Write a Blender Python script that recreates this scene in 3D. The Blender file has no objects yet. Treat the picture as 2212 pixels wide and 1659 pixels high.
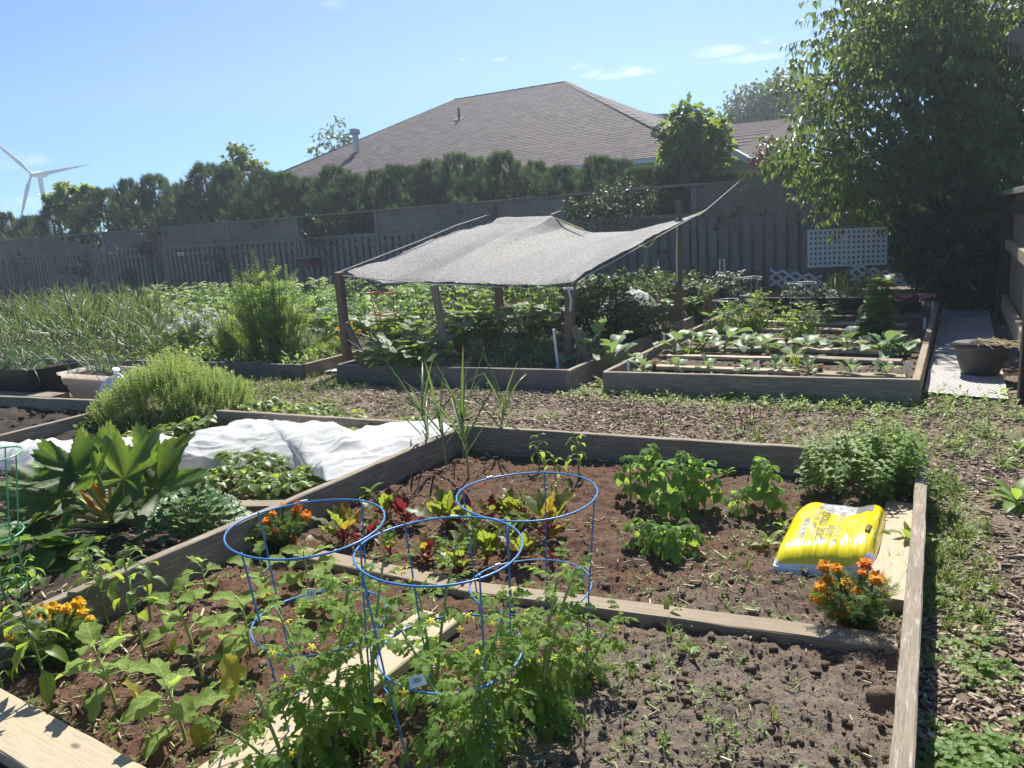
import bpy, math, random
import numpy as np
from mathutils import Matrix, Vector
rng = np.random.default_rng(11); random.seed(11)
S = bpy.context.scene
COL = S.collection
R_ = math.radians
# ------------------------------------------------------------------ camera
PITCH, ROLL, CZ = 11.4, -3.4, 1.35
FPX, PW, PH = 1661.0, 2212.0, 1659.0
RM = (Matrix.Rotation(R_(90-PITCH), 3, 'X') @ Matrix.Rotation(R_(ROLL), 3, 'Z'))
cam = bpy.data.objects.new('camera', bpy.data.cameras.new('camera')); COL.objects.link(cam)
cam.matrix_basis = Matrix.Translation((0, 0, CZ)) @ RM.to_4x4()
cam.data.lens = 36*FPX/PW; cam.data.sensor_width = 36; cam.data.clip_end = 3000; cam.data.clip_start = 0.05
S.camera = cam
RN = np.array(RM)
def ray(px, py): return RN @ np.array([px-PW/2, -(py-PH/2), -FPX])
def g(px, py, z=0.0):
    d = ray(px, py); t = (z-CZ)/d[2]
    return np.array([d[0]*t, d[1]*t, z])
def aty(px, py, y):
    d = ray(px, py); d = d*(y/d[1]); return d+np.array([0, 0, CZ])
def onplane(px, py, p0, n):
    d = ray(px, py); o = np.array([0, 0, CZ]); t = np.dot(np.asarray(p0)-o, n)/np.dot(d, n); return o+d*t
def pix(p):
    c = RN.T @ (np.asarray(p, float)-np.array([0, 0, CZ])); return PW/2+FPX*c[0]/-c[2], PH/2-FPX*c[1]/-c[2]
def hgt(pb, pytop):
    """height above pb of a thing whose top shows at pytop"""
    return max(0.02, aty_top(pb, pytop))
def aty_top(pb, pytop):
    lo, hi = pb[2], pb[2]+min(30, 2.5*pb[1])
    for _ in range(40):
        m = (lo+hi)/2
        c = RN.T @ (np.array([pb[0], pb[1], m])-np.array([0, 0, CZ]))
        y = PH/2-FPX*c[1]/-c[2]
        if y > pytop: lo = m
        else: hi = m
    return lo-pb[2]
# ------------------------------------------------------------------ world, sun, exposure
SUN_AZ, SUN_EL = 12.0, 50.0
w = bpy.data.worlds.new('World'); S.world = w; w.use_nodes = True
nt = w.node_tree; N = nt.nodes; L = nt.links; N.clear()
out = N.new('ShaderNodeOutputWorld'); bg = N.new('ShaderNodeBackground'); sky = N.new('ShaderNodeTexSky')
sky.sky_type = 'NISHITA'; sky.sun_disc = False; sky.sun_elevation = R_(SUN_EL); sky.sun_rotation = R_(SUN_AZ)
sky.air_density = 0.75; sky.dust_density = 0.0; sky.ozone_density = 3.0; sky.altitude = 100
bg.inputs['Strength'].default_value = 0.072
# thin wisps of cloud, laid on the sky dome by direction
tc = N.new('ShaderNodeTexCoord')
def vm(op, a, b=None):
    n = N.new('ShaderNodeVectorMath'); n.operation = op
    for i, x in enumerate((a, b)):
        if x is None: continue
        if hasattr(x, 'is_linked') or hasattr(x, 'links'): L.new(x, n.inputs[i])
        else: n.inputs[i].default_value = x
    return n
def mth(op, a, b=None, c=None, clamp=False):
    n = N.new('ShaderNodeMath'); n.operation = op; n.use_clamp = clamp
    for i, x in enumerate((a, b, c)):
        if x is None: continue
        if hasattr(x, 'links'): L.new(x, n.inputs[i])
        else: n.inputs[i].default_value = x
    return n.outputs[0]
acc = None
for px, py, sx, sy, k in ((1552, 110, 60, 12, .9), (1330, 158, 75, 13, 1.0), (1255, 145, 22, 7, .9), (1400, 152, 30, 7, .7), (1460, 184, 12, 7, .8), (1625, 124, 70, 10, .6),
                       (1000, 128, 9, 4, .7), (1655, 90, 14, 5, .6), (15, 346, 75, 18, .55), (20, 440, 80, 14, .5), (680, 318, 26, 12, .35), (720, 10, 30, 12, .3),
                       (1080, 127, 20, 4, .4)):
    d = ray(px, py); d /= np.linalg.norm(d)
    rt = np.cross(d, (0, 0, 1)); rt /= np.linalg.norm(rt); up = np.cross(rt, d)
    def dotc(v, s):
        n = N.new('ShaderNodeVectorMath'); n.operation = 'DOT_PRODUCT'; L.new(tc.outputs['Generated'], n.inputs[0]); n.inputs[1].default_value = tuple(v); return mth('DIVIDE', n.outputs['Value'], s/FPX)
    a = dotc(rt, sx); b = dotc(up, sy)
    r2 = mth('ADD', mth('MULTIPLY', a, a), mth('MULTIPLY', b, b))
    m = mth('MULTIPLY', mth('SUBTRACT', 1.0, r2, clamp=True), k)
    n = N.new('ShaderNodeVectorMath'); n.operation = 'DOT_PRODUCT'; L.new(tc.outputs['Generated'], n.inputs[0]); n.inputs[1].default_value = tuple(d)
    m = mth('MULTIPLY', m, mth('GREATER_THAN', n.outputs['Value'], 0.5))
    acc = m if acc is None else mth('MAXIMUM', acc, m)
cn = N.new('ShaderNodeTexNoise'); cn.inputs['Scale'].default_value = 28; cn.inputs['Detail'].default_value = 6; cn.inputs['Distortion'].default_value = .6
mp = N.new('ShaderNodeMapping'); mp.inputs['Scale'].default_value = (1, 1, 3.2); L.new(tc.outputs['Generated'], mp.inputs[0]); L.new(mp.outputs[0], cn.inputs['Vector'])
cf = mth('MULTIPLY', mth('MULTIPLY', acc, mth('MULTIPLY', mth('SUBTRACT', cn.outputs['Fac'], .40), 4.0, clamp=True)), .75, clamp=True)
mx = N.new('ShaderNodeMix'); mx.data_type = 'RGBA'
hs = N.new('ShaderNodeMix'); hs.data_type = 'RGBA'; hs.blend_type = 'MULTIPLY'; hs.inputs[0].default_value = 1; L.new(sky.outputs[0], hs.inputs[6]); hs.inputs[7].default_value = (.60, .80, 1.0, 1)
L.new(cf, mx.inputs[0]); L.new(hs.outputs[2], mx.inputs[6]); mx.inputs[7].default_value = (8.6, 8.9, 9.4, 1)
L.new(mx.outputs[2], bg.inputs['Color']); L.new(bg.outputs[0], out.inputs['Surface'])
sun = bpy.data.objects.new('sun', bpy.data.lights.new('sun', 'SUN')); COL.objects.link(sun)
sun.data.energy = 4.8; sun.data.angle = R_(0.53); sun.data.color = (1.0, .95, .86)
sd = Vector((math.sin(R_(SUN_AZ))*math.cos(R_(SUN_EL)), math.cos(R_(SUN_AZ))*math.cos(R_(SUN_EL)), math.sin(R_(SUN_EL))))
sun.rotation_euler = (-sd).to_track_quat('-Z', 'Y').to_euler(); sun.location = (0, 0, 30)
S.view_settings.view_transform = 'Standard'; S.view_settings.look = 'None'; S.view_settings.exposure = 1.05; S.view_settings.gamma = 1.0
S.view_settings.use_curve_mapping = False
S.render.engine = 'CYCLES'; S.cycles.max_bounces = 8; S.cycles.transparent_max_bounces = 16; S.cycles.use_denoising = True; S.cycles.denoiser = 'OPENIMAGEDENOISE'; S.cycles.denoising_input_passes = 'RGB_ALBEDO_NORMAL'; S.cycles.denoising_prefilter = 'NONE'
S.cycles.volume_bounces = 0
GLARE_HAZE = 0.0025
# ------------------------------------------------------------------ axes of the garden grid
A0 = R_(30)
E1 = np.array([math.sin(A0), math.cos(A0), 0]); E2 = np.array([math.cos(A0), -math.sin(A0), 0]); UP = np.array([0, 0, 1.0])
# ------------------------------------------------------------------ noise
def vnoise(x, y, seed=0):
    xi = np.floor(x).astype(np.int64); yi = np.floor(y).astype(np.int64); fx = x-xi; fy = y-yi
    def h(a, b):
        n = (a*374761393+b*668265263+seed*974711) & 0x7fffffff
        n = ((n ^ (n >> 13))*1274126177) & 0x7fffffff
        n = n ^ (n >> 16)
        return (n & 0xffff)/65535.0
    u = fx*fx*(3-2*fx); v = fy*fy*(3-2*fy)
    return (h(xi, yi)*(1-u)+h(xi+1, yi)*u)*(1-v)+(h(xi, yi+1)*(1-u)+h(xi+1, yi+1)*u)*v
def fbm(x, y, o=4, seed=0, gain=.5):
    s = 0; a = 1; t = 0
    for i in range(o):
        s = s+a*vnoise(x*2**i, y*2**i, seed+i*17); t += a; a *= gain
    return s/t-.5
# ------------------------------------------------------------------ geometry
class Geo:
    def __init__(s): s.v = []; s.f = {3: [], 4: []}; s.mi = {3: [], 4: []}; s.uv = []; s.r = []; s.n = 0
    def add(s, V, F, uv=None, r=0.0, m=0):
        V = np.asarray(V, float); F = np.asarray(F, int)
        if len(V) == 0 or len(F) == 0: return s
        s.v.append(V); k = F.shape[1]; s.f[k].append(F+s.n); s.mi[k].append(np.full(len(F), m))
        s.uv.append(np.zeros((len(V), 2)) if uv is None else uv)
        s.r.append(np.full(len(V), r) if np.isscalar(r) else np.asarray(r)); s.n += len(V); return s
    def box(s, c, sz, m=0, r=0.0, rot=None):
        X = np.array([[i, j, k] for i in (-.5, .5) for j in (-.5, .5) for k in (-.5, .5)])*np.asarray(sz)
        if rot is not None: X = X @ np.asarray(rot).T
        return s.add(X+np.asarray(c), [[0, 1, 3, 2], [4, 6, 7, 5], [0, 4, 5, 1], [2, 3, 7, 6], [0, 2, 6, 4], [1, 5, 7, 3]], m=m, r=r)
    def tube(s, P, rad, n=6, m=0, r=0.0, cap=True):
        V, F, F3 = tube(P, rad, n); b = s.n
        s.add(V, F, m=m, r=r)
        if cap:
            P = np.asarray(P, float)
            for i0, pt, fl in ((0, P[0], 1), (len(P)-1, P[-1], 0)):
                rr = V[i0*n:(i0+1)*n]; T = [[n, (j+1) % n, j] if fl else [n, j, (j+1) % n] for j in range(n)]
                s.add(np.vstack([rr, pt]), T, m=m, r=r)
        return s
    def mesh(s, name, mats, smooth=True):
        me = bpy.data.meshes.new(name)
        V = np.vstack(s.v); f4 = np.vstack(s.f[4]) if s.f[4] else np.zeros((0, 4), int); f3 = np.vstack(s.f[3]) if s.f[3] else np.zeros((0, 3), int)
        mi = np.concatenate([*s.mi[4], *s.mi[3]]) if (s.mi[4] or s.mi[3]) else np.zeros(0)
        me.vertices.add(len(V)); me.vertices.foreach_set('co', V.ravel())
        nl = f4.size+f3.size; me.loops.add(nl); li = np.concatenate([f4.ravel(), f3.ravel()]); me.loops.foreach_set('vertex_index', li)
        npoly = len(f4)+len(f3); me.polygons.add(npoly)
        st = np.concatenate([np.arange(len(f4))*4, f4.size+np.arange(len(f3))*3]); me.polygons.foreach_set('loop_start', st)
        me.polygons.foreach_set('material_index', mi.astype(int)); me.polygons.foreach_set('use_smooth', np.full(npoly, smooth))
        u = np.vstack(s.uv); ul = me.uv_layers.new(name='UVMap'); ul.data.foreach_set('uv', u[li].ravel())
        at = me.attributes.new('rnd', 'FLOAT', 'POINT'); at.data.foreach_set('value', np.concatenate(s.r))
        for m in (mats if isinstance(mats, (list, tuple)) else [mats]): me.materials.append(m)
        me.update(calc_edges=True); me.validate(); return me
def tube(P, rad, n=6):
    P = np.asarray(P, float); K = len(P); rad = np.full(K, rad) if np.isscalar(rad) else np.asarray(rad, float)
    T = np.gradient(P, axis=0); T /= np.linalg.norm(T, axis=1)[:, None]+1e-12
    ref = np.array([0, 0, 1.0]) if abs(T[:, 2]).mean() < .8 else np.array([1.0, 0, 0])
    X = np.cross(T, ref); X /= np.linalg.norm(X, axis=1)[:, None]+1e-12; Y = np.cross(T, X)
    a = np.arange(n)*2*math.pi/n
    V = P[:, None]+rad[:, None, None]*(np.cos(a)[None, :, None]*X[:, None]+np.sin(a)[None, :, None]*Y[:, None])
    F = [[i*n+j, i*n+(j+1) % n, (i+1)*n+(j+1) % n, (i+1)*n+j] for i in range(K-1) for j in range(n)]
    return V.reshape(-1, 3), np.array(F), None
def bez(a, b, c, n=6):
    t = np.linspace(0, 1, n)[:, None]; a, b, c = map(np.asarray, (a, b, c)); return (1-t)**2*a+2*t*(1-t)*b+t*t*c
def wm(o): return (wm(o.parent) @ o.matrix_basis) if o.parent else o.matrix_basis.copy()
def link(o, parent=None, M=None):
    COL.objects.link(o)
    if parent is not None: o.parent = parent
    if M is not None: o.matrix_basis = (wm(parent).inverted() @ M) if parent is not None else M
    return o
def tag(o, label=None, cat=None, group=None, kind=None):
    for k, v in (('label', label), ('category', cat), ('group', group), ('kind', kind)):
        if v: o[k] = v
    return o
def thing(name, label, cat, loc=(0, 0, 0), rotz=0, group=None):
    o = bpy.data.objects.new(name, None); o.empty_display_size = .05; link(o, None, Matrix.Translation(Vector(loc)) @ Matrix.Rotation(rotz, 4, 'Z'))
    return tag(o, label, cat, group)
def part(name, geo, mats, parent=None, world=False, smooth=True, kind=None, label=None):
    """a mesh child; geometry in its parent's frame, or in world space with world=True"""
    me = geo if isinstance(geo, bpy.types.Mesh) else geo.mesh(name, mats, smooth)
    o = bpy.data.objects.new(name, me)
    link(o, parent, Matrix.Identity(4) if world else None)
    return tag(o, label, None, None, kind)
def struct(name, geo, mats, smooth=True, kind='structure'): return tag(part(name, geo, mats, None, False, smooth), kind=kind)
def dup(root, loc, rotz=0, sc=1.0, label=None, group=None):
    def cp(o, par):
        c = o.copy(); COL.objects.link(c)
        if par is not None: c.parent = par
        for ch in o.children: cp(ch, c)
        return c
    r = cp(root, None)
    r.matrix_basis = Matrix.Translation(Vector(loc)) @ Matrix.Rotation(rotz, 4, 'Z') @ Matrix.Diagonal((*(sc if hasattr(sc, '__len__') else (sc,)*3), 1))
    return tag(r, label, None, group)
def basis(D, Nn):
    D = np.atleast_2d(np.asarray(D, float)); Nn = np.atleast_2d(np.asarray(Nn, float))
    D = D/(np.linalg.norm(D, axis=1)[:, None]+1e-12); X = np.cross(D, Nn); l = np.linalg.norm(X, axis=1)[:, None]
    X = np.where(l < 1e-6, np.array([1., 0, 0]), X/(l+1e-12)); Z = np.cross(X, D); return np.stack([X, D, Z], 2)
def scatter(G, tmpl, P, D, Nn, Sc, r=None, m=0):
    """copy a template (V, F, uv) to many places of one mesh"""
    V, F, uv = tmpl; P = np.atleast_2d(P); K = len(P)
    B = basis(D, Nn); Sc = np.asarray(Sc, float); Sc = np.full(K, Sc) if Sc.ndim == 0 else Sc
    X = np.einsum('kij,nj->kni', B, V)*Sc[:, None, None]+P[:, None]
    FF = (F[None]+(np.arange(K)*len(V))[:, None, None]).reshape(-1, F.shape[1])
    r = rng.random(K) if r is None else r
    return G.add(X.reshape(-1, 3), FF, np.tile(uv, (K, 1)), np.repeat(r, len(V)), m)
def M4(pos, d, n, sc=1.0):
    B = basis(d, n)[0]; M = Matrix.Identity(4)
    for i in range(3):
        for j in range(3): M[i][j] = B[i, j]*sc
        M[i][3] = pos[i]
    return M
def leafobj(name, me, parent, pos, d, n, sc=1.0):
    o = bpy.data.objects.new(name, me); COL.objects.link(o); o.parent = parent; o.matrix_basis = M4(pos, d, n, sc); return o
# ------------------------------------------------------------------ leaf templates (y along the leaf, z its normal)
def prof_ovate(t): return np.sin(np.pi*np.clip(t, 0, 1)**.72)**.85
def prof_lance(t): return np.sin(np.pi*np.clip(t, 0, 1)**.8)**1.1
def prof_strap(t): return np.clip(np.minimum(1, (1-t)*2.2), 0.02, 1)**.8
def prof_spoon(t): return np.clip(np.sin(np.pi*np.clip(t, 0, 1)**1.5), 0, 1)**.75
def gleaf(Lg, Wd, nu=6, nv=2, prof=prof_ovate, fold=.25, droop=.5, wave=0.0, wf=5, lobe=0.0, lf=4, seed=0, up0=0.0, tw=0.0):
    t = np.linspace(0, 1, nu+1); s = np.linspace(-1, 1, nv+1); T, Sg = np.meshgrid(t, s, indexing='ij')
    wd = prof(T)*Wd/2*(1+lobe*np.sin(T*lf*2*np.pi+seed)*np.abs(Sg))
    wd = np.maximum(wd, Wd*.012)
    x = Sg*wd; ang = up0-droop*T
    dt = np.diff(t, prepend=0); yy = np.cumsum(np.cos(up0-droop*t)*dt)*Lg; zz = np.cumsum(np.sin(up0-droop*t)*dt)*Lg
    hz = fold*np.abs(Sg)*wd+wave*Lg*np.sin(T*wf*2*np.pi+seed*1.7+Sg)*np.abs(Sg)
    y = yy[:, None]-np.sin(ang)*hz; z = zz[:, None]+np.cos(ang)*hz
    if tw: x, z = x*np.cos(tw*T)-(z-zz[:, None])*np.sin(tw*T), zz[:, None]+(z-zz[:, None])*np.cos(tw*T)+x*np.sin(tw*T)
    V = np.stack([x, y, z], -1).reshape(-1, 3); n = nv+1
    F = np.array([[i*n+j, i*n+j+1, (i+1)*n+j+1, (i+1)*n+j] for i in range(nu) for j in range(nv)])
    return V, F, np.stack([T, Sg*.5+.5], -1).reshape(-1, 2)
def pleaf(rf, nr=3, nth=24, cup=.2, wave=.05, wf=6, seed=0, droop=.2, jag=0.0, vk=2.5, corr=0.0):
    """palmate / round leaf: outline r(theta), theta=0 forward, joined at its notch"""
    th = np.linspace(-np.pi*.97, np.pi*.97, nth+1); rho = np.linspace(0, 1, nr+1)[1:]
    r = rf(th)*(1+jag*np.cos(np.arange(nth+1)*np.pi)); V = [[0, 0, 0]]; uv = [[0, .5]]; vv = .5+.5*np.sin(vk*th)
    for q in rho:
        x = np.sin(th)*r*q; y = np.cos(th)*r*q; d = np.hypot(x, y)
        z = cup*d*d+wave*q*q*np.sin(th*wf+seed)*r-droop*np.maximum(y, 0)**2+corr*q*r*np.abs(np.sin(vk*th))
        V += list(np.stack([x, y, z], 1)); uv += list(np.stack([np.full(len(th), q), vv], 1))
    n = nth+1; F = []
    for j in range(nth):
        F.append([0, 1+j+1, 1+j, 1+j])
        for i in range(nr-1): F.append([1+i*n+j, 1+i*n+j+1, 1+(i+1)*n+j+1, 1+(i+1)*n+j])
    V = np.array(V); F = np.array(F)
    # the fan as thin quads: give each its own midpoint instead of a doubled corner
    c = []; V2 = list(V); uv2 = list(map(list, uv))
    for k, f in enumerate(F):
        if f[0] == 0:
            a, b = V[f[1]], V[f[2]]; V2.append((a+b)/2); uv2.append(list((np.array(uv[f[1]])+np.array(uv[f[2]]))/2)); c.append([0, f[1], len(V2)-1, f[2]])
        else: c.append(list(f))
    return np.array(V2), np.array(c), np.array(uv2)
def merge(*ts):
    Vs, Fs, us = [], [], []; n = 0
    for V, F, u in ts: Vs.append(V); Fs.append(F+n); us.append(u); n += len(V)
    return np.vstack(Vs), np.vstack(Fs), np.vstack(us)
def xf(t, pos, d, n, sc=1.0):
    V, F, u = t; return (V @ basis(d, n)[0].T)*sc+np.asarray(pos), F, u
def sprig(n, Lg, leaf, lmin=.6, el=.5, stemr=.004, up=True, pairs=True, tip=True):
    """upright stalk with leaves; along +y"""
    ts = []
    st = np.array([[-stemr, 0, 0], [stemr, 0, 0], [stemr*.4, Lg, 0], [-stemr*.4, Lg, 0]]); ts.append((st, np.array([[0, 1, 2, 3]]), np.full((4, 2), .5)))
    for i in range(n):
        y = Lg*(.12+.86*i/n); a = i*(1.571 if pairs else 2.4)
        for k in ((0, np.pi) if pairs else (0,)):
            d = np.array([math.cos(a+k)*math.cos(el), math.sin(el), math.sin(a+k)*math.cos(el)])
            ts.append(xf(leaf, (0, y, 0), d, (0, 1, 0.01), lmin+(1-lmin)*(1-i/n)))
    return merge(*ts)
# ------------------------------------------------------------------ materials
class NT:
    def __init__(s, name):
        s.mat = bpy.data.materials.new(name); s.mat.use_nodes = True; s.t = s.mat.node_tree; s.t.nodes.clear()
        s.out = s.t.nodes.new('ShaderNodeOutputMaterial')
    def n(s, ty, **kw):
        x = s.t.nodes.new('ShaderNode'+ty)
        for k, v in kw.items():
            if k.startswith('i_'):
                s.set(x.inputs[k[2:].replace('_', ' ')], v)
            else: setattr(x, k, v)
        return x
    def set(s, inp, v):
        if isinstance(v, bpy.types.NodeSocket): s.t.links.new(v, inp)
        else: inp.default_value = v
    def m(s, op, a, b=None, clamp=False):
        x = s.n('Math', operation=op, use_clamp=clamp); s.set(x.inputs[0], a)
        if b is not None: s.set(x.inputs[1], b)
        return x.outputs[0]
    def mix(s, f, a, b, bt='MIX'):
        x = s.n('Mix', data_type='RGBA', blend_type=bt); s.set(x.inputs[0], f)
        for i, v in ((6, a), (7, b)): s.set(x.inputs[i], v if isinstance(v, bpy.types.NodeSocket) else (*v, 1) if len(v) == 3 else v)
        return x.outputs[2]
    def ramp(s, f, stops):
        x = s.n('ValToRGB'); s.set(x.inputs[0], f); e = x.color_ramp.elements
        while len(e) < len(stops): e.new(.5)
        for el, (p, c) in zip(e, stops): el.position = p; el.color = (*c, 1) if len(c) == 3 else c
        return x.outputs[0]
    def noise(s, scale, detail=4, rough=.55, vec=None, mscale=None, dist=0.0):
        if vec is None: vec = s.n('TexCoord').outputs['Object']
        if mscale:
            mp = s.n('Mapping'); s.set(mp.inputs[0], vec); mp.inputs['Scale'].default_value = mscale; vec = mp.outputs[0]
        x = s.n('TexNoise'); s.set(x.inputs['Vector'], vec); x.inputs['Scale'].default_value = scale; x.inputs['Detail'].default_value = detail; x.inputs['Roughness'].default_value = rough
        x.inputs['Distortion'].default_value = dist
        return x.outputs['Fac']
    def rnd(s):
        a = s.n('Attribute', attribute_name='rnd').outputs['Fac']; o = s.n('ObjectInfo').outputs['Random']
        return s.m('FRACT', s.m('ADD', a, o))
    def bump(s, h, st=.3, d=.01):
        b = s.n('Bump'); s.set(b.inputs['Height'], h); b.inputs['Strength'].default_value = st; b.inputs['Distance'].default_value = d; return b.outputs[0]
    def principled(s, col, rough=.6, spec=.4, normal=None, metal=0.0, coat=0.0):
        p = s.n('BsdfPrincipled'); s.set(p.inputs['Base Color'], col if isinstance(col, bpy.types.NodeSocket) else (*col, 1)); s.set(p.inputs['Roughness'], rough)
        p.inputs['Specular IOR Level'].default_value = spec; p.inputs['Metallic'].default_value = metal; p.inputs['Coat Weight'].default_value = coat
        if normal is not None: s.set(p.inputs['Normal'], normal)
        return p.outputs[0]
    def fin(s, sh): s.t.links.new(sh, s.out.inputs['Surface']); return s.mat
    def mixs(s, f, a, b):
        x = s.n('MixShader'); s.set(x.inputs[0], f); s.t.links.new(a, x.inputs[1]); s.t.links.new(b, x.inputs[2]); return x.outputs[0]
def leafmat(name, c1, c2, tr=(.30, .42, .05), tf=.46, rough=.45, spec=.28, vein=None, vs=7, vw=.10, tip=None, vgain=1.0, blotch=.25):
    t = NT(name); r = t.rnd()
    c = t.mix(r, c1, c2)
    nz = t.noise(22, 3); c = t.mix(t.m('MULTIPLY', nz, blotch*2), c, tuple(x*.55 for x in c1))
    uv = t.n('TexCoord').outputs['UV']; sx = t.n('SeparateXYZ'); t.set(sx.inputs[0], uv); U, V = sx.outputs[0], sx.outputs[1]
    trc = t.mix(r, tr, tuple(x*.72 for x in tr)); nrm = None
    if vein is not None:
        av = t.m('ABSOLUTE', t.m('SUBTRACT', V, .5))
        f = t.m('FRACT', t.m('ADD', t.m('MULTIPLY', t.m('SUBTRACT', U, t.m('MULTIPLY', av, .55)), vs), .3))
        side = t.m('LESS_THAN', t.m('ABSOLUTE', t.m('SUBTRACT', f, .5)), vw)
        mid = t.m('LESS_THAN', av, .035); vv = t.m('MAXIMUM', mid, side); vv = t.m('MULTIPLY', vv, vgain)
        c = t.mix(vv, c, vein); trc = t.mix(vv, trc, tuple(x*1.1 for x in vein)); nrm = t.bump(t.m('SUBTRACT', 1.0, vv), .35, .004)
    if tip is not None:
        k = t.m('MULTIPLY', t.m('SUBTRACT', U, .78), 4.5, clamp=True); k = t.m('MULTIPLY', k, t.m('GREATER_THAN', r, .3)); c = t.mix(k, c, tip); trc = t.mix(k, trc, tip)
    p = t.principled(c, rough, spec, nrm); tb = t.n('BsdfTranslucent'); t.set(tb.inputs['Color'], trc)
    return t.fin(t.mixs(tf, p, tb.outputs[0]))
def plain(name, c, rough=.6, spec=.3, var=.25, scale=12, bump=0.0, c2=None, metal=0.0, ms=None):
    t = NT(name); nz = t.noise(scale, 5, mscale=ms)
    col = t.mix(t.m('MULTIPLY', nz, 1.0), tuple(x*(1-var) for x in c), c2 or tuple(min(1, x*(1+var)) for x in c))
    col = t.mix(.35, col, t.mix(t.rnd(), tuple(x*(1-var) for x in c), tuple(min(1, x*(1+var)) for x in c)))
    return t.fin(t.principled(col, rough, spec, t.bump(nz, bump, .01) if bump else None, metal))
def wood(name, light, dark, stain=(.12, .10, .08), rough=.8, grain=1.0, flake=None, knots=True):
    t = NT(name); oc = t.n('TexCoord').outputs['Object']; rn = t.n('ObjectInfo').outputs['Random']
    off = t.n('VectorMath', operation='ADD'); t.set(off.inputs[0], oc); cb = t.n('CombineXYZ'); t.set(cb.inputs[0], t.m('MULTIPLY', rn, 37.0)); t.set(cb.inputs[1], t.m('MULTIPLY', rn, 11.0)); t.set(off.inputs[1], cb.outputs[0]); v = off.outputs[0]
    g1 = t.noise(10, 6, .65, v, (.35, 9, 9), .4); g2 = t.noise(40, 4, .6, v, (.25, 7, 7), .2); bl = t.noise(2.4, 4, .6, v)
    c = t.mix(t.m('MULTIPLY', t.m('SUBTRACT', g1, .3), 2.0, clamp=True), dark, light)
    c = t.mix(t.m('MULTIPLY', t.m('SUBTRACT', g2, .52), 5.0, clamp=True), c, tuple(x*.55 for x in dark))
    c = t.mix(t.m('MULTIPLY', t.m('SUBTRACT', bl, .5), 2.6, clamp=True), c, stain)
    c = t.mix(t.m('MULTIPLY', rn, .35), c, dark)
    if flake:
        fl = t.noise(34, 6, .75, v, (.22, 2.2, 2.2)); c = t.mix(t.m('MULTIPLY', t.m('MULTIPLY', t.m('SUBTRACT', fl, .52), 7.0, clamp=True), .7), c, flake)
    if knots:
        vo = t.n('TexVoronoi'); t.set(vo.inputs['Vector'], v); vo.inputs['Scale'].default_value = 4.2; mpv = t.n('Mapping'); t.set(mpv.inputs[0], v); mpv.inputs['Scale'].default_value = (.5, 1, 1); t.set(vo.inputs['Vector'], mpv.outputs[0])
        c = t.mix(t.m('MULTIPLY', t.m('SUBTRACT', .05, vo.outputs['Distance']), 40.0, clamp=True), c, tuple(x*.4 for x in dark))
    h = t.m('ADD', g1, t.m('MULTIPLY', g2, .6))
    return t.fin(t.principled(c, rough, .25, t.bump(h, .45*grain, .006)))
M = {}
M['bed_wood'] = wood('bed_wood', (.36, .30, .22), (.20, .165, .125), (.13, .12, .10), flake=(.50, .45, .36))
M['grey_wood'] = wood('grey_wood', (.27, .245, .21), (.15, .135, .12), (.09, .085, .08))
M['new_wood'] = wood('new_wood', (.49, .41, .29), (.40, .325, .22), (.34, .28, .20), rough=.7, grain=.6)
M['tan_wood'] = wood('tan_wood', (.37, .30, .215), (.25, .20, .14), (.17, .14, .105))
M['brown_wood'] = wood('brown_wood', (.28, .19, .125), (.18, .12, .08), (.12, .085, .06))
M['fence_wood'] = wood('fence_wood', (.30, .275, .25), (.16, .147, .135), (.10, .092, .085))
M['dark_wood'] = wood('dark_wood', (.045, .032, .024), (.022, .016, .013), (.03, .025, .02), flake=(.10, .08, .065))
M['shed_board'] = wood('shed_board', (.33, .23, .145), (.22, .145, .09), (.13, .09, .06))
M['white_vinyl'] = plain('white_vinyl', (.70, .71, .72), .5, .4, .10)
M['white_pipe'] = plain('white_pipe', (.72, .72, .70), .4, .5, .08)
M['label_white'] = plain('label_white', (.80, .80, .78), .5, .4, .05)
M['black_print'] = plain('black_print', (.03, .03, .03), .6, .2, .1)
M['grey_print'] = plain('grey_print', (.17, .165, .12), .5, .4, .1)
M['green_print'] = plain('green_print', (.16, .20, .06), .5, .4, .1)
M['blue_wire'] = plain('blue_wire', (.05, .19, .46), .32, .55, .12)
M['green_wire'] = plain('green_wire', (.10, .42, .20), .35, .5, .1)
M['grey_wire'] = plain('grey_wire', (.42, .43, .42), .35, .6, .1, metal=.6)
M['red_wire'] = plain('red_wire', (.50, .07, .04), .4, .5, .1)
M['weld'] = plain('weld', (.80, .82, .85), .3, .6, .05)
M['rope'] = plain('rope', (.62, .60, .52), .8, .2, .15)
M['yellow_strap'] = plain('yellow_strap', (.72, .56, .06), .6, .3, .15)
M['stem_green'] = plain('stem_green', (.16, .24, .055), .5, .35, .3)
M['stem_pale'] = plain('stem_pale', (.30, .36, .12), .5, .35, .2)
M['stem_dark'] = plain('stem_dark', (.055, .075, .03), .6, .3, .3)
M['stem_red'] = plain('stem_red', (.26, .018, .03), .4, .45, .25)
M['stem_brown'] = plain('stem_brown', (.20, .16, .08), .7, .2, .3)
M['bark'] = plain('bark', (.085, .065, .05), .9, .15, .4, 30, .5)
M['squash_skin'] = plain('squash_skin', (.62, .40, .05), .4, .45, .2)
M['petal_yellow'] = leafmat('petal_yellow', (.82, .52, .02), (.85, .42, .01), (.80, .48, .02), .3, .6, .2)
M['petal_orange'] = leafmat('petal_orange', (0.84, 0.3, 0.012), (0.78, 0.2, 0.01), (0.8, 0.3, 0.01), .3, .6, .2)
M['petal_rust'] = leafmat('petal_rust', (0.82, 0.4, 0.015), (0.6, 0.15, 0.01), (0.75, 0.3, 0.01), .3, .6, .2)
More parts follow.
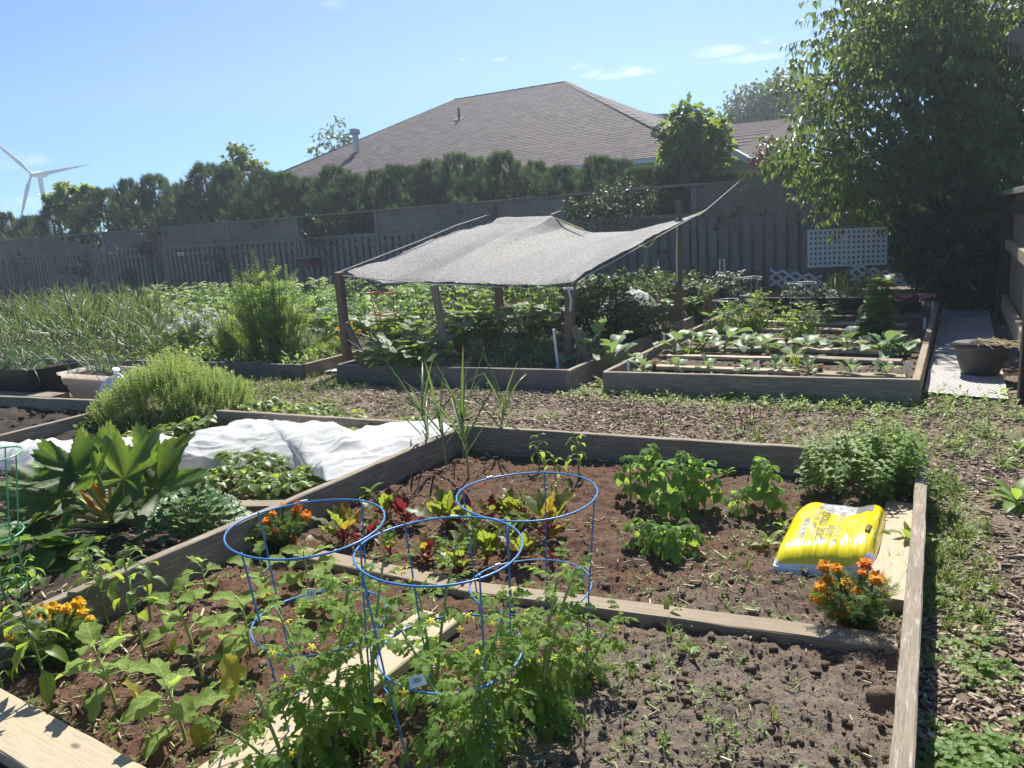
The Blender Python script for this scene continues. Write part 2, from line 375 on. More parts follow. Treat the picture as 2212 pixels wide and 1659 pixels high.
M['petal_gold'] = leafmat('petal_gold', (.84, .40, .012), (.80, .26, .01), (.80, .40, .01), .3, .6, .2)
M['petal_white'] = leafmat('petal_white', (.75, .76, .72), (.66, .68, .62), (.6, .62, .5), .3, .6, .2)
M['petal_pink'] = leafmat('petal_pink', (.55, .22, .34), (.45, .14, .26), (.5, .2, .3), .3, .6, .2)
M['petal_purple'] = leafmat('petal_purple', (.16, .10, .38), (.22, .15, .45), (.2, .12, .4), .3, .6, .2)
G_ = dict(rough=.42, spec=.45)
M['egg_leaf'] = leafmat('egg_leaf', (0.17, 0.275, 0.06), (0.22, 0.33, 0.075), (0.58, 0.72, 0.12), .48, .7, .15, (.33, .42, .16), 5, .09)
M['egg_old'] = leafmat('egg_old', (.26, .26, .04), (.30, .25, .03), (.62, .52, .05), .5, .6, .3, (.36, .34, .10), 5, .07)
M['pepper_leaf'] = leafmat('pepper_leaf', (0.085, 0.175, 0.03), (0.125, 0.225, 0.04), (0.54, 0.7, 0.065), .48, .42, .35, (.15, .24, .06), 6, .06)
M['tomato_leaf'] = leafmat('tomato_leaf', (0.11, 0.205, 0.042), (0.16, 0.26, 0.055), (0.52, 0.7, 0.09), .48, .6, .2, (.18, .28, .07), 6, .06)
M['zucchini_leaf'] = leafmat('zucchini_leaf', (0.045, 0.105, 0.022), (0.07, 0.14, 0.028), (0.3, 0.46, 0.045), .42, .5, .35, (.13, .20, .07), 5, .08, blotch=.9)
M['squash_leaf'] = leafmat('squash_leaf', (0.055, 0.125, 0.027), (0.09, 0.17, 0.036), (0.36, 0.54, 0.055), .42, .5, .35, (.13, .21, .07), 4, .07)
M['kale_leaf'] = leafmat('kale_leaf', (0.06, 0.14, 0.045), (0.1, 0.19, 0.06), (0.26, 0.44, 0.09), .3, .45, .4)
M['strawberry_leaf'] = leafmat('strawberry_leaf', (0.091, 0.182, 0.047), (0.156, 0.247, 0.055), (0.576, 0.696, 0.090), .45, .42, .45, (.13, .2, .06), 8, .07)
M['bean_leaf'] = leafmat('bean_leaf', (0.085, 0.2, 0.04), (0.125, 0.25, 0.052), (0.46, 0.68, 0.07), .46, .55, .25, (.16, .27, .07), 6, .06)
M['beet_leaf'] = leafmat('beet_leaf', (0.065, 0.13, 0.024), (0.1, 0.155, 0.03), (0.4, 0.53, 0.05), .46, .42, .4, (.17, .035, .03), 5, .055)
M['beet_red'] = leafmat('beet_red', (.07, .025, .024), (.09, .05, .022), (.32, .04, .04), .38, .42, .4, (.22, .012, .03), 5, .07)
M['beet_gold'] = leafmat('beet_gold', (.14, .13, .022), (.12, .10, .02), (.55, .46, .045), .45, .42, .4, (.26, .03, .02), 5, .07)
M['cabbage_leaf'] = leafmat('cabbage_leaf', (0.111, 0.202, 0.111), (0.156, 0.247, 0.124), (0.336, 0.528, 0.120), .34, .5, .4, (.26, .33, .2), 4, .05)
M['garlic_leaf'] = leafmat('garlic_leaf', (.06, .115, .055), (.085, .14, .05), (.22, .33, .07), .32, .4, .45, None, tip=(.42, .30, .10))
M['onion_leaf'] = leafmat('onion_leaf', (.075, .125, .075), (.11, .165, .09), (.18, .30, .10), .25, .4, .45, None, tip=(.40, .34, .16))
M['herb_leaf'] = leafmat('herb_leaf', (0.13, 0.24, 0.055), (0.18, 0.3, 0.07), (0.46, 0.62, 0.09), .42, .5, .3)
M['thyme_leaf'] = leafmat('thyme_leaf', (0.24, 0.34, 0.1), (0.32, 0.42, 0.13), (0.58, 0.7, 0.16), .5, .6, .25)
M['tall_leaf'] = leafmat('tall_leaf', (0.182, 0.312, 0.072), (0.260, 0.390, 0.098), (0.624, 0.816, 0.132), .46, .5, .35)
M['potato_leaf'] = leafmat('potato_leaf', (0.111, 0.215, 0.065), (0.156, 0.273, 0.078), (0.456, 0.660, 0.108), .42, .5, .35)
M['weed_leaf'] = leafmat('weed_leaf', (0.130, 0.227, 0.052), (0.195, 0.299, 0.072), (0.528, 0.696, 0.096), .43, .5, .35)
M['grass_leaf'] = leafmat('grass_leaf', (.11, .17, .04), (.17, .22, .06), (.34, .44, .07), .38, .5, .35)
M['clover_leaf'] = leafmat('clover_leaf', (.10, .20, .03), (.15, .24, .04), (.42, .60, .06), .45, .5, .35)
M['marigold_leaf'] = leafmat('marigold_leaf', (.055, .11, .03), (.085, .15, .04), (.28, .42, .06), .36, .5, .35)
M['cedar_leaf'] = leafmat('cedar_leaf', (0.04, 0.075, 0.038), (0.065, 0.11, 0.048), (0.17, 0.25, 0.08), .28, .6, .25)
M['tree_leaf'] = leafmat('tree_leaf', (0.05, 0.1, 0.038), (0.08, 0.14, 0.045), (0.3, 0.43, 0.075), .36, .42, .3)
M['far_leaf'] = leafmat('far_leaf', (.06, .105, .045), (.09, .14, .05), (.22, .34, .08), .3, .5, .3)
M['maple_leaf'] = leafmat('maple_leaf', (0.05, 0.11, 0.03), (0.085, 0.15, 0.035), (0.36, 0.48, 0.055), .42, .4, .4)
M['plum_leaf'] = leafmat('plum_leaf', (.055, .022, .022), (.09, .03, .03), (.22, .05, .04), .3, .4, .4)
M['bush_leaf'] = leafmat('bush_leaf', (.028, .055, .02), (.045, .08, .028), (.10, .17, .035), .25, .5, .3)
def m_soil(name, a, b, c):
    t = NT(name); oc = t.n('TexCoord').outputs['Object']; n1 = t.noise(3.0, 5, .6, oc); n2 = t.noise(90, 5, .7, oc); n3 = t.noise(320, 3, .6, oc)
    col = t.mix(t.m('MULTIPLY', t.m('SUBTRACT', n1, .38), 3.6, clamp=True), a, b); col = t.mix(t.m('MULTIPLY', t.m('SUBTRACT', n2, .45), 3.0, clamp=True), col, c)
    col = t.mix(t.m('MULTIPLY', t.m('SUBTRACT', n3, .62), 8.0, clamp=True), col, (.26, .21, .15)); col = t.mix(t.m('MULTIPLY', t.m('SUBTRACT', .40, n3), 6.0, clamp=True), col, tuple(x*.4 for x in a))
    return t.fin(t.principled(col, .95, .12, t.bump(t.m('ADD', n2, t.m('MULTIPLY', n3, .5)), .9, .012)))
M['soil'] = m_soil('soil', (.105, .062, .040), (.150, .112, .082), (.085, .056, .038))
M['dark_soil'] = m_soil('dark_soil', (.060, .048, .040), (.085, .068, .055), (.045, .036, .03))
M['grey_soil'] = m_soil('grey_soil', (.135, .105, .080), (.175, .142, .11), (.105, .082, .062))
M['path_dirt'] = m_soil('path_dirt', (.20, .155, .112), (.26, .208, .152), (.155, .12, .085))
M['clod'] = plain('clod', (.135, .102, .076), .95, .1, .4, 60, .6)
def m_chip():
    t = NT('chip'); r = t.rnd(); c = t.ramp(r, [(0, (.12, .085, .06)), (.25, (.235, .172, .122)), (.6, (.36, .275, .20)), (.85, (.48, .385, .29)), (1, (.62, .53, .42))])
    nz = t.noise(60, 4, .6, None, (1, 1, 1)); c = t.mix(t.m('MULTIPLY', nz, .5), c, (.10, .07, .05))
    return t.fin(t.principled(c, .85, .2))
M['chip'] = m_chip()
def m_straw():
    t = NT('straw'); c = t.ramp(t.rnd(), [(0, (.30, .23, .13)), (.6, (.48, .39, .24)), (1, (.62, .54, .38))]); return t.fin(t.principled(c, .7, .25))
M['straw'] = m_straw()
M['lawn'] = plain('lawn', (.07, .10, .035), .9, .1, .35, 8, .4)
def m_cover():
    t = NT('row_cover_fabric'); p = t.principled((.88, .89, .91), .75, .25, t.bump(t.noise(260, 2), .12, .002)); tb = t.n('BsdfTranslucent'); tb.inputs['Color'].default_value = (.82, .84, .86, 1)
    tp = t.n('BsdfTransparent'); s1 = t.mixs(.45, p, tb.outputs[0]); lw = t.n('LayerWeight'); lw.inputs['Blend'].default_value = .35
    return t.fin(t.mixs(t.m('MULTIPLY', t.m('SUBTRACT', 1.0, lw.outputs['Facing']), .42), s1, tp.outputs[0]))
M['cover'] = m_cover()
def m_shade():
    t = NT('shade_net'); oc = t.n('TexCoord').outputs['Object']; n1 = t.noise(62, 3, .7, oc); n2 = t.noise(90, 3, .6, oc); vo = t.n('TexVoronoi'); t.set(vo.inputs['Vector'], oc); vo.inputs['Scale'].default_value = 60
    c = t.ramp(n1, [(.34, (.008, .008, .009)), (.5, (.055, .055, .057)), (.60, (.24, .24, .24))]); c = t.mix(.10, c, vo.outputs['Color'])
    p = t.principled(c, .6, .4, t.bump(n1, 1.0, .006)); tb = t.n('BsdfTranslucent'); tb.inputs['Color'].default_value = (.07, .07, .07, 1); tp = t.n('BsdfTransparent')
    return t.fin(t.mixs(t.m('MULTIPLY', t.m('GREATER_THAN', n2, .60), .55), t.mixs(.28, p, tb.outputs[0]), tp.outputs[0]))
M['shade'] = m_shade()
def m_clear():
    t = NT('thin_plastic'); p = t.principled((.80, .81, .83), .25, .6); tb = t.n('BsdfTranslucent'); tb.inputs['Color'].default_value = (.8, .8, .82, 1); return t.fin(t.mixs(.4, p, tb.outputs[0]))
M['thin_plastic'] = m_clear()
M['tub_black'] = plain('tub_black', (.014, .016, .022), .5, .4, .2)
def m_tub():
    t = NT('tub_beige'); p = t.principled(t.mix(t.noise(6), (.80, .77, .73), (.84, .81, .77)), .5, .4); tb = t.n('BsdfTranslucent'); tb.inputs['Color'].default_value = (.95, .86, .78, 1); return t.fin(t.mixs(.6, p, tb.outputs[0]))
M['tub_beige'] = m_tub()
M['pot_plastic'] = plain('pot_plastic', (.060, .055, .052), .5, .4, .2, 20)
M['mat_white'] = plain('mat_white', (.60, .59, .57), .7, .3, .12, 30)
M['mat_dark'] = plain('mat_dark', (.06, .055, .05), .8, .2, .2, 30)
def m_shingle():
    t = NT('roof_shingle'); c = t.ramp(t.rnd(), [(0, (.068, .054, .057)), (.5, (.10, .080, .082)), (1, (.145, .118, .12))]); nz = t.noise(45, 3); c = t.mix(t.m('MULTIPLY', nz, .4), c, (.12, .09, .088))
    return t.fin(t.principled(c, .85, .2))
M['shingle'] = m_shingle()
M['house_wall'] = plain('house_wall', (.40, .36, .30), .9, .1, .1)
M['white_trim'] = plain('white_trim', (.75, .74, .70), .5, .4, .05)
M['metal_vent'] = plain('metal_vent', (.45, .46, .47), .4, .5, .1, metal=.5)
M['dark_vent'] = plain('dark_vent', (.04, .045, .055), .6, .3, .1)
M['turbine_white'] = plain('turbine_white', (.62, .65, .70), .5, .4, .03)
M['birdhouse_red'] = plain('birdhouse_red', (.10, .035, .03), .7, .2, .2)
M['sign_cream'] = plain('sign_cream', (.62, .62, .50), .6, .3, .05)
M['patch_green'] = plain('patch_green', (.05, .09, .04), .6, .3, .2)
M['orange_tag'] = plain('orange_tag', (.72, .33, .06), .5, .3, .1)
M['pink_cloth'] = plain('pink_cloth', (.45, .14, .16), .8, .1, .3)
M['cedar_core'] = plain('cedar_core', (.02, .03, .015), .9, .1, .3)
M['rasp_leaf'] = leafmat('rasp_leaf', (.045, .09, .032), (.07, .12, .042), (.18, .28, .06), .32, .55, .25)
M['tomato_petal'] = leafmat('tomato_petal', (.86, .74, .05), (.84, .68, .04), (.8, .7, .05), .3, .6, .2)
M['pale_print'] = plain('pale_print', (.42, .42, .38), .5, .3, .1)
# ------------------------------------------------------------------ beams and boards
def beam(name, parent, A, B, w, h, mat, nrm=(0, 0, 1), seg=None, jit=.0012, cham=.004, drop=0.0, label=None, sub=None):
    """timber from A to B; w across, h along nrm; drop=1 hangs it below the line A-B"""
    A = np.asarray(A, float); B = np.asarray(B, float); d = B-A; Lg = np.linalg.norm(d); d = d/Lg
    y = np.cross(nrm, d); y /= np.linalg.norm(y); z = np.cross(d, y)
    seg = seg or max(1, int(Lg/.12)); c = min(cham, w/4, h/4)
    cs = np.array([[-w/2+c, -h/2], [w/2-c, -h/2], [w/2, -h/2+c], [w/2, h/2-c], [w/2-c, h/2], [-w/2+c, h/2], [-w/2, h/2-c], [-w/2, -h/2+c]])
    if seg == 1 and cham == 0: cs = np.array([[-w/2, -h/2], [w/2, -h/2], [w/2, h/2], [-w/2, h/2]])
    cs = cs-np.array([0, h/2*drop]); n = len(cs); X = np.linspace(0, Lg, seg+1); V = []
    bow = (random.random()-.5)*jit*6; ph = random.random()*9
    for x in X:
        o = np.array([bow*math.sin(math.pi*x/Lg), bow*.5*math.sin(x*2+ph)])
        V += [[x, *(p+o+(rng.random(2)-.5)*jit*2)] for p in cs]
    V = np.array(V); F = [[i*n+j, i*n+(j+1) % n, (i+1)*n+(j+1) % n, (i+1)*n+j] for i in range(seg) for j in range(n)]
    G = Geo().add(V, F)
    if n == 8:
        e = [[0, 5, 4, 1], [5, 0, 7, 6], [1, 4, 3, 2]]
        G.add(V[:n], e); G.add(V[-n:], [q[::-1] for q in e])
    else: G.add(V[:n], [[3, 2, 1, 0]]); G.add(V[-n:], [[0, 1, 2, 3]])
    me = G.mesh(name, mat, smooth=False); o = bpy.data.objects.new(name, me)
    Mx = Matrix(((d[0], y[0], z[0], A[0]), (d[1], y[1], z[1], A[1]), (d[2], y[2], z[2], A[2]), (0, 0, 0, 1)))
    link(o, parent, Mx)
    return tag(o, label)
def board(name, parent, A, B, w, h, mat, **k): return beam(name, parent, A, B, w, h, mat, drop=1, **k)
def p2(v): return np.array([v[0], v[1]])
# ------------------------------------------------------------------ bed outlines (ground points)
ZA, ZB = .20, .16
A_bl, A_br = g(1003, 919, ZA), g(1993, 981, ZA)
dR = g(1945, 1659, ZA)-A_br; dR /= np.linalg.norm(dR); dL = g(0, 1343, ZA)-A_bl; dL /= np.linalg.norm(dL)
A_fr = A_br+dR*3.0; A_fl = A_bl+dL*4.0
B_bk = g(470, 886, ZB); B_lf = g(226, 884, ZB); B_ll = g(-260, 1003, ZB)
C_r = g(214, 864, ZB); C_l = g(-260, 845, ZB)
D_l, D_r, D_e = g(-260, 766, .14), g(653, 787, .14), g(745, 766, .14)
E_l, E_r = g(729, 787, ZB), g(1228, 799, ZB); E_rb = E_r+E1*3.6; E_lb = E_l+E1*3.3
F_l, F_r = g(1304, 803, .16), g(1979, 819, .18); F_rb = g(2024, 652, .18); F_lb = F_l+E1*4.1
def poly(*p): return np.array([q[:2] for q in p])
POLY = {'A': poly(A_bl, A_br, A_fr, A_fl), 'B': poly(A_bl, A_fl, g(-900, 1300, .1), B_ll, B_lf, B_bk), 'C': poly(C_l, C_r, B_lf, B_ll), 'D': poly(D_l, D_r, D_r+E1*5.2, D_l+E1*4.5),
        'E': poly(E_l, E_r, E_rb, E_lb), 'F': poly(F_l, F_r, F_rb, F_lb)}
def inside(x, y, P):
    r = np.zeros(len(x), bool); n = len(P)
    for i in range(n):
        x1, y1 = P[i]; x2, y2 = P[(i+1) % n]; c = ((y1 > y) != (y2 > y)); xx = (x2-x1)*(y-y1)/(y2-y1+1e-12)+x1; r ^= c & (x < xx)
    return r
def inany(x, y, keys='ABCDEF'):
    r = np.zeros(len(x), bool)
    for k in keys: r |= inside(x, y, POLY[k])
    return r
# ------------------------------------------------------------------ ground
def sheet(name, c, nx, ny, hf, mat, rf=None):
    """bilinear sheet over four ground corners (00, 10, 11, 01)"""
    u, v = np.meshgrid(np.linspace(0, 1, nx+1), np.linspace(0, 1, ny+1)); c = [np.asarray(q)[:2] for q in c]
    P = ((1-u)*(1-v))[..., None]*c[0]+(u*(1-v))[..., None]*c[1]+(u*v)[..., None]*c[2]+((1-u)*v)[..., None]*c[3]
    x, y = P[..., 0].ravel(), P[..., 1].ravel(); z = hf(x, y)
    i = np.arange(ny)[:, None]*(nx+1)+np.arange(nx)[None]; F = np.stack([i, i+1, i+nx+2, i+nx+1], -1).reshape(-1, 4)
    return struct(name, Geo().add(np.stack([x, y, z], 1), F, r=(rf(x, y) if rf is not None else np.zeros(len(x)))), mat)
Gd = Geo(); Gd.add([[-1500, -300, -.06], [1500, -300, -.06], [1500, 1500, -.06], [-1500, 1500, -.06]], [[0, 1, 2, 3]]); struct('ground', Gd, M['lawn'])
def zpath(x, y): return -.012+fbm(x*1.3, y*1.3, 3, 3)*.03+fbm(x*14, y*14, 3, 9)*.016
sheet('path', [(-9, .6), (7.5, .6), (10.5, 12.5), (-13, 21)], 240, 240, zpath, M['path_dirt'])
def zsoilA(x, y):
    rd = 1-np.abs(fbm(x*16, y*16, 3, 31))*3.2
    return .045+fbm(x*2.1, y*2.1, 3, 5)*.07+fbm(x*11, y*11, 4, 6)*.045+np.clip(rd-.55, 0, 1)*.022+fbm(x*48, y*48, 2, 8)*.014
A_div = g(1000, 1330, .1); A_dv2 = g(1940, 1385, .1)
def greyA(x, y):
    k = (x-A_div[0])*E2[0]+(y-A_div[1])*E2[1]; f = (x-A_dv2[0])*E1[0]+(y-A_dv2[1])*E1[1]
    a = np.clip((k-.25)*2.5+fbm(x*4, y*4, 3, 2)*2, 0, 1)
    return np.clip(a*np.clip(.75-f*1.1, .25, 1)+fbm(x*3, y*3, 3, 44)*.5, 0, 1)
def m_soil2():
    t = NT('bed_soil'); oc = t.n('TexCoord').outputs['Object']; n1 = t.noise(4, 5, .6, oc); n2 = t.noise(85, 5, .7, oc); n3 = t.noise(330, 3, .6, oc); a = t.n('Attribute', attribute_name='rnd').outputs['Fac']
    c = t.mix(t.m('MULTIPLY', t.m('SUBTRACT', n1, .36), 3.4, clamp=True), (.165, .09, .058), (.145, .096, .068)); c = t.mix(a, c, t.mix(n1, (.195, .158, .125), (.25, .205, .166)))
    c = t.mix(t.m('MULTIPLY', t.m('SUBTRACT', n2, .46), 3.2, clamp=True), c, (.068, .046, .034)); c = t.mix(t.m('MULTIPLY', t.m('SUBTRACT', n3, .63), 8.0, clamp=True), c, (.27, .21, .15))
    c = t.mix(t.m('MULTIPLY', t.m('SUBTRACT', .38, n3), 6.0, clamp=True), c, (.04, .026, .02))
    return t.fin(t.principled(c, .95, .1, t.bump(t.m('ADD', n2, t.m('MULTIPLY', n3, .5)), .9, .012)))
M['bed_soil'] = m_soil2()
sheet('bed_soil', [A_bl, A_br, A_fr, A_fl], 280, 330, zsoilA, M['bed_soil'], greyA)
def zB(x, y): return .035+fbm(x*3, y*3, 3, 15)*.05+fbm(x*15, y*15, 3, 16)*.035
sheet('bed_soil', [A_fl, A_bl, B_bk, B_ll], 160, 160, zB, M['dark_soil'])
sheet('bed_soil', [B_ll, B_lf+(B_bk-B_lf)*1.0, C_r+(B_bk-B_lf), C_l], 120, 80, lambda x, y: .05+fbm(x*4, y*4, 3, 25)*.08+fbm(x*15, y*15, 3, 26)*.05, M['dark_soil'])
sheet('bed_soil', [D_l, D_r, D_r+E1*5, D_l+E1*4.4], 90, 60, lambda x, y: .07+fbm(x*6, y*6, 3, 35)*.06, M['dark_soil'])
sheet('bed_soil', [E_l, E_r, E_rb, E_lb], 70, 80, lambda x, y: .09+fbm(x*6, y*6, 3, 36)*.05, M['grey_soil'])
def zF(x, y): return .085+fbm(x*3, y*3, 3, 45)*.04+fbm(x*14, y*14, 3, 46)*.04
sheet('bed_soil', [F_l, F_r, F_rb, F_lb], 150, 160, zF, M['grey_soil'])
def zsoil(x, y, k):
    x = np.atleast_1d(x).astype(float); y = np.atleast_1d(y).astype(float)
    return {'A': zsoilA, 'B': zB, 'F': zF, 'P': zpath, 'E': lambda a, b: .09+fbm(a*6, b*6, 3, 36)*.05, 'D': lambda a, b: .07+fbm(a*6, b*6, 3, 35)*.06, 'C': lambda a, b: .05+0*a}[k](x, y)
def on(px, py, k):
    """ground point seen at a pixel, on the soil of bed k"""
    z = .05
    for _ in range(6):
        p = g(px, py, z); z = float(zsoil(p[0], p[1], k)[0])
    return np.array([p[0], p[1], z])
# ------------------------------------------------------------------ raised bed frames
def frame(label, loc): return thing('raised_bed', label, 'garden bed frame', loc, group='raised beds of weathered boards')
fa = frame('large front raised bed with the yellow bag, frame of grey weathered boards', A_bl*np.array([1, 1, 0]))
board('board', fa, A_bl-E2*.0+np.array([0, 0, .002]), A_br-E2*.028, .042, .24, M['bed_wood'])
board('board', fa, A_br+E1*.022, A_fr, .047, .24, M['bed_wood']); board('board', fa, A_bl-dL*.03, A_fl, .042, .24, M['bed_wood'])
fb = frame('left front raised bed with the zucchini and white row cover, back board seen', B_bk*np.array([1, 1, 0]))
board('board', fb, g(470, 886, ZB), g(992, 916, ZB), .042, .2, M['bed_wood']); board('board', fb, B_lf+np.array([0, 0, .001]), B_ll, .042, .2, M['bed_wood'])
board('board', fb, g(500, 1087, .10), g(612, 1086, .10), .09, .07, M['tan_wood']); board('board', fb, g(255, 1098, .10), g(425, 1100, .10), .06, .1, M['bed_wood'])
fc = frame('bare dark raised bed at far left with the tubs behind its board', C_r*np.array([1, 1, 0]))
board('board', fc, C_l, C_r, .045, .19, M['bed_wood'])
fd = frame('raised bed of garlic and flowers along the left fence', D_r*np.array([1, 1, 0]))
board('board', fd, D_l, D_r, .042, .18, M['grey_wood']); board('board', fd, D_r+E1*.022, D_r+E1*1.9, .042, .18, M['tan_wood'])
fe = frame('raised bed under the grey shade cloth', E_l*np.array([1, 1, 0]))
board('board', fe, E_l, E_r-E2*.022, .045, .2, M['grey_wood']); board('board', fe, E_r-E1*.022, E_rb, .045, .2, M['bed_wood']); board('board', fe, E_l+E1*.022, E_lb, .045, .2, M['grey_wood'])
ff = frame('raised bed at right crossed by lying planks, cabbages in front', F_l*np.array([1, 1, 0]))
board('board', ff, F_l, F_r-E2*.026, .045, .22, M['bed_wood']); board('board', ff, F_r-E1*.022, F_rb, .05, .24, M['tan_wood']); board('board', ff, F_l+E1*.022, F_lb, .04, .2, M['bed_wood'])
# loose planks
def plank(px0, py0, px1, py1, w, h, z, mat, label, group=None, name='plank', cat='plank', dz=0.0):
    a, b = g(px0, py0, z), g(px1, py1, z+dz); c = (a+b)/2
    t = beam(name, None, a, b, w, h, mat, drop=1); return tag(t, label, cat, group)
plank(648, 1190, 1000, 1262, .088, .07, .075, M['tan_wood'], 'weathered timber lying between the beets and the tomato cages')
plank(985, 1262, 1937, 1384, .085, .075, .072, M['tan_wood'], 'long weathered timber lying across the front bed beside the orange marigold')
plank(420, 1720, 950, 1325, .165, .04, .10, M['new_wood'], 'broad pale plank running diagonally under the tomato cages')
plank(-60, 1515, 330, 1745, .15, .042, .115, M['new_wood'], 'pale plank at the bottom left corner with leaf shadows across it')
plank(1915, 1290, 1952, 1085, .135, .045, .10, M['new_wood'], 'short pale plank beneath the yellow bag against the right board')
fp = [(1392, 788, 1725, 800, .09), (1765, 804, 1957, 810, .14), (1442, 766, 1682, 771, .085), (1698, 768, 1948, 778, .12), (1495, 749, 1645, 752, .08), (1720, 751, 1914, 757, .13), (1510, 722, 1700, 732, .07), (1752, 736, 1973, 736, .1),
      (1642, 709, 1698, 711, .09), (1760, 709, 1957, 716, .13), (1648, 693, 1960, 700, .12), (1668, 681, 1992, 681, .08), (1745, 671, 1850, 669, .07)]
pos_w = ['nearest left', 'nearest right', 'second row left', 'second row right', 'third row left', 'third row right', 'fourth row left', 'fourth row right', 'fifth row left', 'fifth row right', 'sixth row long', 'seventh row long', 'farthest short']
for (a, b, c, d, wd), q in zip(fp, pos_w): plank(a, b, c, d, wd, .03, .125, random.choice([M['tan_wood'], M['new_wood'], M['bed_wood']]), f'{q} pale plank lying across the cabbage bed', 'planks lying across the right bed')
for i, (a, b, c, d) in enumerate([(1660, 661, 1985, 663), (1640, 652, 1990, 652), (1640, 643, 1985, 642)]):
    plank(a, b, c, d, .1, .1, .16+.09*i, M['dark_wood'], ['lowest', 'middle', 'topmost'][i]+' dark beam of the stack at the far end of the cabbage bed', 'dark beams stacked by the back fence', 'beam', 'beam')
# ------------------------------------------------------------------ mats on the paths
def dotmat(a, b, c, d, name, label, pitch=.036):
    """white matting of crossing straps over a dark base"""
    t = thing(name, label, 'mat', (a+b+c+d)/4*np.array([1, 1, 0])); wv = (b-a); Lw = np.linalg.norm(wv); lv = (d-a); Ll = np.linalg.norm(lv)
    n, m = int(Ll/.1), int(Lw/.1)
    u, v = np.meshgrid(np.linspace(0, 1, m+1), np.linspace(0, 1, n+1)); P = a+u[..., None]*wv+v[..., None]*lv+(u*v)[..., None]*(c-d-b+a)
    P[..., 2] = .022+fbm(P[..., 0]*2.5, P[..., 1]*2.5, 2, 70)*.03
    i = np.arange(n)[:, None]*(m+1)+np.arange(m)[None]; F = np.stack([i, i+1, i+m+2, i+m+1], -1).reshape(-1, 4)
    part('base', Geo().add(P.reshape(-1, 3), F), M['mat_white'], t, world=True)
    G = Geo(); k = 0; nu, nv = int(Lw/pitch), int(Ll/pitch*1.0); th = np.linspace(0, 2*np.pi, 7)[:-1]
    for jv in range(nv):
        for iu in range(nu):
            uu = (iu+.5+.5*(jv % 2))/nu; vv = (jv+.5)/nv
            if uu > .985: continue
            q = a+uu*wv+vv*lv+uu*vv*(c-d-b+a); z = .0265+fbm(q[0:1]*2.5, q[1:2]*2.5, 2, 70)[0]*.03
            ring = q[:2]+np.outer(np.cos(th)*.0125, wv[:2]/Lw)+np.outer(np.sin(th)*.0085, lv[:2]/Ll)
            G.add(np.column_stack([ring, np.full(6, z)]), [[0, 1, 2, 3], [0, 3, 4, 5]])
    part('dimple', G, M['mat_dark'], t, world=True, kind='stuff'); return t
dotmat(g(1996, 852, 0), g(2178, 868, 0), g(2134, 668, 0), g(2038, 668, 0), 'path_mat', 'long white dotted mat on the path beside the right fence')
dotmat(g(662, 808, 0), g(728, 806, 0), g(738, 793, 0), g(700, 792, 0), 'path_mat', 'small white mat piece in the gap beside the shade cloth bed', .05)
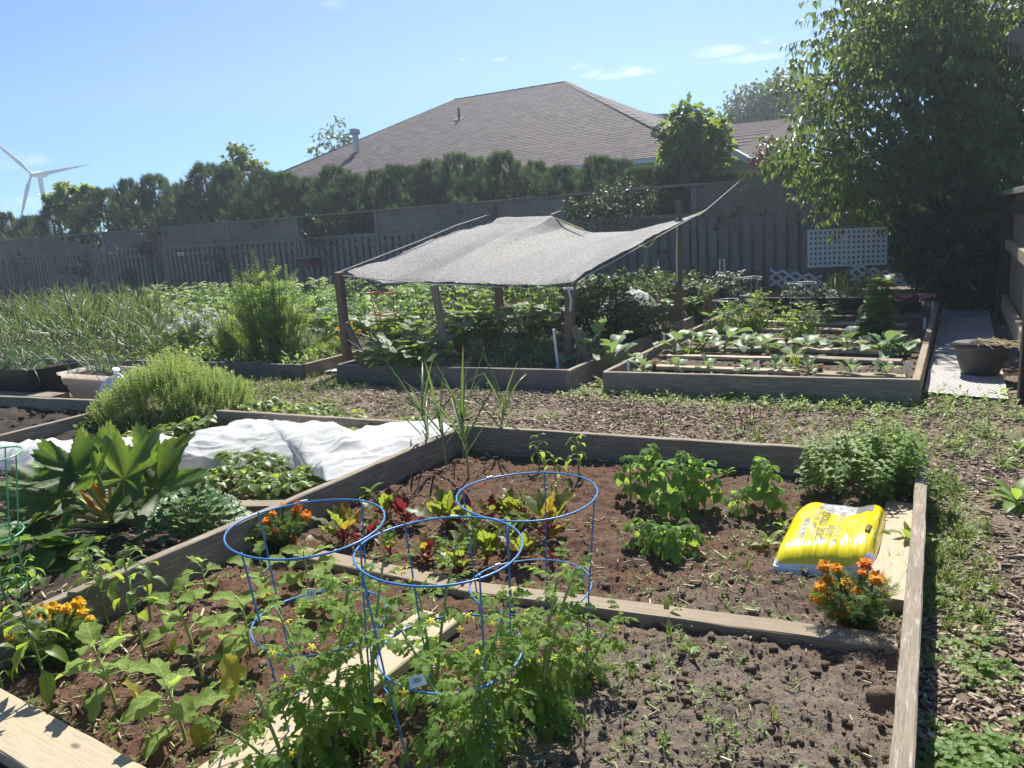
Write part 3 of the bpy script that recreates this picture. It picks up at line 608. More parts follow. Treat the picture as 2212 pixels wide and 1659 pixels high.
# ------------------------------------------------------------------ back fence
F0 = g(1588, 628, 0); FZ = 1.94; FL = 1.36
def fpt(px, py, off=0.0): return onplane(px, py, F0+E1*off, E1)
def fs(px, py): return float(np.dot(fpt(px, py)-F0, E2))
def fat(s, z, off=0.0): return F0+E2*s+E1*off+UP*z
ps = [fs(px, 480) for px in (-70, 29, 124, 218, 350, 491, 641, 813, 1008, 1221, 1500, 1817)]; ps += [ps[-1]+2.5, ps[-1]+5.0]
fence = thing('wooden_fence', 'long grey weathered board fence topped with diagonal lattice', 'fence', F0)
kinds = ['lat', 'lat', 'broken', 'lat', 'lat', 'lat', 'open', 'lat', 'lat', 'open', 'lat', 'lat', 'lat']
for s in ps: beam('post', fence, fat(s, -.05, .01), fat(s, FZ-.02, .01), .10, .09, M['fence_wood'], nrm=E1, seg=4)
for i, (a, b) in enumerate(zip(ps[:-1], ps[1:])):
    a1, b1 = a+.052, b-.052; dz = (random.random()-.5)*.03
    beam('top_rail', fence, fat(a-.0, FZ+dz*.3, .0), fat(b-.003, FZ+dz*.3, .0), .12, .035, M['fence_wood'], seg=5)
    beam('rail', fence, fat(a1, FL+.035, .0), fat(b1, FL+.035, .0), .045, .085, M['fence_wood'], seg=4)
    beam('rail', fence, fat(a1, .35, .03), fat(b1, .35, .03), .035, .08, M['fence_wood'], seg=3); beam('rail', fence, fat(a1, 1.20, .03), fat(b1, 1.20, .03), .035, .08, M['fence_wood'], seg=3)
    if kinds[i] != 'open':
        G = Geo(); h0, h1 = FL+.08, FZ-.02; H = h1-h0; sp = .098
        for sg, off in ((1, -.012), (-1, .0)):
            for k in np.arange(a1-H, b1+H, sp):
                # a 45 degree strip clipped to the panel
                s0, s1, z0, z1 = k, k+sg*H, h0, h1
                if kinds[i] == 'broken':
                    frac = np.clip(1-((k-a1)/(b1-a1))*1.0, .05, 1); z1 = h0+H*.75*frac; s1 = k+sg*(z1-z0)
                def cl(s0, z0, s1, z1):
                    for lim, lo in ((a1, True), (b1, False)):
                        for q in (0, 1):
                            s = (s0, s1)[q]
                            if (s < lim) == lo and s != lim:
                                if s1 == s0: return None
                                t = (lim-s0)/(s1-s0)
                                if not 0 <= t <= 1: return None
                                zz = z0+t*(z1-z0)
                                if q == 0: s0, z0 = lim, zz
                                else: s1, z1 = lim, zz
                    return s0, z0, s1, z1
                c = cl(s0, z0, s1, z1)
                if c is None or abs(c[0]-c[2]) < .01: continue
                p, q = fat(c[0], c[1], off), fat(c[2], c[3], off); d = (q-p)/np.linalg.norm(q-p); n = np.cross(E1, d); wd = .019; e = E1*.005
                V = [p+n*wd-e, p-n*wd-e, q-n*wd-e, q+n*wd-e, p+n*wd+e, p-n*wd+e, q-n*wd+e, q+n*wd+e]
                G.add(V, [[0, 1, 2, 3], [7, 6, 5, 4], [0, 4, 5, 1], [3, 2, 6, 7], [1, 5, 6, 2], [0, 3, 7, 4]], r=random.random())
        part('lattice_panel', G, M['fence_wood'], fence, world=True, smooth=False, kind='stuff')
    # boards on both faces, leaving gaps on the left as the photo shows
    pitch = .205 if i < 9 else .215; k = 0
    nb = int((b-a-.11)/pitch)+1; pt = (b-a-.104)/nb
    for j in range(nb):
        s = a+.052+pt*(j+.5)+(random.random()-.5)*.012; wdt = (.115 if i < 9 else .135); lean = (random.random()-.5)*.02
        beam('board', fence, fat(s, .04, -.006), fat(s+lean, FL-.012+(random.random()-.5)*.015, -.006), wdt, .019, M['fence_wood'], nrm=E1, seg=2, cham=.003)
        if -9 < i:
            s2 = s+pt/2; lean = (random.random()-.5)*.02
            if s2 < b-.08 and i < 12: beam('board', fence, fat(s2, .04, .062), fat(s2+lean, FL-.01, .062), wdt-.01, .018, M['fence_wood'], nrm=E1, seg=1, cham=0)
# small sign, number and nest box on the fence
sg = thing('fence_sign', 'small cream sign with dark marks on the fence rail at left', 'sign', fpt(390, 548, -.05))
c = fpt(390, 548.5, -.045); wv = E2*.118; part('plate', Geo().box(c, (1, 1, 1), rot=np.stack([wv*2, E1*.012, UP*.088], 1)), M['sign_cream'], sg, world=True, smooth=False)
Gs = Geo()
for x, z, a, b in ((-.005, .018, .05, .028), (-.055, -.018, .026, .02), (.0, -.018, .075, .024), (.07, -.017, .035, .022), (-.005, .0, .035, .016)): Gs.box(c-E1*.0085+E2*x+UP*z, (1, 1, 1), rot=np.stack([E2*a, E1*.004, UP*b], 1))
part('print', Gs, M['patch_green'], sg, world=True, smooth=False)
num = thing('lot_number', 'dark painted digit 1 on a fence board above the white trellis', 'number', fpt(1780, 464, -.02)); c = fpt(1779, 464.5, -.018)
Gn = Geo(); Gn.box(c+E2*.012, (1, 1, 1), rot=np.stack([E2*.018, E1*.003, UP*.11], 1)); dd = (E2*.7+UP*.72); dd /= np.linalg.norm(dd); Gn.box(c+E2*-.012+UP*.036, (1, 1, 1), rot=np.stack([dd*.055, E1*.003, np.cross(dd, E1)*.014], 1))
part('digit', Gn, M['black_print'], num, world=True, smooth=False)
nb_ = thing('nest_box', 'dark red wooden nest box on a post before the fence', 'nest box', fpt(664, 566, -.5)); c = fpt(664, 567, -.45); rt = np.stack([E2, E1, UP], 1)
part('body', Geo().box(c, (.46, .3, .2), rot=rt), M['birdhouse_red'], nb_, world=True, smooth=False)
part('roof', Geo().box(c+UP*.115, (.54, .38, .03), rot=rt), M['fence_wood'], nb_, world=True, smooth=False); part('post', Geo().box(np.array([c[0], c[1], c[2]/2-.1]), (.06, .06, c[2]-.2)), M['fence_wood'], nb_, world=True, smooth=False)
# ------------------------------------------------------------------ white lattice on the back fence
def lattice_sq():
    p = [fpt(x, y, -.10) for x, y in ((1745, 578), (1915, 571), (1917, 490), (1745, 497))]; t = thing('white_trellis', 'white square grid trellis panel leaning on the back fence', 'trellis', p[0])
    def at(u, v): return p[0]*(1-u)*(1-v)+p[1]*u*(1-v)+p[2]*u*v+p[3]*(1-u)*v
    nv, nh = 17, 8
    for i in range(nv):
        u = .012+i*(.976)/(nv-1); beam('strip', t, at(u, 0), at(u, 1), .044, .006, M['white_vinyl'], nrm=E1, seg=1, cham=0, jit=.0004)
    for j in range(nh):
        v = .025+j*.95/(nh-1); beam('strip', t, at(0, v)-E1*.007, at(1, v)-E1*.007, .042, .006, M['white_vinyl'], nrm=E1, seg=1, cham=0, jit=.0004)
lattice_sq()
def lattice_dia(pts, n, label):
    a, b, h0, h1 = pts; t = thing('lattice_edging', label, 'lattice', a, group='white diamond lattice strips by the back fence'); Lh = b-a; k = 0
    for sgn, off in ((1, 0.0), (-1, -.008)):
        for i in range(-2, n+1):
            u0, u1 = (i/n, (i+2)/n) if sgn > 0 else ((i+2)/n, i/n); v0, v1 = 0.0, 1.0
            def cl(u0, v0, u1, v1):
                for lo in (0.0, 1.0):
                    pass
                if u0 < 0: v0 += (0-u0)/(u1-u0)*(v1-v0); u0 = 0
                if u1 < 0: v1 = v0+(0-u0)/(u1-u0)*(v1-v0); u1 = 0
                if u0 > 1: v0 = v0+(1-u0)/(u1-u0)*(v1-v0); u0 = 1
                if u1 > 1: v1 = v0+(1-u0)/(u1-u0)*(v1-v0); u1 = 1
                return u0, v0, u1, v1
            if max(u0, u1) <= 0.001 or min(u0, u1) >= .999: continue
            c = cl(u0, v0, u1, v1)
            P = [a+Lh*c[0]+UP*((h0*(1-c[0])+h1*c[0])*c[1])+E1*off, a+Lh*c[2]+UP*((h0*(1-c[2])+h1*c[2])*c[3])+E1*off]
            if np.linalg.norm(P[0]-P[1]) < .04: continue
            beam('strip', t, P[0], P[1], .042, .006, M['white_vinyl'], nrm=E1, seg=1, cham=0, jit=.0003)
lattice_dia((fpt(1663, 618, -.35), fpt(1775, 628, -.35), .30, .26), 4, 'short piece of white diamond lattice behind the daisies')
lattice_dia((fpt(1836, 606, -.35), fpt(1992, 622, -.35), .28, .16), 6, 'drooping white diamond lattice edging at the foot of the dark tree')
# ------------------------------------------------------------------ house behind the hedge
EZ = 3.0
H0 = g(1346, 347, EZ); HP = .46
nf = np.cross(E2, E1+HP*UP); nf /= np.linalg.norm(nf)
def rp(px, py): return onplane(px, py, H0, nf)
rA, rB = rp(985, 213), rp(1215, 180); rz = (rA[2]+rB[2])/2
rL, rR = rp(640, 358), rp(1429, 284)
def toeave(a, b, z=EZ): t = (z-a[2])/(b[2]-a[2]); return a+(b-a)*t
cL, cR = toeave(rA, rL), toeave(rB, rR)
rA[2] = rB[2] = rz; dpt = np.dot(rA-H0, E1); rB = rB+E1*(dpt-np.dot(rB-H0, E1))
bL, bR = cL+E1*2*dpt, cR+E1*2*dpt
house = thing('house', 'low house with a broad brown shingled hip roof behind the hedge', 'house', (H0+E1*4)*np.array([1, 1, 0]))
part('roof', Geo().add([cL, cR, rB, rA, bL, bR], [[0, 1, 2, 3], [5, 4, 3, 2]]).add([cR, bR, rB], [[0, 1, 2]]).add([bL, cL, rA], [[0, 1, 2]]), M['shingle'], house, world=True, smooth=False)
ins = lambda p, a, b: np.array([*(p+E1*a+E2*b)[:2], 0])
w4 = [ins(cL, .5, .5), ins(cR, .5, -.5), ins(bR, -.5, -.5), ins(bL, -.5, .5)]
V = w4+[q+UP*(EZ-.08) for q in w4]
part('wall', Geo().add(V, [[0, 1, 5, 4], [1, 2, 6, 5], [2, 3, 7, 6], [3, 0, 4, 7]]), M['house_wall'], house, world=True, smooth=False)
beam('gutter', house, cL-UP*.07-E1*.05, cR-UP*.07-E1*.05, .10, .11, M['white_trim'], seg=1, cham=0); beam('gutter', house, cR-UP*.07+E2*.05, bR-UP*.07+E2*.05, .10, .12, M['white_trim'], seg=1, cham=0)
beam('soffit', house, cL+E1*.22-UP*.11, cR+E1*.22-UP*.11, .5, .02, M['white_trim'], seg=1, cham=0)
def shingles(c00, uvec, vvec, nrm, poly2, name, big=300):
    """courses of tabs on a roof plane; poly2 in (u, v) metres"""
    P = np.array(poly2); vmax = P[:, 1].max(); rowh, tw = .15, .34; full = []; G = Geo(); tabs = []
    for r in range(int(vmax/rowh)):
        v0 = r*rowh; vm_ = v0+rowh*.5; xs = []
        for i in range(len(P)):
            a, b = P[i], P[(i+1) % len(P)]
            if (a[1] > vm_) != (b[1] > vm_): xs.append(a[0]+(vm_-a[1])/(b[1]-a[1])*(b[0]-a[0]))
        if len(xs) < 2: continue
        xl, xr = min(xs), max(xs); x = xl-(r*.37 % 1)*tw
        while x < xr:
            a, b = max(x, xl), min(x+tw-.010, xr)
            if b-a > .03: tabs.append((a, b, v0, b-a > tw-.02))
            x += tw
    def wedge(wd): return np.array([[0, -.012, .015], [wd, -.012, .015], [wd, rowh+.01, .003], [0, rowh+.01, .003], [0, -.012, .002], [wd, -.012, .002]]), np.array([[0, 1, 2, 3], [4, 5, 1, 0]])
    Bm = np.stack([uvec, vvec, nrm], 1); cen = [c00+uvec*(a+b)/2+vvec*(v+.07) for a, b, v, f in tabs]
    ds = [np.linalg.norm(c-np.array([0, 0, CZ])) if (tabs[i][3] and c[2] > EZ+.75) else 1e9 for i, c in enumerate(cen)]
    near = set(np.argsort(ds)[:big].tolist()) if big else set(); me = None
    for i, (a, b, v, f) in enumerate(tabs):
        o = c00+uvec*a+vvec*v
        if i in near:
            if me is None: Vw, Fw = wedge(tw-.010); me = Geo().add(Vw, Fw).mesh('shingle', M['shingle'], False)
            ob = bpy.data.objects.new('shingle', me); Mx = Matrix.Identity(4)
            for p in range(3):
                for q in range(3): Mx[p][q] = Bm[p, q]
                Mx[p][3] = o[p]
            link(ob, house, Mx)
        else:
            Vw, Fw = wedge(b-a); G.add(Vw @ Bm.T+o, Fw, r=random.random())
    part('shingle_courses', G, M['shingle'], house, world=True, smooth=False, kind='stuff')
vv = E1+HP*UP; vv /= np.linalg.norm(vv); nn = np.cross(E2, vv)
uvc = lambda p: (np.dot(p-cL, E2), np.dot(p-cL, vv))
shingles(cL, E2, vv, nn, [uvc(cL), uvc(cR), uvc(rB), uvc(rA)], 'front')
for a, b in ((cR, rB), (cL, rA)):
    nh = 26
    for i in range(nh):
        p, q = a+(b-a)*(i/nh), a+(b-a)*((i+1.15)/nh); beam('ridge_cap', house, p+UP*.03, q+UP*.018, .30, .018, M['shingle'], seg=1, cham=0)
for i in range(10): beam('ridge_cap', house, rA+(rB-rA)*i/10+UP*.03, rA+(rB-rA)*(i+1.1)/10+UP*.02, .3, .02, M['shingle'], seg=1, cham=0)
vp = rp(992, 258); Gv = Geo(); Gv.tube([vp-UP*.1, vp+UP*.42], .055, 10); part('vent_pipe', Gv, M['dark_vent'], house, world=True)
part('vent_flashing', Geo().box(vp+nn*.02, (1, 1, 1), rot=np.stack([E2*.42, vv*.34, nn*.03], 1)), M['dark_vent'], house, world=True, smooth=False)
ch = rA+(cL-rA)*.62+E1*.25; t0 = aty_top(ch, 279)
cp_ = onplane(768, 300, ch, E1); Gv = Geo(); Gv.tube([cp_-UP*.5, cp_+UP*.16], .12, 12); Gv.tube([cp_+UP*.16, cp_+UP*.17, cp_+UP*.36, cp_+UP*.37], [.13, .20, .20, .12], 14); part('flue', Gv, M['metal_vent'], house, world=True)
# low wing at right, rear ridge
W0 = g(1640, 331, 2.65)+E1*1.5; wn = np.cross(E2, E1+.62*UP); wn /= np.linalg.norm(wn)
W0 = g(1640, 331, 2.65); wq = [onplane(x, y, W0, wn) for x, y in ((1540, 339), (1706, 330), (1731, 253), (1550, 272))]
wq[0][2] = wq[1][2] = 2.65; wr = wq[2][2]; wb = [wq[1]+E1*2*np.dot(wq[2]-wq[1], E1), wq[0]+E1*2*np.dot(wq[3]-wq[0], E1)]
part('roof', Geo().add([wq[0], wq[1], wq[2], wq[3], wb[0], wb[1]], [[0, 1, 2, 3], [4, 5, 3, 2]]), M['shingle'], house, world=True, smooth=False)
wv = E1+.62*UP; wv /= np.linalg.norm(wv); wN = np.cross(E2, wv); uw = lambda p: (np.dot(p-wq[0], E2), np.dot(p-wq[0], wv)); shingles(wq[0], E2, wv, wN, [uw(q) for q in wq], 'wing', 0)
gb = [wq[1]-E2*.15, wb[0]-E2*.15]; part('gable_wall', Geo().add([gb[0]*[1, 1, 0], gb[1]*[1, 1, 0], gb[1], gb[0]], [[0, 1, 2, 3]]).add([gb[0], gb[1], wq[2]-E2*.15-UP*.05], [[0, 1, 2]]), M['house_wall'], house, world=True, smooth=False)
part('wing_wall', Geo().add([(wq[0]+E1*.3)*[1, 1, 0], (wq[1]+E1*.3)*[1, 1, 0], wq[1]+E1*.3, wq[0]+E1*.3], [[0, 1, 2, 3]]), M['house_wall'], house, world=True, smooth=False)
beam('barge_board', house, wq[1]-UP*.05, wq[2]-UP*.05, .04, .14, M['white_trim'], seg=1, cham=0); beam('gutter', house, wq[0]-UP*.05-E1*.05, wq[1]-UP*.05-E1*.05, .1, .11, M['white_trim'], seg=1, cham=0)
q0 = rB+E1*3; bk = [aty(1396, 248, q0[1]+3), aty(1440, 245, q0[1]+2.5), aty(1480, 262, q0[1]+2), aty(1490, 300, q0[1]+2), aty(1396, 300, q0[1]+3)]
part('rear_gable', Geo().add([*bk, *[b+E1*2.5 for b in bk]], [[0, 1, 6, 5], [1, 2, 7, 6]]).add([bk[0], bk[1], bk[2]], [[0, 1, 2]]).add([bk[0], bk[2], bk[3], bk[4]], [[0, 1, 2, 3]]), M['shingle'], house, world=True, smooth=False)
beam('barge_board', house, bk[0]+UP*.02, aty(1455, 258, bk[1][1]-.1), .12, .16, M['white_trim'], seg=1, cham=0)
beam('barge_board', house, aty(1558, 312, wq[0][1]-.4), aty(1619, 347, wq[0][1]-.8), .2, .12, M['white_trim'], seg=1, cham=0)
# ------------------------------------------------------------------ wind turbine
TY = 130.; KT = 130/230; hub = aty(70, 377, TY); tb_ = np.array([hub[0]+1.2*KT, TY+1.5*KT, -.05])
wt = thing('wind_turbine', 'white three bladed wind turbine beyond the hedge at far left', 'wind turbine', tb_)
part('tower', Geo().tube([tb_, tb_*.5+np.array([hub[0]+1.2*KT, TY+1.5*KT, hub[2]])*.5, [hub[0]+1.2*KT, TY+1.5*KT, hub[2]]], [1.05*KT, .85*KT, .62*KT], 20), M['turbine_white'], wt, world=True)
part('nacelle', Geo().tube([hub+KT*np.array([.3, .2, 0]), hub+KT*np.array([.5, .9, .1]), hub+KT*np.array([1.6, 3.6, .15]), hub+KT*np.array([1.7, 4.0, .15])], [.31, .48, .48, .28], 12), M['turbine_white'], wt, world=True)
part('hub', Geo().tube([hub+KT*np.array([-.25, -.9, 0]), hub+KT*np.array([-.2, -.6, 0]), hub, hub+KT*np.array([.15, .35, 0])], [.07, .28, .41, .34], 14), M['turbine_white'], wt, world=True)
for ang in (3, 130.5, 243):
    a = R_(ang+3.4); d = np.array([math.cos(a), 0, math.sin(a)]); nrm_ = np.array([0, -1., 0]); ch_ = np.cross(d, nrm_); t = np.linspace(0, 1, 14); Lb = 16.8*KT
    chord = np.interp(t, [0, .06, .2, 1], np.array([.55, .6, 1.35, .12])*KT); th_ = np.interp(t, [0, .1, .25, 1], np.array([.55, .5, .3, .03])*KT); V = []
    for tt, c, h in zip(t, chord, th_):
        o = hub+d*(.4*KT+tt*Lb)+nrm_*.3*KT
        for k in range(8): an = k*math.pi/4; V.append(o+ch_*(c*math.cos(an)*.5+c*.22)+nrm_*h*.5*math.sin(an))
    F = [[i*8+k, i*8+(k+1) % 8, (i+1)*8+(k+1) % 8, (i+1)*8+k] for i in range(13) for k in range(8)]
    part('blade', Geo().add(V, F).add(V[-8:], [[0, 1, 2, 3], [0, 3, 4, 7], [4, 5, 6, 7]]), M['turbine_white'], wt, world=True)
# ------------------------------------------------------------------ cedars of the hedge
fr = []
for i in range(6):
    a = (i-2.5)*.33; q = gleaf(.62-.09*abs(i-2.5), .085, 1, 1, lambda t: 1-t*.8, 0, 0); fr.append(xf(q, (0, .30-abs(i-2.5)*.05, 0), (math.sin(a), math.cos(a), .12*((i % 2)*2-1)), (0, 0, 1)))
fr.append(gleaf(.5, .05, 1, 1, lambda t: 1-t*.5, 0, 0)); frond = merge(*fr)
def cedar_mesh(seed, n=2700):
    r = np.random.default_rng(seed); G = Geo(); h = r.random(n)**.85; az = r.random(n)*2*np.pi; lump = 1+.34*np.sin(az*3+h*9+seed)+.26*np.sin(az*5-h*16+seed*2)+.15*np.sin(az*9+h*31)
    prof = (.55+.45*np.sin(np.clip(h*1.05, 0, 1)*np.pi*.62+.5))*np.clip((1-h)*2.6+.10, 0, 1)**.75
    rad = .80*prof*lump*np.sqrt(r.uniform(.25, 1, n)); P = np.stack([np.cos(az)*rad, np.sin(az)*rad, .12+h*2.5], 1)
    D = np.stack([np.cos(az)*.75, np.sin(az)*.75, .35+.9*r.random(n)+h*.8], 1)+r.normal(0, .28, (n, 3)); Nn = np.stack([-np.sin(az), np.cos(az), r.normal(0, .5, n)], 1)+r.normal(0, .5, (n, 3))
    scatter(G, frond, P, D, Nn, r.uniform(.13, .28, n)*np.where(h > .85, .8, 1)); return G.mesh('crown', M['cedar_leaf'])
cm = [cedar_mesh(s) for s in range(5)]; ctr = Geo().tube([[0, 0, -.05], [0, 0, 1.2], [.03, 0, 2.3]], [.07, .05, .015], 6).mesh('trunk', M['bark'])
peaks = [(-45, 452), (12, 455), (62, 462), (110, 440), (222, 402), (272, 382), (330, 372), (388, 395), (440, 347), (488, 352), (560, 362), (612, 366), (668, 378), (716, 352), (758, 368), (811, 362), (850, 350), (890, 352), (931, 338), (981, 324), (1025, 335), (1086, 322), (1155, 342), (1215, 350), (1288, 329), (1333, 338), (1385, 352), (1425, 360), (1545, 372), (1600, 365), (1690, 352), (1760, 350)]
ordn = ['first', 'second', 'third', 'fourth', 'fifth', 'sixth', 'seventh', 'eighth', 'ninth', 'tenth', 'eleventh', 'twelfth', 'thirteenth', 'fourteenth', 'fifteenth', 'sixteenth', 'seventeenth', 'eighteenth', 'nineteenth', 'twentieth',
        'twenty-first', 'twenty-second', 'twenty-third', 'twenty-fourth', 'twenty-fifth', 'twenty-sixth', 'twenty-seventh', 'twenty-eighth', 'twenty-ninth', 'thirtieth', 'thirty-first', 'thirty-second']
for i, (px, py) in enumerate(peaks):
    p = onplane(px, py, F0+E1*(1.15+.5*random.random()), E1); sc = p[2]/2.72; b = np.array([p[0], p[1], -.05])
    o = thing('cedar_tree', f'{ordn[i]} bushy green cedar from the left in the hedge behind the fence', 'tree', b, random.random()*6, 'cedars of the hedge behind the fence')
    ws = random.uniform(.9, 1.4)
    for nm, me in (('crown', cm[i % 5]), ('trunk', ctr)): c = bpy.data.objects.new(nm, me); link(c, o); c.scale = (ws, ws, sc)
# ------------------------------------------------------------------ broadleaf trees and shrubs
def blob_tree(name, label, cat, base, cen, rad, n, leaf, mat, size, limbs=7, droop=0.0, group=None, rb=.06, clump=14, holes=.0, crown='crown', seed=1, flat=.6):
    """tree with trunk, limbs and a crown of leaves in clumps; cen, rad: crown ellipsoid in world space"""
    r = np.random.default_rng(seed); base = np.asarray(base, float); cen = np.asarray(cen, float); rad = np.asarray(rad, float)
    t = thing(name, label, cat, base, 0, group); Gt = Geo(); fork = base*.45+cen*.55; fork[2] = base[2]+(cen[2]-rad[2]*.55-base[2])*.9+.1
    Gt.tube(bez(base, (base+fork)/2+np.array([.05, .03, 0]), fork, 6), np.linspace(rb, rb*.7, 6), 8, m=0)
    K = max(6, n//clump); u = r.normal(size=(K, 3)); u /= np.linalg.norm(u, axis=1)[:, None]; q = r.uniform(.35, 1, K)**.6; Pc = cen+u*q[:, None]*rad*(1+.22*np.sin(u[:, :1]*5+seed))
    for k in range(limbs):
        e = Pc[r.integers(K)]; Gt.tube(bez(fork, (fork+e)/2+np.array([0, 0, .15*rad[2]]), e, 6), np.linspace(rb*.55, rb*.08, 6), 5)
    part('trunk', Gt, M['bark'], t, world=True)
    P = np.repeat(Pc, clump, 0)+r.normal(0, 1, (K*clump, 3))*rad*.13; D = r.normal(0, 1, (K*clump, 3))+np.repeat(u, clump, 0)*.9; D[:, 2] -= droop
    Nn = r.normal(0, flat, (K*clump, 3))+np.array([0, 0, 1]); G = Geo(); scatter(G, leaf, P, D, Nn, r.uniform(size*.7, size*1.25, K*clump)); part(crown, G, mat, t, world=True); return t
lf_small = gleaf(1, .55, 2, 2, fold=.2, droop=.5); lf_long = gleaf(1, .31, 3, 2, prof_lance, .35, 1.1); lf_simple = gleaf(1, .5, 2, 1, fold=0, droop=.4)
def mrf(th): return .5+.5*np.abs(np.cos(th*2.5*.97))**1.3*np.interp(np.abs(th), [0, 1.4, 3.05], [1, .9, .35])
lf_maple = pleaf(mrf, 1, 20, .1, .06)
def crown_at(px, py, rpx, rpy, depth): c = aty(px, py, depth); k = depth/FPX; return c, np.array([rpx*k, rpx*k*.9, rpy*k])
# maple sapling in front of the house
mc, mr = crown_at(1492, 318, 72, 82, fpt(1492, 380, 1.6)[1]); blob_tree('maple_sapling', 'bright green young maple standing before the house roof', 'tree', (mc[0]+.1, mc[1], -.05), mc, mr, 1500, lf_maple, M['maple_leaf'], .105, 8, .5, rb=.03, clump=10, seed=3)
for i, (px, py, s) in enumerate([(1468, 262, .16), (1545, 268, .17), (1555, 250, .14)]):
    pass
c_, r_ = crown_at(514, 355, 33, 38, 26); blob_tree('young_tree', 'light green leafy treetop rising behind the cedar hedge', 'tree', (c_[0], c_[1], -.05), c_, r_, 900, lf_small, M['maple_leaf'], .17, 5, .4, rb=.05, seed=4)
c_, r_ = crown_at(566, 378, 20, 26, 26); blob_tree('young_tree', 'small yellow-green treetop just right of the taller light one', 'tree', (c_[0], c_[1], -.05), c_, r_, 380, lf_small, M['maple_leaf'], .17, 4, .4, rb=.04, seed=5)
c_, r_ = crown_at(722, 312, 44, 38, 36); blob_tree('sparse_tree', 'thin sparse tree beside the roof flue', 'tree', (c_[0], c_[1], -.05), c_, r_, 360, lf_small, M['far_leaf'], .24, 14, .3, rb=.06, clump=6, seed=6)
c_, r_ = crown_at(1690, 240, 98, 66, 40); blob_tree('round_tree', 'large rounded green tree beyond the house wing', 'tree', (c_[0], c_[1], -.05), c_, r_, 6500, lf_small, M['far_leaf'], .30, 8, .2, rb=.2, clump=26, seed=7)
c_, r_ = crown_at(1655, 338, 38, 30, fpt(1655, 380, 1.4)[1]); blob_tree('plum_shrub', 'dark red leaved shrub above the fence before the house wing', 'shrub', (c_[0], c_[1], -.05), c_, r_, 420, lf_small, M['plum_leaf'], .085, 8, .2, rb=.03, clump=7, seed=8)
c_, r_ = crown_at(1712, 362, 48, 32, fpt(1712, 380, 1.2)[1]); blob_tree('green_shrub', 'light green shrub above the fence right of the red one', 'shrub', (c_[0], c_[1], -.05), c_, r_, 900, lf_small, M['maple_leaf'], .075, 8, .2, rb=.03, seed=9)
c_, r_ = crown_at(165, 438, 42, 34, fpt(165, 450, 1.3)[1]); blob_tree('leafy_shrub', 'broad leaved bright shrub between cedars at far left of hedge', 'shrub', (c_[0], c_[1], -.05), c_, r_, 520, lf_maple, M['maple_leaf'], .17, 8, .5, rb=.04, clump=8, seed=10)
c_, r_ = crown_at(120, 428, 18, 16, fpt(120, 440, 1.3)[1]); blob_tree('leafy_shrub', 'small broad leaved sprig beside the turbine tower', 'shrub', (c_[0], c_[1], -.05), c_, r_, 120, lf_maple, M['maple_leaf'], .16, 4, .5, rb=.03, clump=8, seed=11)
def bush(name, label, cat, px, py, rpx, rpy, off, n, mat, size, group=None, seed=1, leaf=None, crown='foliage'):
    c = fpt(px, py, off); k = c[1]/FPX; return blob_tree(name, label, cat, (c[0], c[1], .0), c, (rpx*k, rpx*k*.7, rpy*k), n, leaf or lf_simple, mat, size, 5, .2, group, .025, 12, seed=seed, crown=crown)
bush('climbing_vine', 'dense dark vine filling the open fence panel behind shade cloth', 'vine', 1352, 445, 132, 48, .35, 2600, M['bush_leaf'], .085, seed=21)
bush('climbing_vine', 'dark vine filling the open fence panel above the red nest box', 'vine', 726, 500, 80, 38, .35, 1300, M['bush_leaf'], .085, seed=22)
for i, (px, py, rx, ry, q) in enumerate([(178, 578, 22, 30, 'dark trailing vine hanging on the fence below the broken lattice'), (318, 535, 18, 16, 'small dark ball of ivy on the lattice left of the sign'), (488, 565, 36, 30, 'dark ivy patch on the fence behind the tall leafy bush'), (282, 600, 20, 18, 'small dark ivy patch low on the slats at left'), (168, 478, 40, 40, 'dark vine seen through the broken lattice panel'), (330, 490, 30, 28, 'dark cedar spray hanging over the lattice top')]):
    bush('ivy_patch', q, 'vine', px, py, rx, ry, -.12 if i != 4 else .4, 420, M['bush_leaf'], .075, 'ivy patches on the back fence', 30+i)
# ------------------------------------------------------------------ big peach tree at right, rose thicket beneath
tpoly = np.array([(1858, -140), (1838, 5), (1812, 62), (1802, 130), (1768, 158), (1772, 205), (1800, 250), (1748, 306), (1722, 300), (1745, 345), (1738, 392), (1800, 420), (1850, 425), (1900, 452), (1960, 470), (2060, 520), (2130, 545), (2205, 520), (2420, 420), (2420, -140)], float)
t = thing('peach_tree', 'big tree with drooping narrow leaves filling the upper right corner', 'tree', g(2055, 652, 0)+E1*.8)
tb0 = np.array(g(2055, 652, 0)+E1*.8); fork = aty(2045, 470, tb0[1]-.2); Gt = Geo(); Gt.tube(bez(tb0, tb0*.5+fork*.5+np.array([.1, 0, 0]), fork, 7), np.linspace(.13, .10, 7), 10)
r = np.random.default_rng(77); Pc = []; cl = []
while len(cl) < 190:
    q = r.uniform([1715, -140], [2420, 560])
    if inside(q[:1], q[1:], tpoly)[0] and np.hypot((q[0]-1940)/60, (q[1]-212)/30) > 1: cl.append((q[0], q[1], r.uniform(9.2, 12.6)))
for q in cl:
    c = aty(*q)
    for k in range(21):
        e = c+r.normal(0, 1, 3)*[.24, .24, .17]; Pc.append(e)
Pc = np.array(Pc)
for q in cl[::2]:
    e = aty(*q); Gt.tube(bez(fork, (fork+e)/2+np.array([0, 0, .3]), e, 7), np.linspace(.055, .008, 7), 6)
part('trunk', Gt, M['bark'], t, world=True)
n = 13; K = len(Pc); G = Geo(); az = r.random(K)*2*np.pi; tw = np.stack([np.cos(az), np.sin(az), r.uniform(-.5, .5, K)], 1); s = np.linspace(0, 1, n)
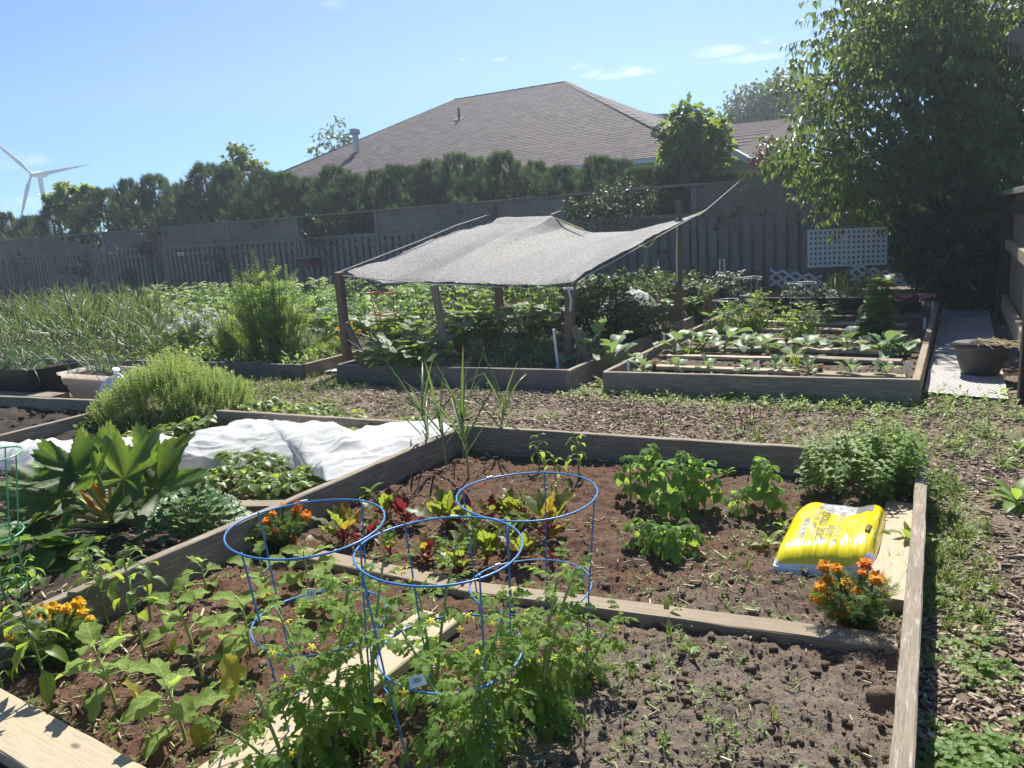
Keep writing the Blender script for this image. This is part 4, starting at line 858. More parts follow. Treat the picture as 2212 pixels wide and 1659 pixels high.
P = (Pc[:, None]+tw[:, None]*s[None, :, None]*.34-np.array([0, 0, 1])*(s**2)[None, :, None]*.06).reshape(-1, 3); sd_ = r.choice([-1, 1], K*n)[:, None]; sidev = np.repeat(np.cross(tw, [0, 0, 1]), n, 0)
D = np.repeat(tw, n, 0)*.5+sidev*sd_*.6+np.array([0, 0, -.30])+r.normal(0, .28, (K*n, 3)); Nn = np.repeat(tw, n, 0)*.3+np.array([0, 0, 1])+r.normal(0, .35, (K*n, 3))
scatter(G, lf_long, P, D, Nn, r.uniform(.085, .15, K*n))
for i in range(0, K, 5): G.add(*(lambda a: (a[0], a[1]))(tube([Pc[i], Pc[i]+tw[i]*.17-UP*.01, Pc[i]+tw[i]*.34-UP*.06], [.005, .004, .002], 3)), m=1)
part('crown', G, [M['tree_leaf'], M['bark']], t, world=True)
def thick(name, label, cat, polyD, d0, d1, n, mat, size, base, seed, flowers=0, fm=None, stuff=None):
    r = np.random.default_rng(seed); polyD = np.array(polyD, float); t = thing(name, label, cat, base); P = []
    lo, hi = polyD.min(0), polyD.max(0)
    while len(P) < n:
        q = r.uniform(lo, hi)
        if inside(q[:1], q[1:], polyD)[0]:
            p = aty(q[0], q[1], r.uniform(d0, d1))
            if p[2] > .02: P.append(p)
    P = np.array(P); G = Geo(); scatter(G, lf_small, P, r.normal(0, 1, (n, 3))+[0, -.3, -.1], r.normal(0, .6, (n, 3))+UP, r.uniform(size*.7, size*1.3, n)); part('foliage', G, mat, t, world=True)
    Gs = Geo(); b = np.asarray(base)
    for i in range(24): e = P[r.integers(n)]; Gs.tube(bez(b+[r.normal(0, .2), r.normal(0, .1), 0], (b+e)/2+[0, 0, .25], e, 5), [.012, .010, .008, .006, .003], 4)
    part('stem', Gs, M['bark'], t, world=True)
    if flowers:
        fl = np.array([aty(*q, d0+.05) for q in flowers]); Gf = Geo()
        for p in fl: scatter(Gf, gleaf(1, .9, 2, 2, fold=.4, droop=-.6), np.repeat(p[None], 6, 0), np.array([[math.cos(a), -.4, math.sin(a)] for a in np.arange(6)*1.05]), np.tile([0, -1., .2], (6, 1)), .04)
        part('blossom', Gf, fm, t, world=True)
    return t
thick('rose_bush', 'dark thicket of climbing rose with a few pink blooms by the fence end', 'rose bush', [(1925, 430), (2000, 470), (2140, 490), (2150, 670), (2030, 668), (2000, 640), (1920, 560), (1935, 500)], 9.4, 11.2, 7000, M['bush_leaf'], .085, g(2060, 655, 0), 41, [(2045, 418+80), (2002, 545), (1995, 562), (2130, 526), (2060, 540), (2035, 563)], M['petal_pink'])
# ------------------------------------------------------------------ dark fence at the right edge
rf = thing('dark_fence', 'dark stained fence frame with light boards at the right edge', 'fence', g(2205, 866, 0))
q0 = g(2196, 866, 0); q0n = q0+E2*.09
beam('post', rf, q0n-UP*.05, q0n+UP*2.3, .17, .16, M['dark_wood'], nrm=E1, seg=12, jit=.004)
def rfp(px, py): return onplane(px, py, q0n, E2)
def rs(px, py): return float(np.dot(rfp(px, py)-q0n, E1))
s2, s3 = rs(2163, 722), rs(2140, 694); zt = rfp(2163, 416)[2]
for s in (s2, s3, s3+2.0): beam('post', rf, q0n+E1*s-UP*.05, q0n+E1*s+UP*zt, .12, .12, M['dark_wood'], nrm=E1, seg=6, jit=.003)
cuts = [0.08, s2-.06, s2+.06, s3-.06, s3+.06, s3+2]
for a, b in zip(cuts[::2], cuts[1::2]):
    for z, h, mm in ((zt-.02, .05, 'grey_wood'), (zt-.17, .12, 'dark_wood'), (.88, .10, 'tan_wood'), (.25, .16, 'tan_wood')):
        beam('rail', rf, q0n+E1*a+UP*z+E2*.0, q0n+E1*b+UP*z, .05 if h > .06 else .15, h, M[mm], seg=6)
    s = a
    while s < b-.02:
        wd = min(.14, b-s); beam('board', rf, q0n+E1*(s+wd/2)+E2*.05+UP*.02, q0n+E1*(s+wd/2)+E2*.05+UP*(zt-.05), wd-.006, .018, M['shed_board'], nrm=E2, seg=2, cham=.003); s += .15
beam('capping', rf, rfp(2194, 103)-E1*.35+UP*.0, rfp(2194, 103)+E1*.25, .16, .28, M['grey_wood'], seg=2)
tag(beam('white_pole', None, g(2110, 664, 0), aty(2121, 540, g(2110, 664, 0)[1]+.25), .028, .028, M['white_pipe'], nrm=E1), 'thin white pole leaning against the dark thicket at the end of the mat', 'pole')
# ------------------------------------------------------------------ posts, stakes and pipes
def stake(pb, pt, z, w, mat, label, cat='post', name='wooden_post', h=None, dt=0.0, group=None, nrm=E1, dy=None):
    b = g(*pb, z) if dy is None else aty(pb[0], pb[1], dy); t = aty(pt[0], pt[1], b[1]+dt)
    b2 = b-(t-b)/np.linalg.norm(t-b)*.12 if dy is None else b
    return tag(beam(name, None, b2, t, w, h or w, M[mat], nrm=nrm, jit=.002, cham=.006), label, cat, group), b, t
GP = 'wooden posts carrying the shade cloth'
_, P1b, P1t = stake((752, 788), (732, 588), .05, .078, 'brown_wood', 'thick brown post at the left front corner of the shade cloth', group=GP, dt=-.1)
_, P2b, P2t = stake((966, 789), (938, 616), .1, .075, 'tan_wood', 'thin leaning post under the middle of the shade cloth front', group=GP, h=.04)
_, P3b, P3t = stake((1229, 798), (1233, 618), .05, .075, 'brown_wood', 'brown post with dangling cord at the right front corner of shade cloth', group=GP, dt=.05)
bE = P1b+E1*2.75; _, P4b, P4t = stake((1080, 672), (1064, 442), 0, .09, 'brown_wood', 'brown post behind the shade cloth reaching above its rear edge', group=GP, dy=float(bE[1]))
_, P5b, P5t = stake((1467, 702), (1466, 432), .05, .075, 'brown_wood', 'tall thin brown post with a grey strip beside the high corner of cloth', group=GP)
beam('grey_strip', bpy.context.scene.objects.get('wooden_post.004'), aty(1462.5, 470, P5b[1]-.05), aty(1462.5, 610, P5b[1]-.05), .022, .02, M['white_pipe'], nrm=E1)
tag(beam('brace', None, g(786, 776, .1), aty(747, 697, P1b[1]-.12), .07, .035, M['grey_wood'], nrm=E1), 'grey brace leaning on the left front shade post', 'brace')
tag(beam('brace', None, g(1276, 802, .02), aty(1239, 706, P3b[1]-.06), .065, .035, M['tan_wood'], nrm=E1), 'light brace leaning on the right front shade post', 'brace')
tag(beam('brace', None, g(1494, 703, .05), aty(1474, 672, P5b[1]-.05), .05, .03, M['tan_wood'], nrm=E1), 'short brace leaning at the foot of the tall thin post', 'brace')
stake((1396, 640), (1398, 533), .1, .07, 'tan_wood', 'short wooden stake with a yellow strap behind the tall post', 'stake', 'wooden_stake')
GW = 'white plastic pipes standing in the garden'
for pb, pt, q in (((1415, 622), (1423, 560), 'white pipe leaning by the raised planter behind the shade cloth'), ((1555, 634), (1555, 560), 'left of two white pipes by the fence right of the tall post'), ((1569, 630), (1564, 560), 'right of two white pipes by the fence right of the tall post'),
                  ((1207, 797), (1196, 711), 'white stick standing in the onions under the shade cloth'), ((715, 643), (713, 596), 'white pipe before the fence left of the shade cloth post')):
    stake(pb, pt, .1, .022, 'white_pipe', q, 'pipe', 'white_pipe', group=GW)
stake((30, 645), (7, 524), .05, .07, 'tan_wood', 'pale crooked branch standing before the fence at far left', 'branch', 'branch_pole')
# ------------------------------------------------------------------ shade cloth
def poly3(pts): # (px, py, depth)
    return np.array([aty(*p) for p in pts])
def resample(P, n):
    d = np.r_[0, np.cumsum(np.linalg.norm(np.diff(P, axis=0), axis=1))]; d /= d[-1]; t = np.linspace(0, 1, n)
    return np.stack([np.interp(t, d, P[:, k]) for k in range(3)], 1)
y1, y3, y4 = P1t[1], P3t[1], P4t[1]
yt = P5b[1]+.4
def edge3(pix, ya, yb):
    p = np.array(pix, float); d = np.r_[0, np.cumsum(np.linalg.norm(np.diff(p, axis=0), axis=1))]; d /= d[-1]
    return np.array([aty(x, y, 1/((1-t)/ya+t/yb)) for (x, y), t in zip(p, d)])
ym = y4-.38
front = edge3([(748, 584), (775, 598), (830, 610), (900, 606), (1000, 609), (1100, 612), (1180, 613), (1238, 606)], y1, y3)
back = np.vstack([edge3([(1066, 468), (1110, 467), (1192, 463)], y4, ym), edge3([(1192, 463), (1225, 482), (1285, 498), (1370, 494), (1450, 474), (1524, 453)], ym, yt)[1:]])
left = edge3([(748, 584), (830, 560), (905, 528), (930, 516), (985, 498), (1010, 494), (1045, 484), (1066, 468)], y1, y4)
right = edge3([(1238, 606), (1262, 588), (1330, 552), (1400, 514), (1470, 478), (1524, 457)], y3, yt)
nu, nv = 110, 90; Fr, Bk, Lf, Rt = resample(front, nu), resample(back, nu), resample(left, nv), resample(right, nv)
u = np.linspace(0, 1, nu)[None, :, None]; v = np.linspace(0, 1, nv)[:, None, None]
Cs = (1-v)*Fr[None]+v*Bk[None]+(1-u)*Lf[:, None]+u*Rt[:, None]-((1-u)*(1-v)*Fr[0]+u*(1-v)*Fr[-1]+(1-u)*v*Bk[0]+u*v*Bk[-1])
uu, vv2 = np.meshgrid(np.linspace(0, 1, nu), np.linspace(0, 1, nv)); ed = np.minimum(np.minimum(uu, 1-uu), np.minimum(vv2, 1-vv2))
Cs[..., 2] += fbm(uu*5+vv2*2, vv2*3, 2, 61)*.035*np.clip(ed*8, 0, 1)+fbm(uu*26, vv2*26, 2, 62)*.004-np.clip(.03-ed, 0, 1)*(.4+1.6*fbm(uu*14, vv2*14, 2, 63))*.8
i = np.arange(nv-1)[:, None]*nu+np.arange(nu-1)[None]; F = np.stack([i, i+1, i+nu+1, i+nu], -1).reshape(-1, 4)
sc_ = thing('shade_cloth', 'sagging grey knitted shade cloth stretched over the middle bed', 'shade cloth', (P1b+P3b)/2)
part('net', Geo().add(Cs.reshape(-1, 3), F), M['shade'], sc_, world=True)
def hem(E, dn): # a thin rolled edge hanging below
    G = Geo(); n = len(E); lo = E+np.stack([rng.normal(0, .006, n), rng.normal(0, .006, n), -np.abs(dn*(.5+fbm(np.arange(n)*.35, np.zeros(n), 3, 5)*1.8))], 1)
    G.add(np.vstack([E, lo]), [[k, k+1, n+k+1, n+k] for k in range(n-1)]); return G
part('hem', hem(Fr+[0, 0, -.01], .045), M['shade'], sc_, world=True)
part('hem', hem(Rt+[0, 0, -.01], .045), M['shade'], sc_, world=True)
def rope(name, pts, rad, mat, parent, label=None, cat=None):
    P = []
    for a, b in zip(pts[:-1], pts[1:]): P += list(np.linspace(a, b, 8)[:-1])
    P.append(pts[-1]); o = part(name, Geo().tube(P, rad, 5), M[mat], parent, world=True, label=label if parent else None)
    if parent is None: tag(o, label, cat)
    return o
rope('rope', [P1t, *poly3([(905, 521, y1+1.0), (985, 487, y4-.8)]), aty(1062, 462, y4)], .007, 'rope', sc_); rope('rope', [P1t-UP*.03, aty(830, 604, y1-.2), aty(935, 614, P2t[1]), aty(1080, 620, y3+.35), P3t-UP*.02], .005, 'rope', sc_)
rope('rope', list(edge3([(1236, 612), (1330, 562), (1470, 484), (1524, 455)], y3, yt)), .006, 'rope', sc_); rope('rope', [aty(1522, 456, yt), fpt(1597, 392, -.05)], .0042, 'rope', sc_); rope('rope', [aty(1190, 463, y4-.35), fpt(1212, 455, -.05)], .006, 'rope', sc_)
rope('strap', [aty(1200, 472, y4-.4), aty(1262, 497, y4-.6)], .010, 'yellow_strap', sc_); rope('strap', [aty(1490, 468, yt-.05), aty(1524, 455, yt)], .008, 'yellow_strap', sc_)
ytk = g(1396, 640, .1)[1]; rope('strap', [aty(1424, 502, ytk-.4), aty(1413, 522, ytk-.2), aty(1400, 535, ytk), aty(1362, 527, ytk-.5)], .010, 'yellow_strap', sc_)
rope('cord', [P3t-E1*.06, P3t-E1*.07+E2*.03-UP*.12, P3t-E1*.08+E2*.02-UP*.22], .012, 'rope', sc_); rope('knot', [P3t-E2*.05-UP*.02-E1*.05, P3t-E1*.06-UP*.02, P3t+E2*.05-UP*.02-E1*.05], .012, 'rope', sc_)
# ------------------------------------------------------------------ raised planter behind
pl = thing('planter_box', 'tall brown planter of stacked boards behind the shade cloth', 'planter', g(1400, 700, .02))
a, b = g(1330, 697, .02), g(1464, 706, .02); c2 = b+E1*3.0
for z in (.0, .165): beam('board', pl, a+UP*(z+.16), b-E2*.023+UP*(z+.16), .04, .155, M['brown_wood'], drop=1, seg=8); beam('board', pl, b+UP*(z+.16)-E1*.02, c2+UP*(z+.16), .045, .155, M['brown_wood'], drop=1, seg=8)
beam('post', pl, b+UP*.3-E2*.05+E1*.05, b+UP*.42-E2*.05+E1*.05, .07, .07, M['brown_wood'], nrm=E1); beam('post', pl, b+E1*1.2-E2*.05+UP*.3, b+E1*1.2-E2*.05+UP*.42, .07, .07, M['tan_wood'], nrm=E1)
beam('post', pl, a+E1*.5+UP*.25, a+E1*.5+UP*.44, .07, .07, M['brown_wood'], nrm=E1)
struct('planter_soil', Geo().add([a+UP*.27, b+UP*.27, c2+UP*.27, a+E1*3+UP*.27], [[0, 1, 2, 3]]), M['dark_soil'])
# ------------------------------------------------------------------ plant kit
class Sp:
    """leaf templates of one kind of plant, and their shared meshes"""
    def __init__(s, ts, mat): s.t = ts; s.mat = mat; s._m = {}
    def me(s, i, name='leaf', mat=None):
        k = (i, name, mat)
        if k not in s._m: s._m[k] = Geo().add(*s.t[i]).mesh(name, mat or s.mat)
        return s._m[k]
def lerp(a, b, t): return a+(b-a)*t
def plant(name, label, cat, loc, H=.3, n=10, sp=None, size=(.10, .14), pet=.05, el=(0, .9), tilt=(-.5, .4), t0=.2, lean=(0, 0), sm='stem_green', sr=.006, group=None, rotz=None, merged=False, topk=.55, mats=None, seed=None, petr=.0022, leafname='leaf', root=None, jitter=.25):
    r = random.Random(seed if seed is not None else random.random())
    t = root or thing(name, label, cat, loc, r.random()*6.28 if rotz is None else rotz, group)
    G = Geo(); st = bez((0, 0, -.03), (lean[0]*.3, lean[1]*.3, H*.55), (lean[0], lean[1], H), 8); G.tube(st, np.linspace(sr, sr*.4, 8), 6)
    Gl = Geo(); a0 = r.random()*6
    for i in range(n):
        q = (i+.5)/n; tt = t0+(1-t0)*q; f = tt*7; k = min(6, int(f)); p = st[k]+(st[k+1]-st[k])*(f-k); az = a0+i*2.4+r.uniform(-jitter, jitter)*1.5; e = lerp(el[0], el[1], q)+r.uniform(-jitter, jitter)
        Lp = pet*(1.15-.5*q)*r.uniform(.8, 1.2); d = np.array([math.cos(az)*math.cos(e), math.sin(az)*math.cos(e), math.sin(e)]); pe = p+d*Lp
        if pet > .004: G.tube(bez(p, p+d*Lp*.5+UP*Lp*.10, pe, 4), [petr*1.3, petr*1.1, petr, petr*.8], 4, cap=False)
        le = lerp(tilt[0], tilt[1], q)+r.uniform(-jitter, jitter); ld = (math.cos(az)*math.cos(le), math.sin(az)*math.cos(le), math.sin(le)); nn_ = (-math.cos(az)*math.sin(le)+r.uniform(-.3, .3), -math.sin(az)*math.sin(le)+r.uniform(-.3, .3), math.cos(le))
        s = r.uniform(*size)*lerp(1.0, topk, q); vi = r.randrange(len(sp.t))
        if merged: scatter(Gl, sp.t[vi], pe, ld, nn_, s)
        else:
            mt = r.choice(mats) if mats else None; leafobj(leafname, sp.me(vi, leafname, mt), t, pe, ld, nn_, s)
    part('stem', G, M[sm], t)
    if merged: part('foliage', Gl, sp.mat, t)
    return t
# species
egg = Sp([gleaf(1, .62, 8, 4, prof_ovate, .28, .85, .055, 2.5, .15, 2.6, s, .4, (s-1.5)*.25) for s in (0, 1, 2, 3)], M['egg_leaf'])
pep = Sp([gleaf(1, .44, 5, 2, prof_ovate, .35, 1.1, .02, 2, 0, 1, s, .3) for s in (0, 1, 2)], M['pepper_leaf'])
def lobed(s): return gleaf(1, .50, 8, 2, prof_ovate, .25, .8, .03, 3, .40, 3.3, s, .2)
def compound(leaflet, n, Ls, ang=1.0, droop=.6, term=1.0, rach=.012):
    ts = []; pts = []
    for k in range(12): q = k/11; pts.append((0, q*math.cos(droop*q*.6), -.5*droop*q*q*.5))
    V, F, _ = tube(pts, np.linspace(rach, rach*.5, 12), 3); ts.append((V, F, np.full((len(V), 2), .5)))
    for i in range(n):
        q = .30+.62*i/n; f = q*11; k = int(f); p = np.array(pts[k])
        for sd in (-1, 1):
            if random.random() < .06: continue
            a = ang*(1-.35*i/n); d = (sd*math.sin(a), math.cos(a), -.25-.2*random.random()); ts.append(xf(leaflet[random.randrange(len(leaflet))], p, d, (sd*.2, .1, 1), Ls*(1-.25*abs(i-n*.45)/n)*random.uniform(.8, 1.15)))
    ts.append(xf(leaflet[0], pts[-2], (0, 1, -.5), (0, .2, 1), Ls*term)); return merge(*ts)
tl = [lobed(s) for s in (0, 1, 2)]
tom = Sp([compound(tl, 3, .42) for _ in range(5)]+[compound(tl, 2, .46) for _ in range(2)], M['tomato_leaf'])
tom_far = Sp([compound([gleaf(1, .5, 2, 1, prof_ovate, 0, .5)], 3, .42) for _ in range(3)], M['tomato_leaf'])
pot_sp = Sp([compound([gleaf(1, .6, 2, 2, prof_ovate, .2, .5)], 3, .40) for _ in range(3)], M['potato_leaf'])
def trif(leaflet, sc, side=1.15): return [merge(xf(l, (0, 0, 0), (0, 1, -.12), (0, 0, 1), sc), xf(l, (0, -.02, 0), (math.sin(side), math.cos(side), -.15), (.2, 0, 1), sc*.95), xf(l, (0, -.02, 0), (-math.sin(side), math.cos(side), -.15), (-.2, 0, 1), sc*.95)) for l in leaflet]
straw_sp = Sp(trif([gleaf(1, .78, 7, 2, lambda t: np.sin(np.pi*np.clip(t, 0, 1)**.95)**.6, .30, .55, .02, 4, .10, 6.5, s) for s in (0, 1, 2)], .62), M['strawberry_leaf'])
bean_sp = Sp(trif([gleaf(1, .78, 5, 2, prof_ovate, .22, .8, .02, 2, 0, 1, s) for s in (0, 1, 2)], .66, 1.35), M['bean_leaf'])
beet = Sp([gleaf(1, .50, 8, 4, prof_ovate, .15, .6, .05, 3.3, .10, 3.7, s, .25) for s in (0, 1, 2, 3)], M['beet_leaf'])
cab = Sp([gleaf(1, .82, 6, 4, prof_spoon, .30, .75, .035, 3.2, .06, 3.3, s, .5) for s in (0, 1, 2)], M['cabbage_leaf'])
def zrf(s):
    def f(th):
        a = np.abs(th); ph = th*3.5+.25*np.sin(th*2+s)
        return (.46+.54*np.abs(np.cos(th*2.5+.15*np.sin(th*2+s)))**.75)*(1+.13*np.abs(np.sin(th*8.5+s))-.05)*np.interp(a, [0, .45, .9, 1.8, 2.7, 3.05], [1.2, 1.0, .98, .85, .6, .35])
    return f
zuc = Sp([pleaf(zrf(s), 5, 110, .35, .13, 8, s, .35, .05, 2.5, .07) for s in (0, 1, 2)], M['zucchini_leaf'])
def srf(th): return .62+.38*np.abs(np.cos(th*2.5))**.7*np.interp(np.abs(th), [0, 2, 3.05], [1, .9, .5])
sq = Sp([pleaf(srf, 3, 30, .15, .08, 4, s, .3, .02, 2.5, .10) for s in (0, 1)], M['squash_leaf'])
strap = lambda W, dr, s=0, tw=0: gleaf(1, W, 9, 2, prof_strap, .6, dr, 0, 1, 0, 1, s, 0, tw)
gar = Sp([strap(.034, .3), strap(.03, .6, 1, .4), strap(.034, 1.05, 2, -.3), strap(.03, .1, 3)], M['garlic_leaf'])
oni = Sp([strap(.028, .5), strap(.03, 1.3, 1), strap(.026, .2, 2), strap(.03, 2.2, 3)], M['onion_leaf'])
gra = Sp([gleaf(1, .05, 4, 1, prof_strap, 0, 1.2), gleaf(1, .05, 4, 1, prof_strap, 0, .5)], M['grass_leaf'])
weed = Sp([gleaf(1, .36, 4, 2, prof_ovate, .25, .9, .02, 2, .18, 3, s) for s in (0, 1)], M['weed_leaf'])
# ------------------------------------------------------------------ front bed: eggplants, peppers
def stemplant(kind, bx, by, tx, ty, label, n=9, k='A', size=(.085, .13), group=None):
    b = on(bx, by, k); H = aty_top(b, ty); lx = (tx-bx)/FPX*b[1]*.9
    if kind == 'egg':
        t = plant('eggplant', label, 'eggplant', b, H*.92, n, egg, size, .035, (-.1, .9), (-.35, .45), .35, (lx, 0), 'stem_pale', .0055, group, 0, topk=.7)
        if n > 6:
            for q in range(random.choice([1, 1, 2])): a = random.uniform(0, 6); leafobj('leaf', egg.me(q, 'leaf', M['egg_old']), t, (math.cos(a)*.03+lx*.2, math.sin(a)*.03, H*.30), (math.cos(a)*.5, math.sin(a)*.5, -1), (math.cos(a), math.sin(a), .4), size[0]*.9)
        return t
    return plant('pepper_plant', label, 'pepper plant', b, H*.95, n, pep, size, .035, (.0, .9), (-.75, .1), .38, (lx, 0), 'stem_green', .0048, group, 0, topk=.6)
GE, GP_ = 'eggplants in the front bed', 'pepper plants in the front bed'
for a in [(254, 1529, 217, 1382, 'broad leaved eggplant at left beside the yellow marigolds, shedding a yellow leaf', 10, .135), (403, 1598, 372, 1466, 'nearest eggplant, bent over the weedy soil by the corner plank', 9, .13), (420, 1404, 389, 1282, 'eggplant with crumpled leaves behind the bare pepper stem', 9, .13),
          (440, 1473, 433, 1395, 'small upright eggplant seedling in the middle of the left half of bed', 6, .07), (542, 1410, 536, 1288, 'eggplant partly behind the lower ring of the left blue cage', 10, .13), (582, 1307, 572, 1200, 'tall eggplant inside the top ring of the left blue cage', 8, .12),
          (447, 1284, 443, 1212, 'small eggplant against the left board with a drooping yellow leaf', 7, .08), (525, 1184, 523, 1140, 'small eggplant touching the left rim of the left cage', 6, .075), (552, 1192, 560, 1158, 'low eggplant left of the orange marigolds', 6, .07),
          (668, 1268, 663, 1186, 'eggplant at the end of the timber under the left cage', 8, .11), (711, 1322, 708, 1240, 'pale eggplant behind the left cage near the diagonal plank', 8, .11)]:
    stemplant('egg', *a[:4], a[4], a[5], 'A', (a[6]*.8, a[6]*1.1), GE)
tt = plant('eggplant', 'eggplant with one big yellow leaf hanging beside the left cage', 'eggplant', on(512, 1500, 'A'), .12, 5, egg, (.06, .08), .03, (0, .8), (-.3, .4), .4, (0, 0), 'stem_pale', .005, GE)
leafobj('leaf', egg.me(1, 'leaf', M['egg_old']), tt, (-.05, -.02, .15), (-.15, -.1, -1), (0, -1, .2), .15)
for a in [(313, 1422, 300, 1188, 'tall bare stemmed pepper leaning over the left board', 11, .085), (234, 1350, 214, 1178, 'bushy topped pepper against the left board right of the yellow marigolds', 15, .09), (113, 1522, 82, 1300, 'pepper with drooping leaves in front of the yellow marigolds', 13, .10),
          (6, 1496, 2, 1395, 'pepper cut by the left edge above the corner plank', 7, .09), (52, 1410, 48, 1318, 'pepper standing behind the yellow marigolds', 9, .085), (325, 1340, 336, 1215, 'slim pepper with a yellowing leaf by the left board', 9, .08)]:
    stemplant('pep', *a[:4], a[4], a[5], 'A', (a[6]*.8, a[6]*1.15), GP_)
for a in [(1165, 1015, 1166, 938, 'young pepper by the back board, left of two', 12, .062), (1202, 1068, 1200, 985, 'small pepper behind the rear blue cage', 11, .06), (1251, 1026, 1245, 932, 'taller young pepper by the back board right of the other', 15, .065)]:
    stemplant('pep', *a[:4], a[4], a[5], 'A', (a[6]*.8, a[6]*1.15), GP_)
stemplant('pep', 1205, 1095, 1190, 1045, 'tiny pepper at the rim of the rear cage', 7, 'A', (.04, .055), GP_)
# peppers and leaves at left in the zucchini bed
for a in [(205, 1300, 205, 1185, 'pepper in the zucchini bed by the left board, light green top', 16, .07), (70, 1290, 60, 1205, 'pale leafed pepper in the corner of the zucchini bed', 12, .075), (20, 1330, 15, 1235, 'pepper beside the green cage at the left edge', 12, .075), (290, 1240, 285, 1180, 'small pepper under the zucchini beside the board', 10, .06)]:
    stemplant('pep', *a[:4], a[4], a[5], 'B', (a[6]*.8, a[6]*1.15), 'pepper plants in the zucchini bed')
# ------------------------------------------------------------------ marigolds
petal = gleaf(1, .62, 3, 2, lambda t: np.clip(.35+t*1.0, 0, 1)*np.clip((1-t)*6, .3, 1), .25, .8, .04, 1.5)
def flower_mesh(n1=12, n2=9, n3=7, mat=None):
    G = Geo()
    for n, el, s, z in ((n1, .10, 1.0, 0), (n2, .6, .85, .18), (n3, 1.1, .65, .3)):
        a = np.arange(n)*2*np.pi/n+z*9+rng.normal(0, .12, n); D = np.stack([np.cos(a)*math.cos(el), np.sin(a)*math.cos(el), np.full(n, math.sin(el))], 1)
        scatter(G, petal, D*.12+[0, 0, z], D, np.stack([-np.cos(a)*math.sin(el), -np.sin(a)*math.sin(el), np.full(n, math.cos(el))], 1), s*rng.uniform(.85, 1.1, n))
    return G.mesh('flower', mat)
feather = merge(*[gleaf(.42-.05*abs(k-2), .075, 1, 1, lambda t: 1-t*.6, 0, .3) if False else xf(gleaf(.40, .07, 1, 1, lambda t: 1-t*.6, 0, .3), (0, .16*k, 0), (sd*.8, .6, .1), (0, 0, 1)) for k in range(5) for sd in (-1, 1)], xf(gleaf(1, .03, 1, 1, lambda t: 1-t*.5, 0, 0), (0, 0, 0), (0, 1, 0), (0, 0, 1)))
def marigold(label, cx, by, fl, mats, fsize, rad, k='A'):
    b = on(cx, by, k); t = thing('marigold_plant', label, 'marigold', b, 0, 'marigolds in the front bed'); Gs = Geo(); r = np.random.default_rng(len(label)); dep = b[1]
    tops = []
    for i, (x, y, s) in enumerate(fl):
        p = aty(x, y, dep+r.uniform(-.05, .05))-b; tops.append(p); m = mats[i % len(mats)]
        fm_ = FM.setdefault((m, i % 3), flower_mesh(11+i % 3, 8, 6, M[m])); d = np.array([r.normal(0, .3), -.35+r.normal(0, .25), 1])
        o = bpy.data.objects.new('flower', fm_); COL.objects.link(o); o.parent = t; B = basis(np.cross(d, [1, 0, .1]), d)[0]; Mx = Matrix.Identity(4)
        for a in range(3):
            for c in range(3): Mx[a][c] = B[a, c]*fsize*s
            Mx[a][3] = p[a]
        o.matrix_basis = Mx
        Gs.tube(bez((r.normal(0, .02), r.normal(0, .02), 0), p*.55+[0, 0, .02], p-d/np.linalg.norm(d)*fsize*.25, 6), [.003, .003, .0028, .0026, .0035, fsize*.22], 5)
    H = max(p[2] for p in tops)*.8; n = 520; az = r.random(n)*6.28; q = r.random(n)**.5; z = r.random(n)
    P = np.stack([np.cos(az)*q*rad*(.45+.6*z), np.sin(az)*q*rad*.8*(.45+.6*z), .01+z*H*(1-.25*q)], 1); D = np.stack([np.cos(az), np.sin(az), r.uniform(-.1, 1.1, n)], 1)+r.normal(0, .3, (n, 3)); Gf = Geo()
    scatter(Gf, feather, P, D, r.normal(0, .6, (n, 3))+UP, r.uniform(.028, .05, n)); part('foliage', Gf, M['marigold_leaf'], t)
    for i in range(22): p = P[r.integers(n)]; Gs.tube(bez((0, 0, 0), p*.6+[0, 0, .01], p, 4), [.003, .0025, .002, .001], 4, cap=False)
    part('stem', Gs, M['stem_dark'], t); return t
FM = {}
c7 = lambda L: [(x*.33855, y*.33855+429.9+667.5, s) for x, y, s in L]
marigold('clump of yellow marigolds against the left board', 125, 1430, c7([(195, 670, .7), (265, 640, .9), (335, 635, 1), (425, 645, 1), (497, 605, 1), (515, 663, 1), (285, 715, 1.2), (445, 755, 1.3), (573, 712, .8), (520, 745, .6), (75, 815, 1), (543, 830, .6), (230, 645, .7)]), ['petal_yellow'], .022, .12)
marigold('orange marigolds behind the left blue cage by the board', 609, 1190, c7([(1895, 15, 1), (1955, 45, 1.05), (1700, 85, .85), (1685, 128, .7), (1750, 145, .95), (1865, 205, 1), (1830, 300, .7), (1740, 35, .7), (1800, -15, .8), (1900, -25, .8)]), ['petal_orange'], .025, .10)
c2m = lambda L: [(x*.1979+1598.5, y*.1979+1054.2, s) for x, y, s in L]
marigold('orange and gold marigolds in front of the yellow bag', 1838, 1352, c2m([(925, 860, 1.1), (1055, 880, .9), (1370, 835, 1.15), (1490, 985, 1.2), (960, 1005, .85), (880, 1080, .95), (1155, 1055, 1.2), (1270, 1140, .95), (835, 1200, .95), (950, 1215, 1.1), (1580, 1165, .75), (1105, 1330, 1.2), (1335, 920, .6)]), ['petal_rust', 'petal_rust', 'petal_orange', 'petal_rust', 'petal_rust', 'petal_gold', 'petal_yellow', 'petal_gold', 'petal_gold', 'petal_rust', 'petal_gold', 'petal_gold', 'petal_orange'], .0235, .12)
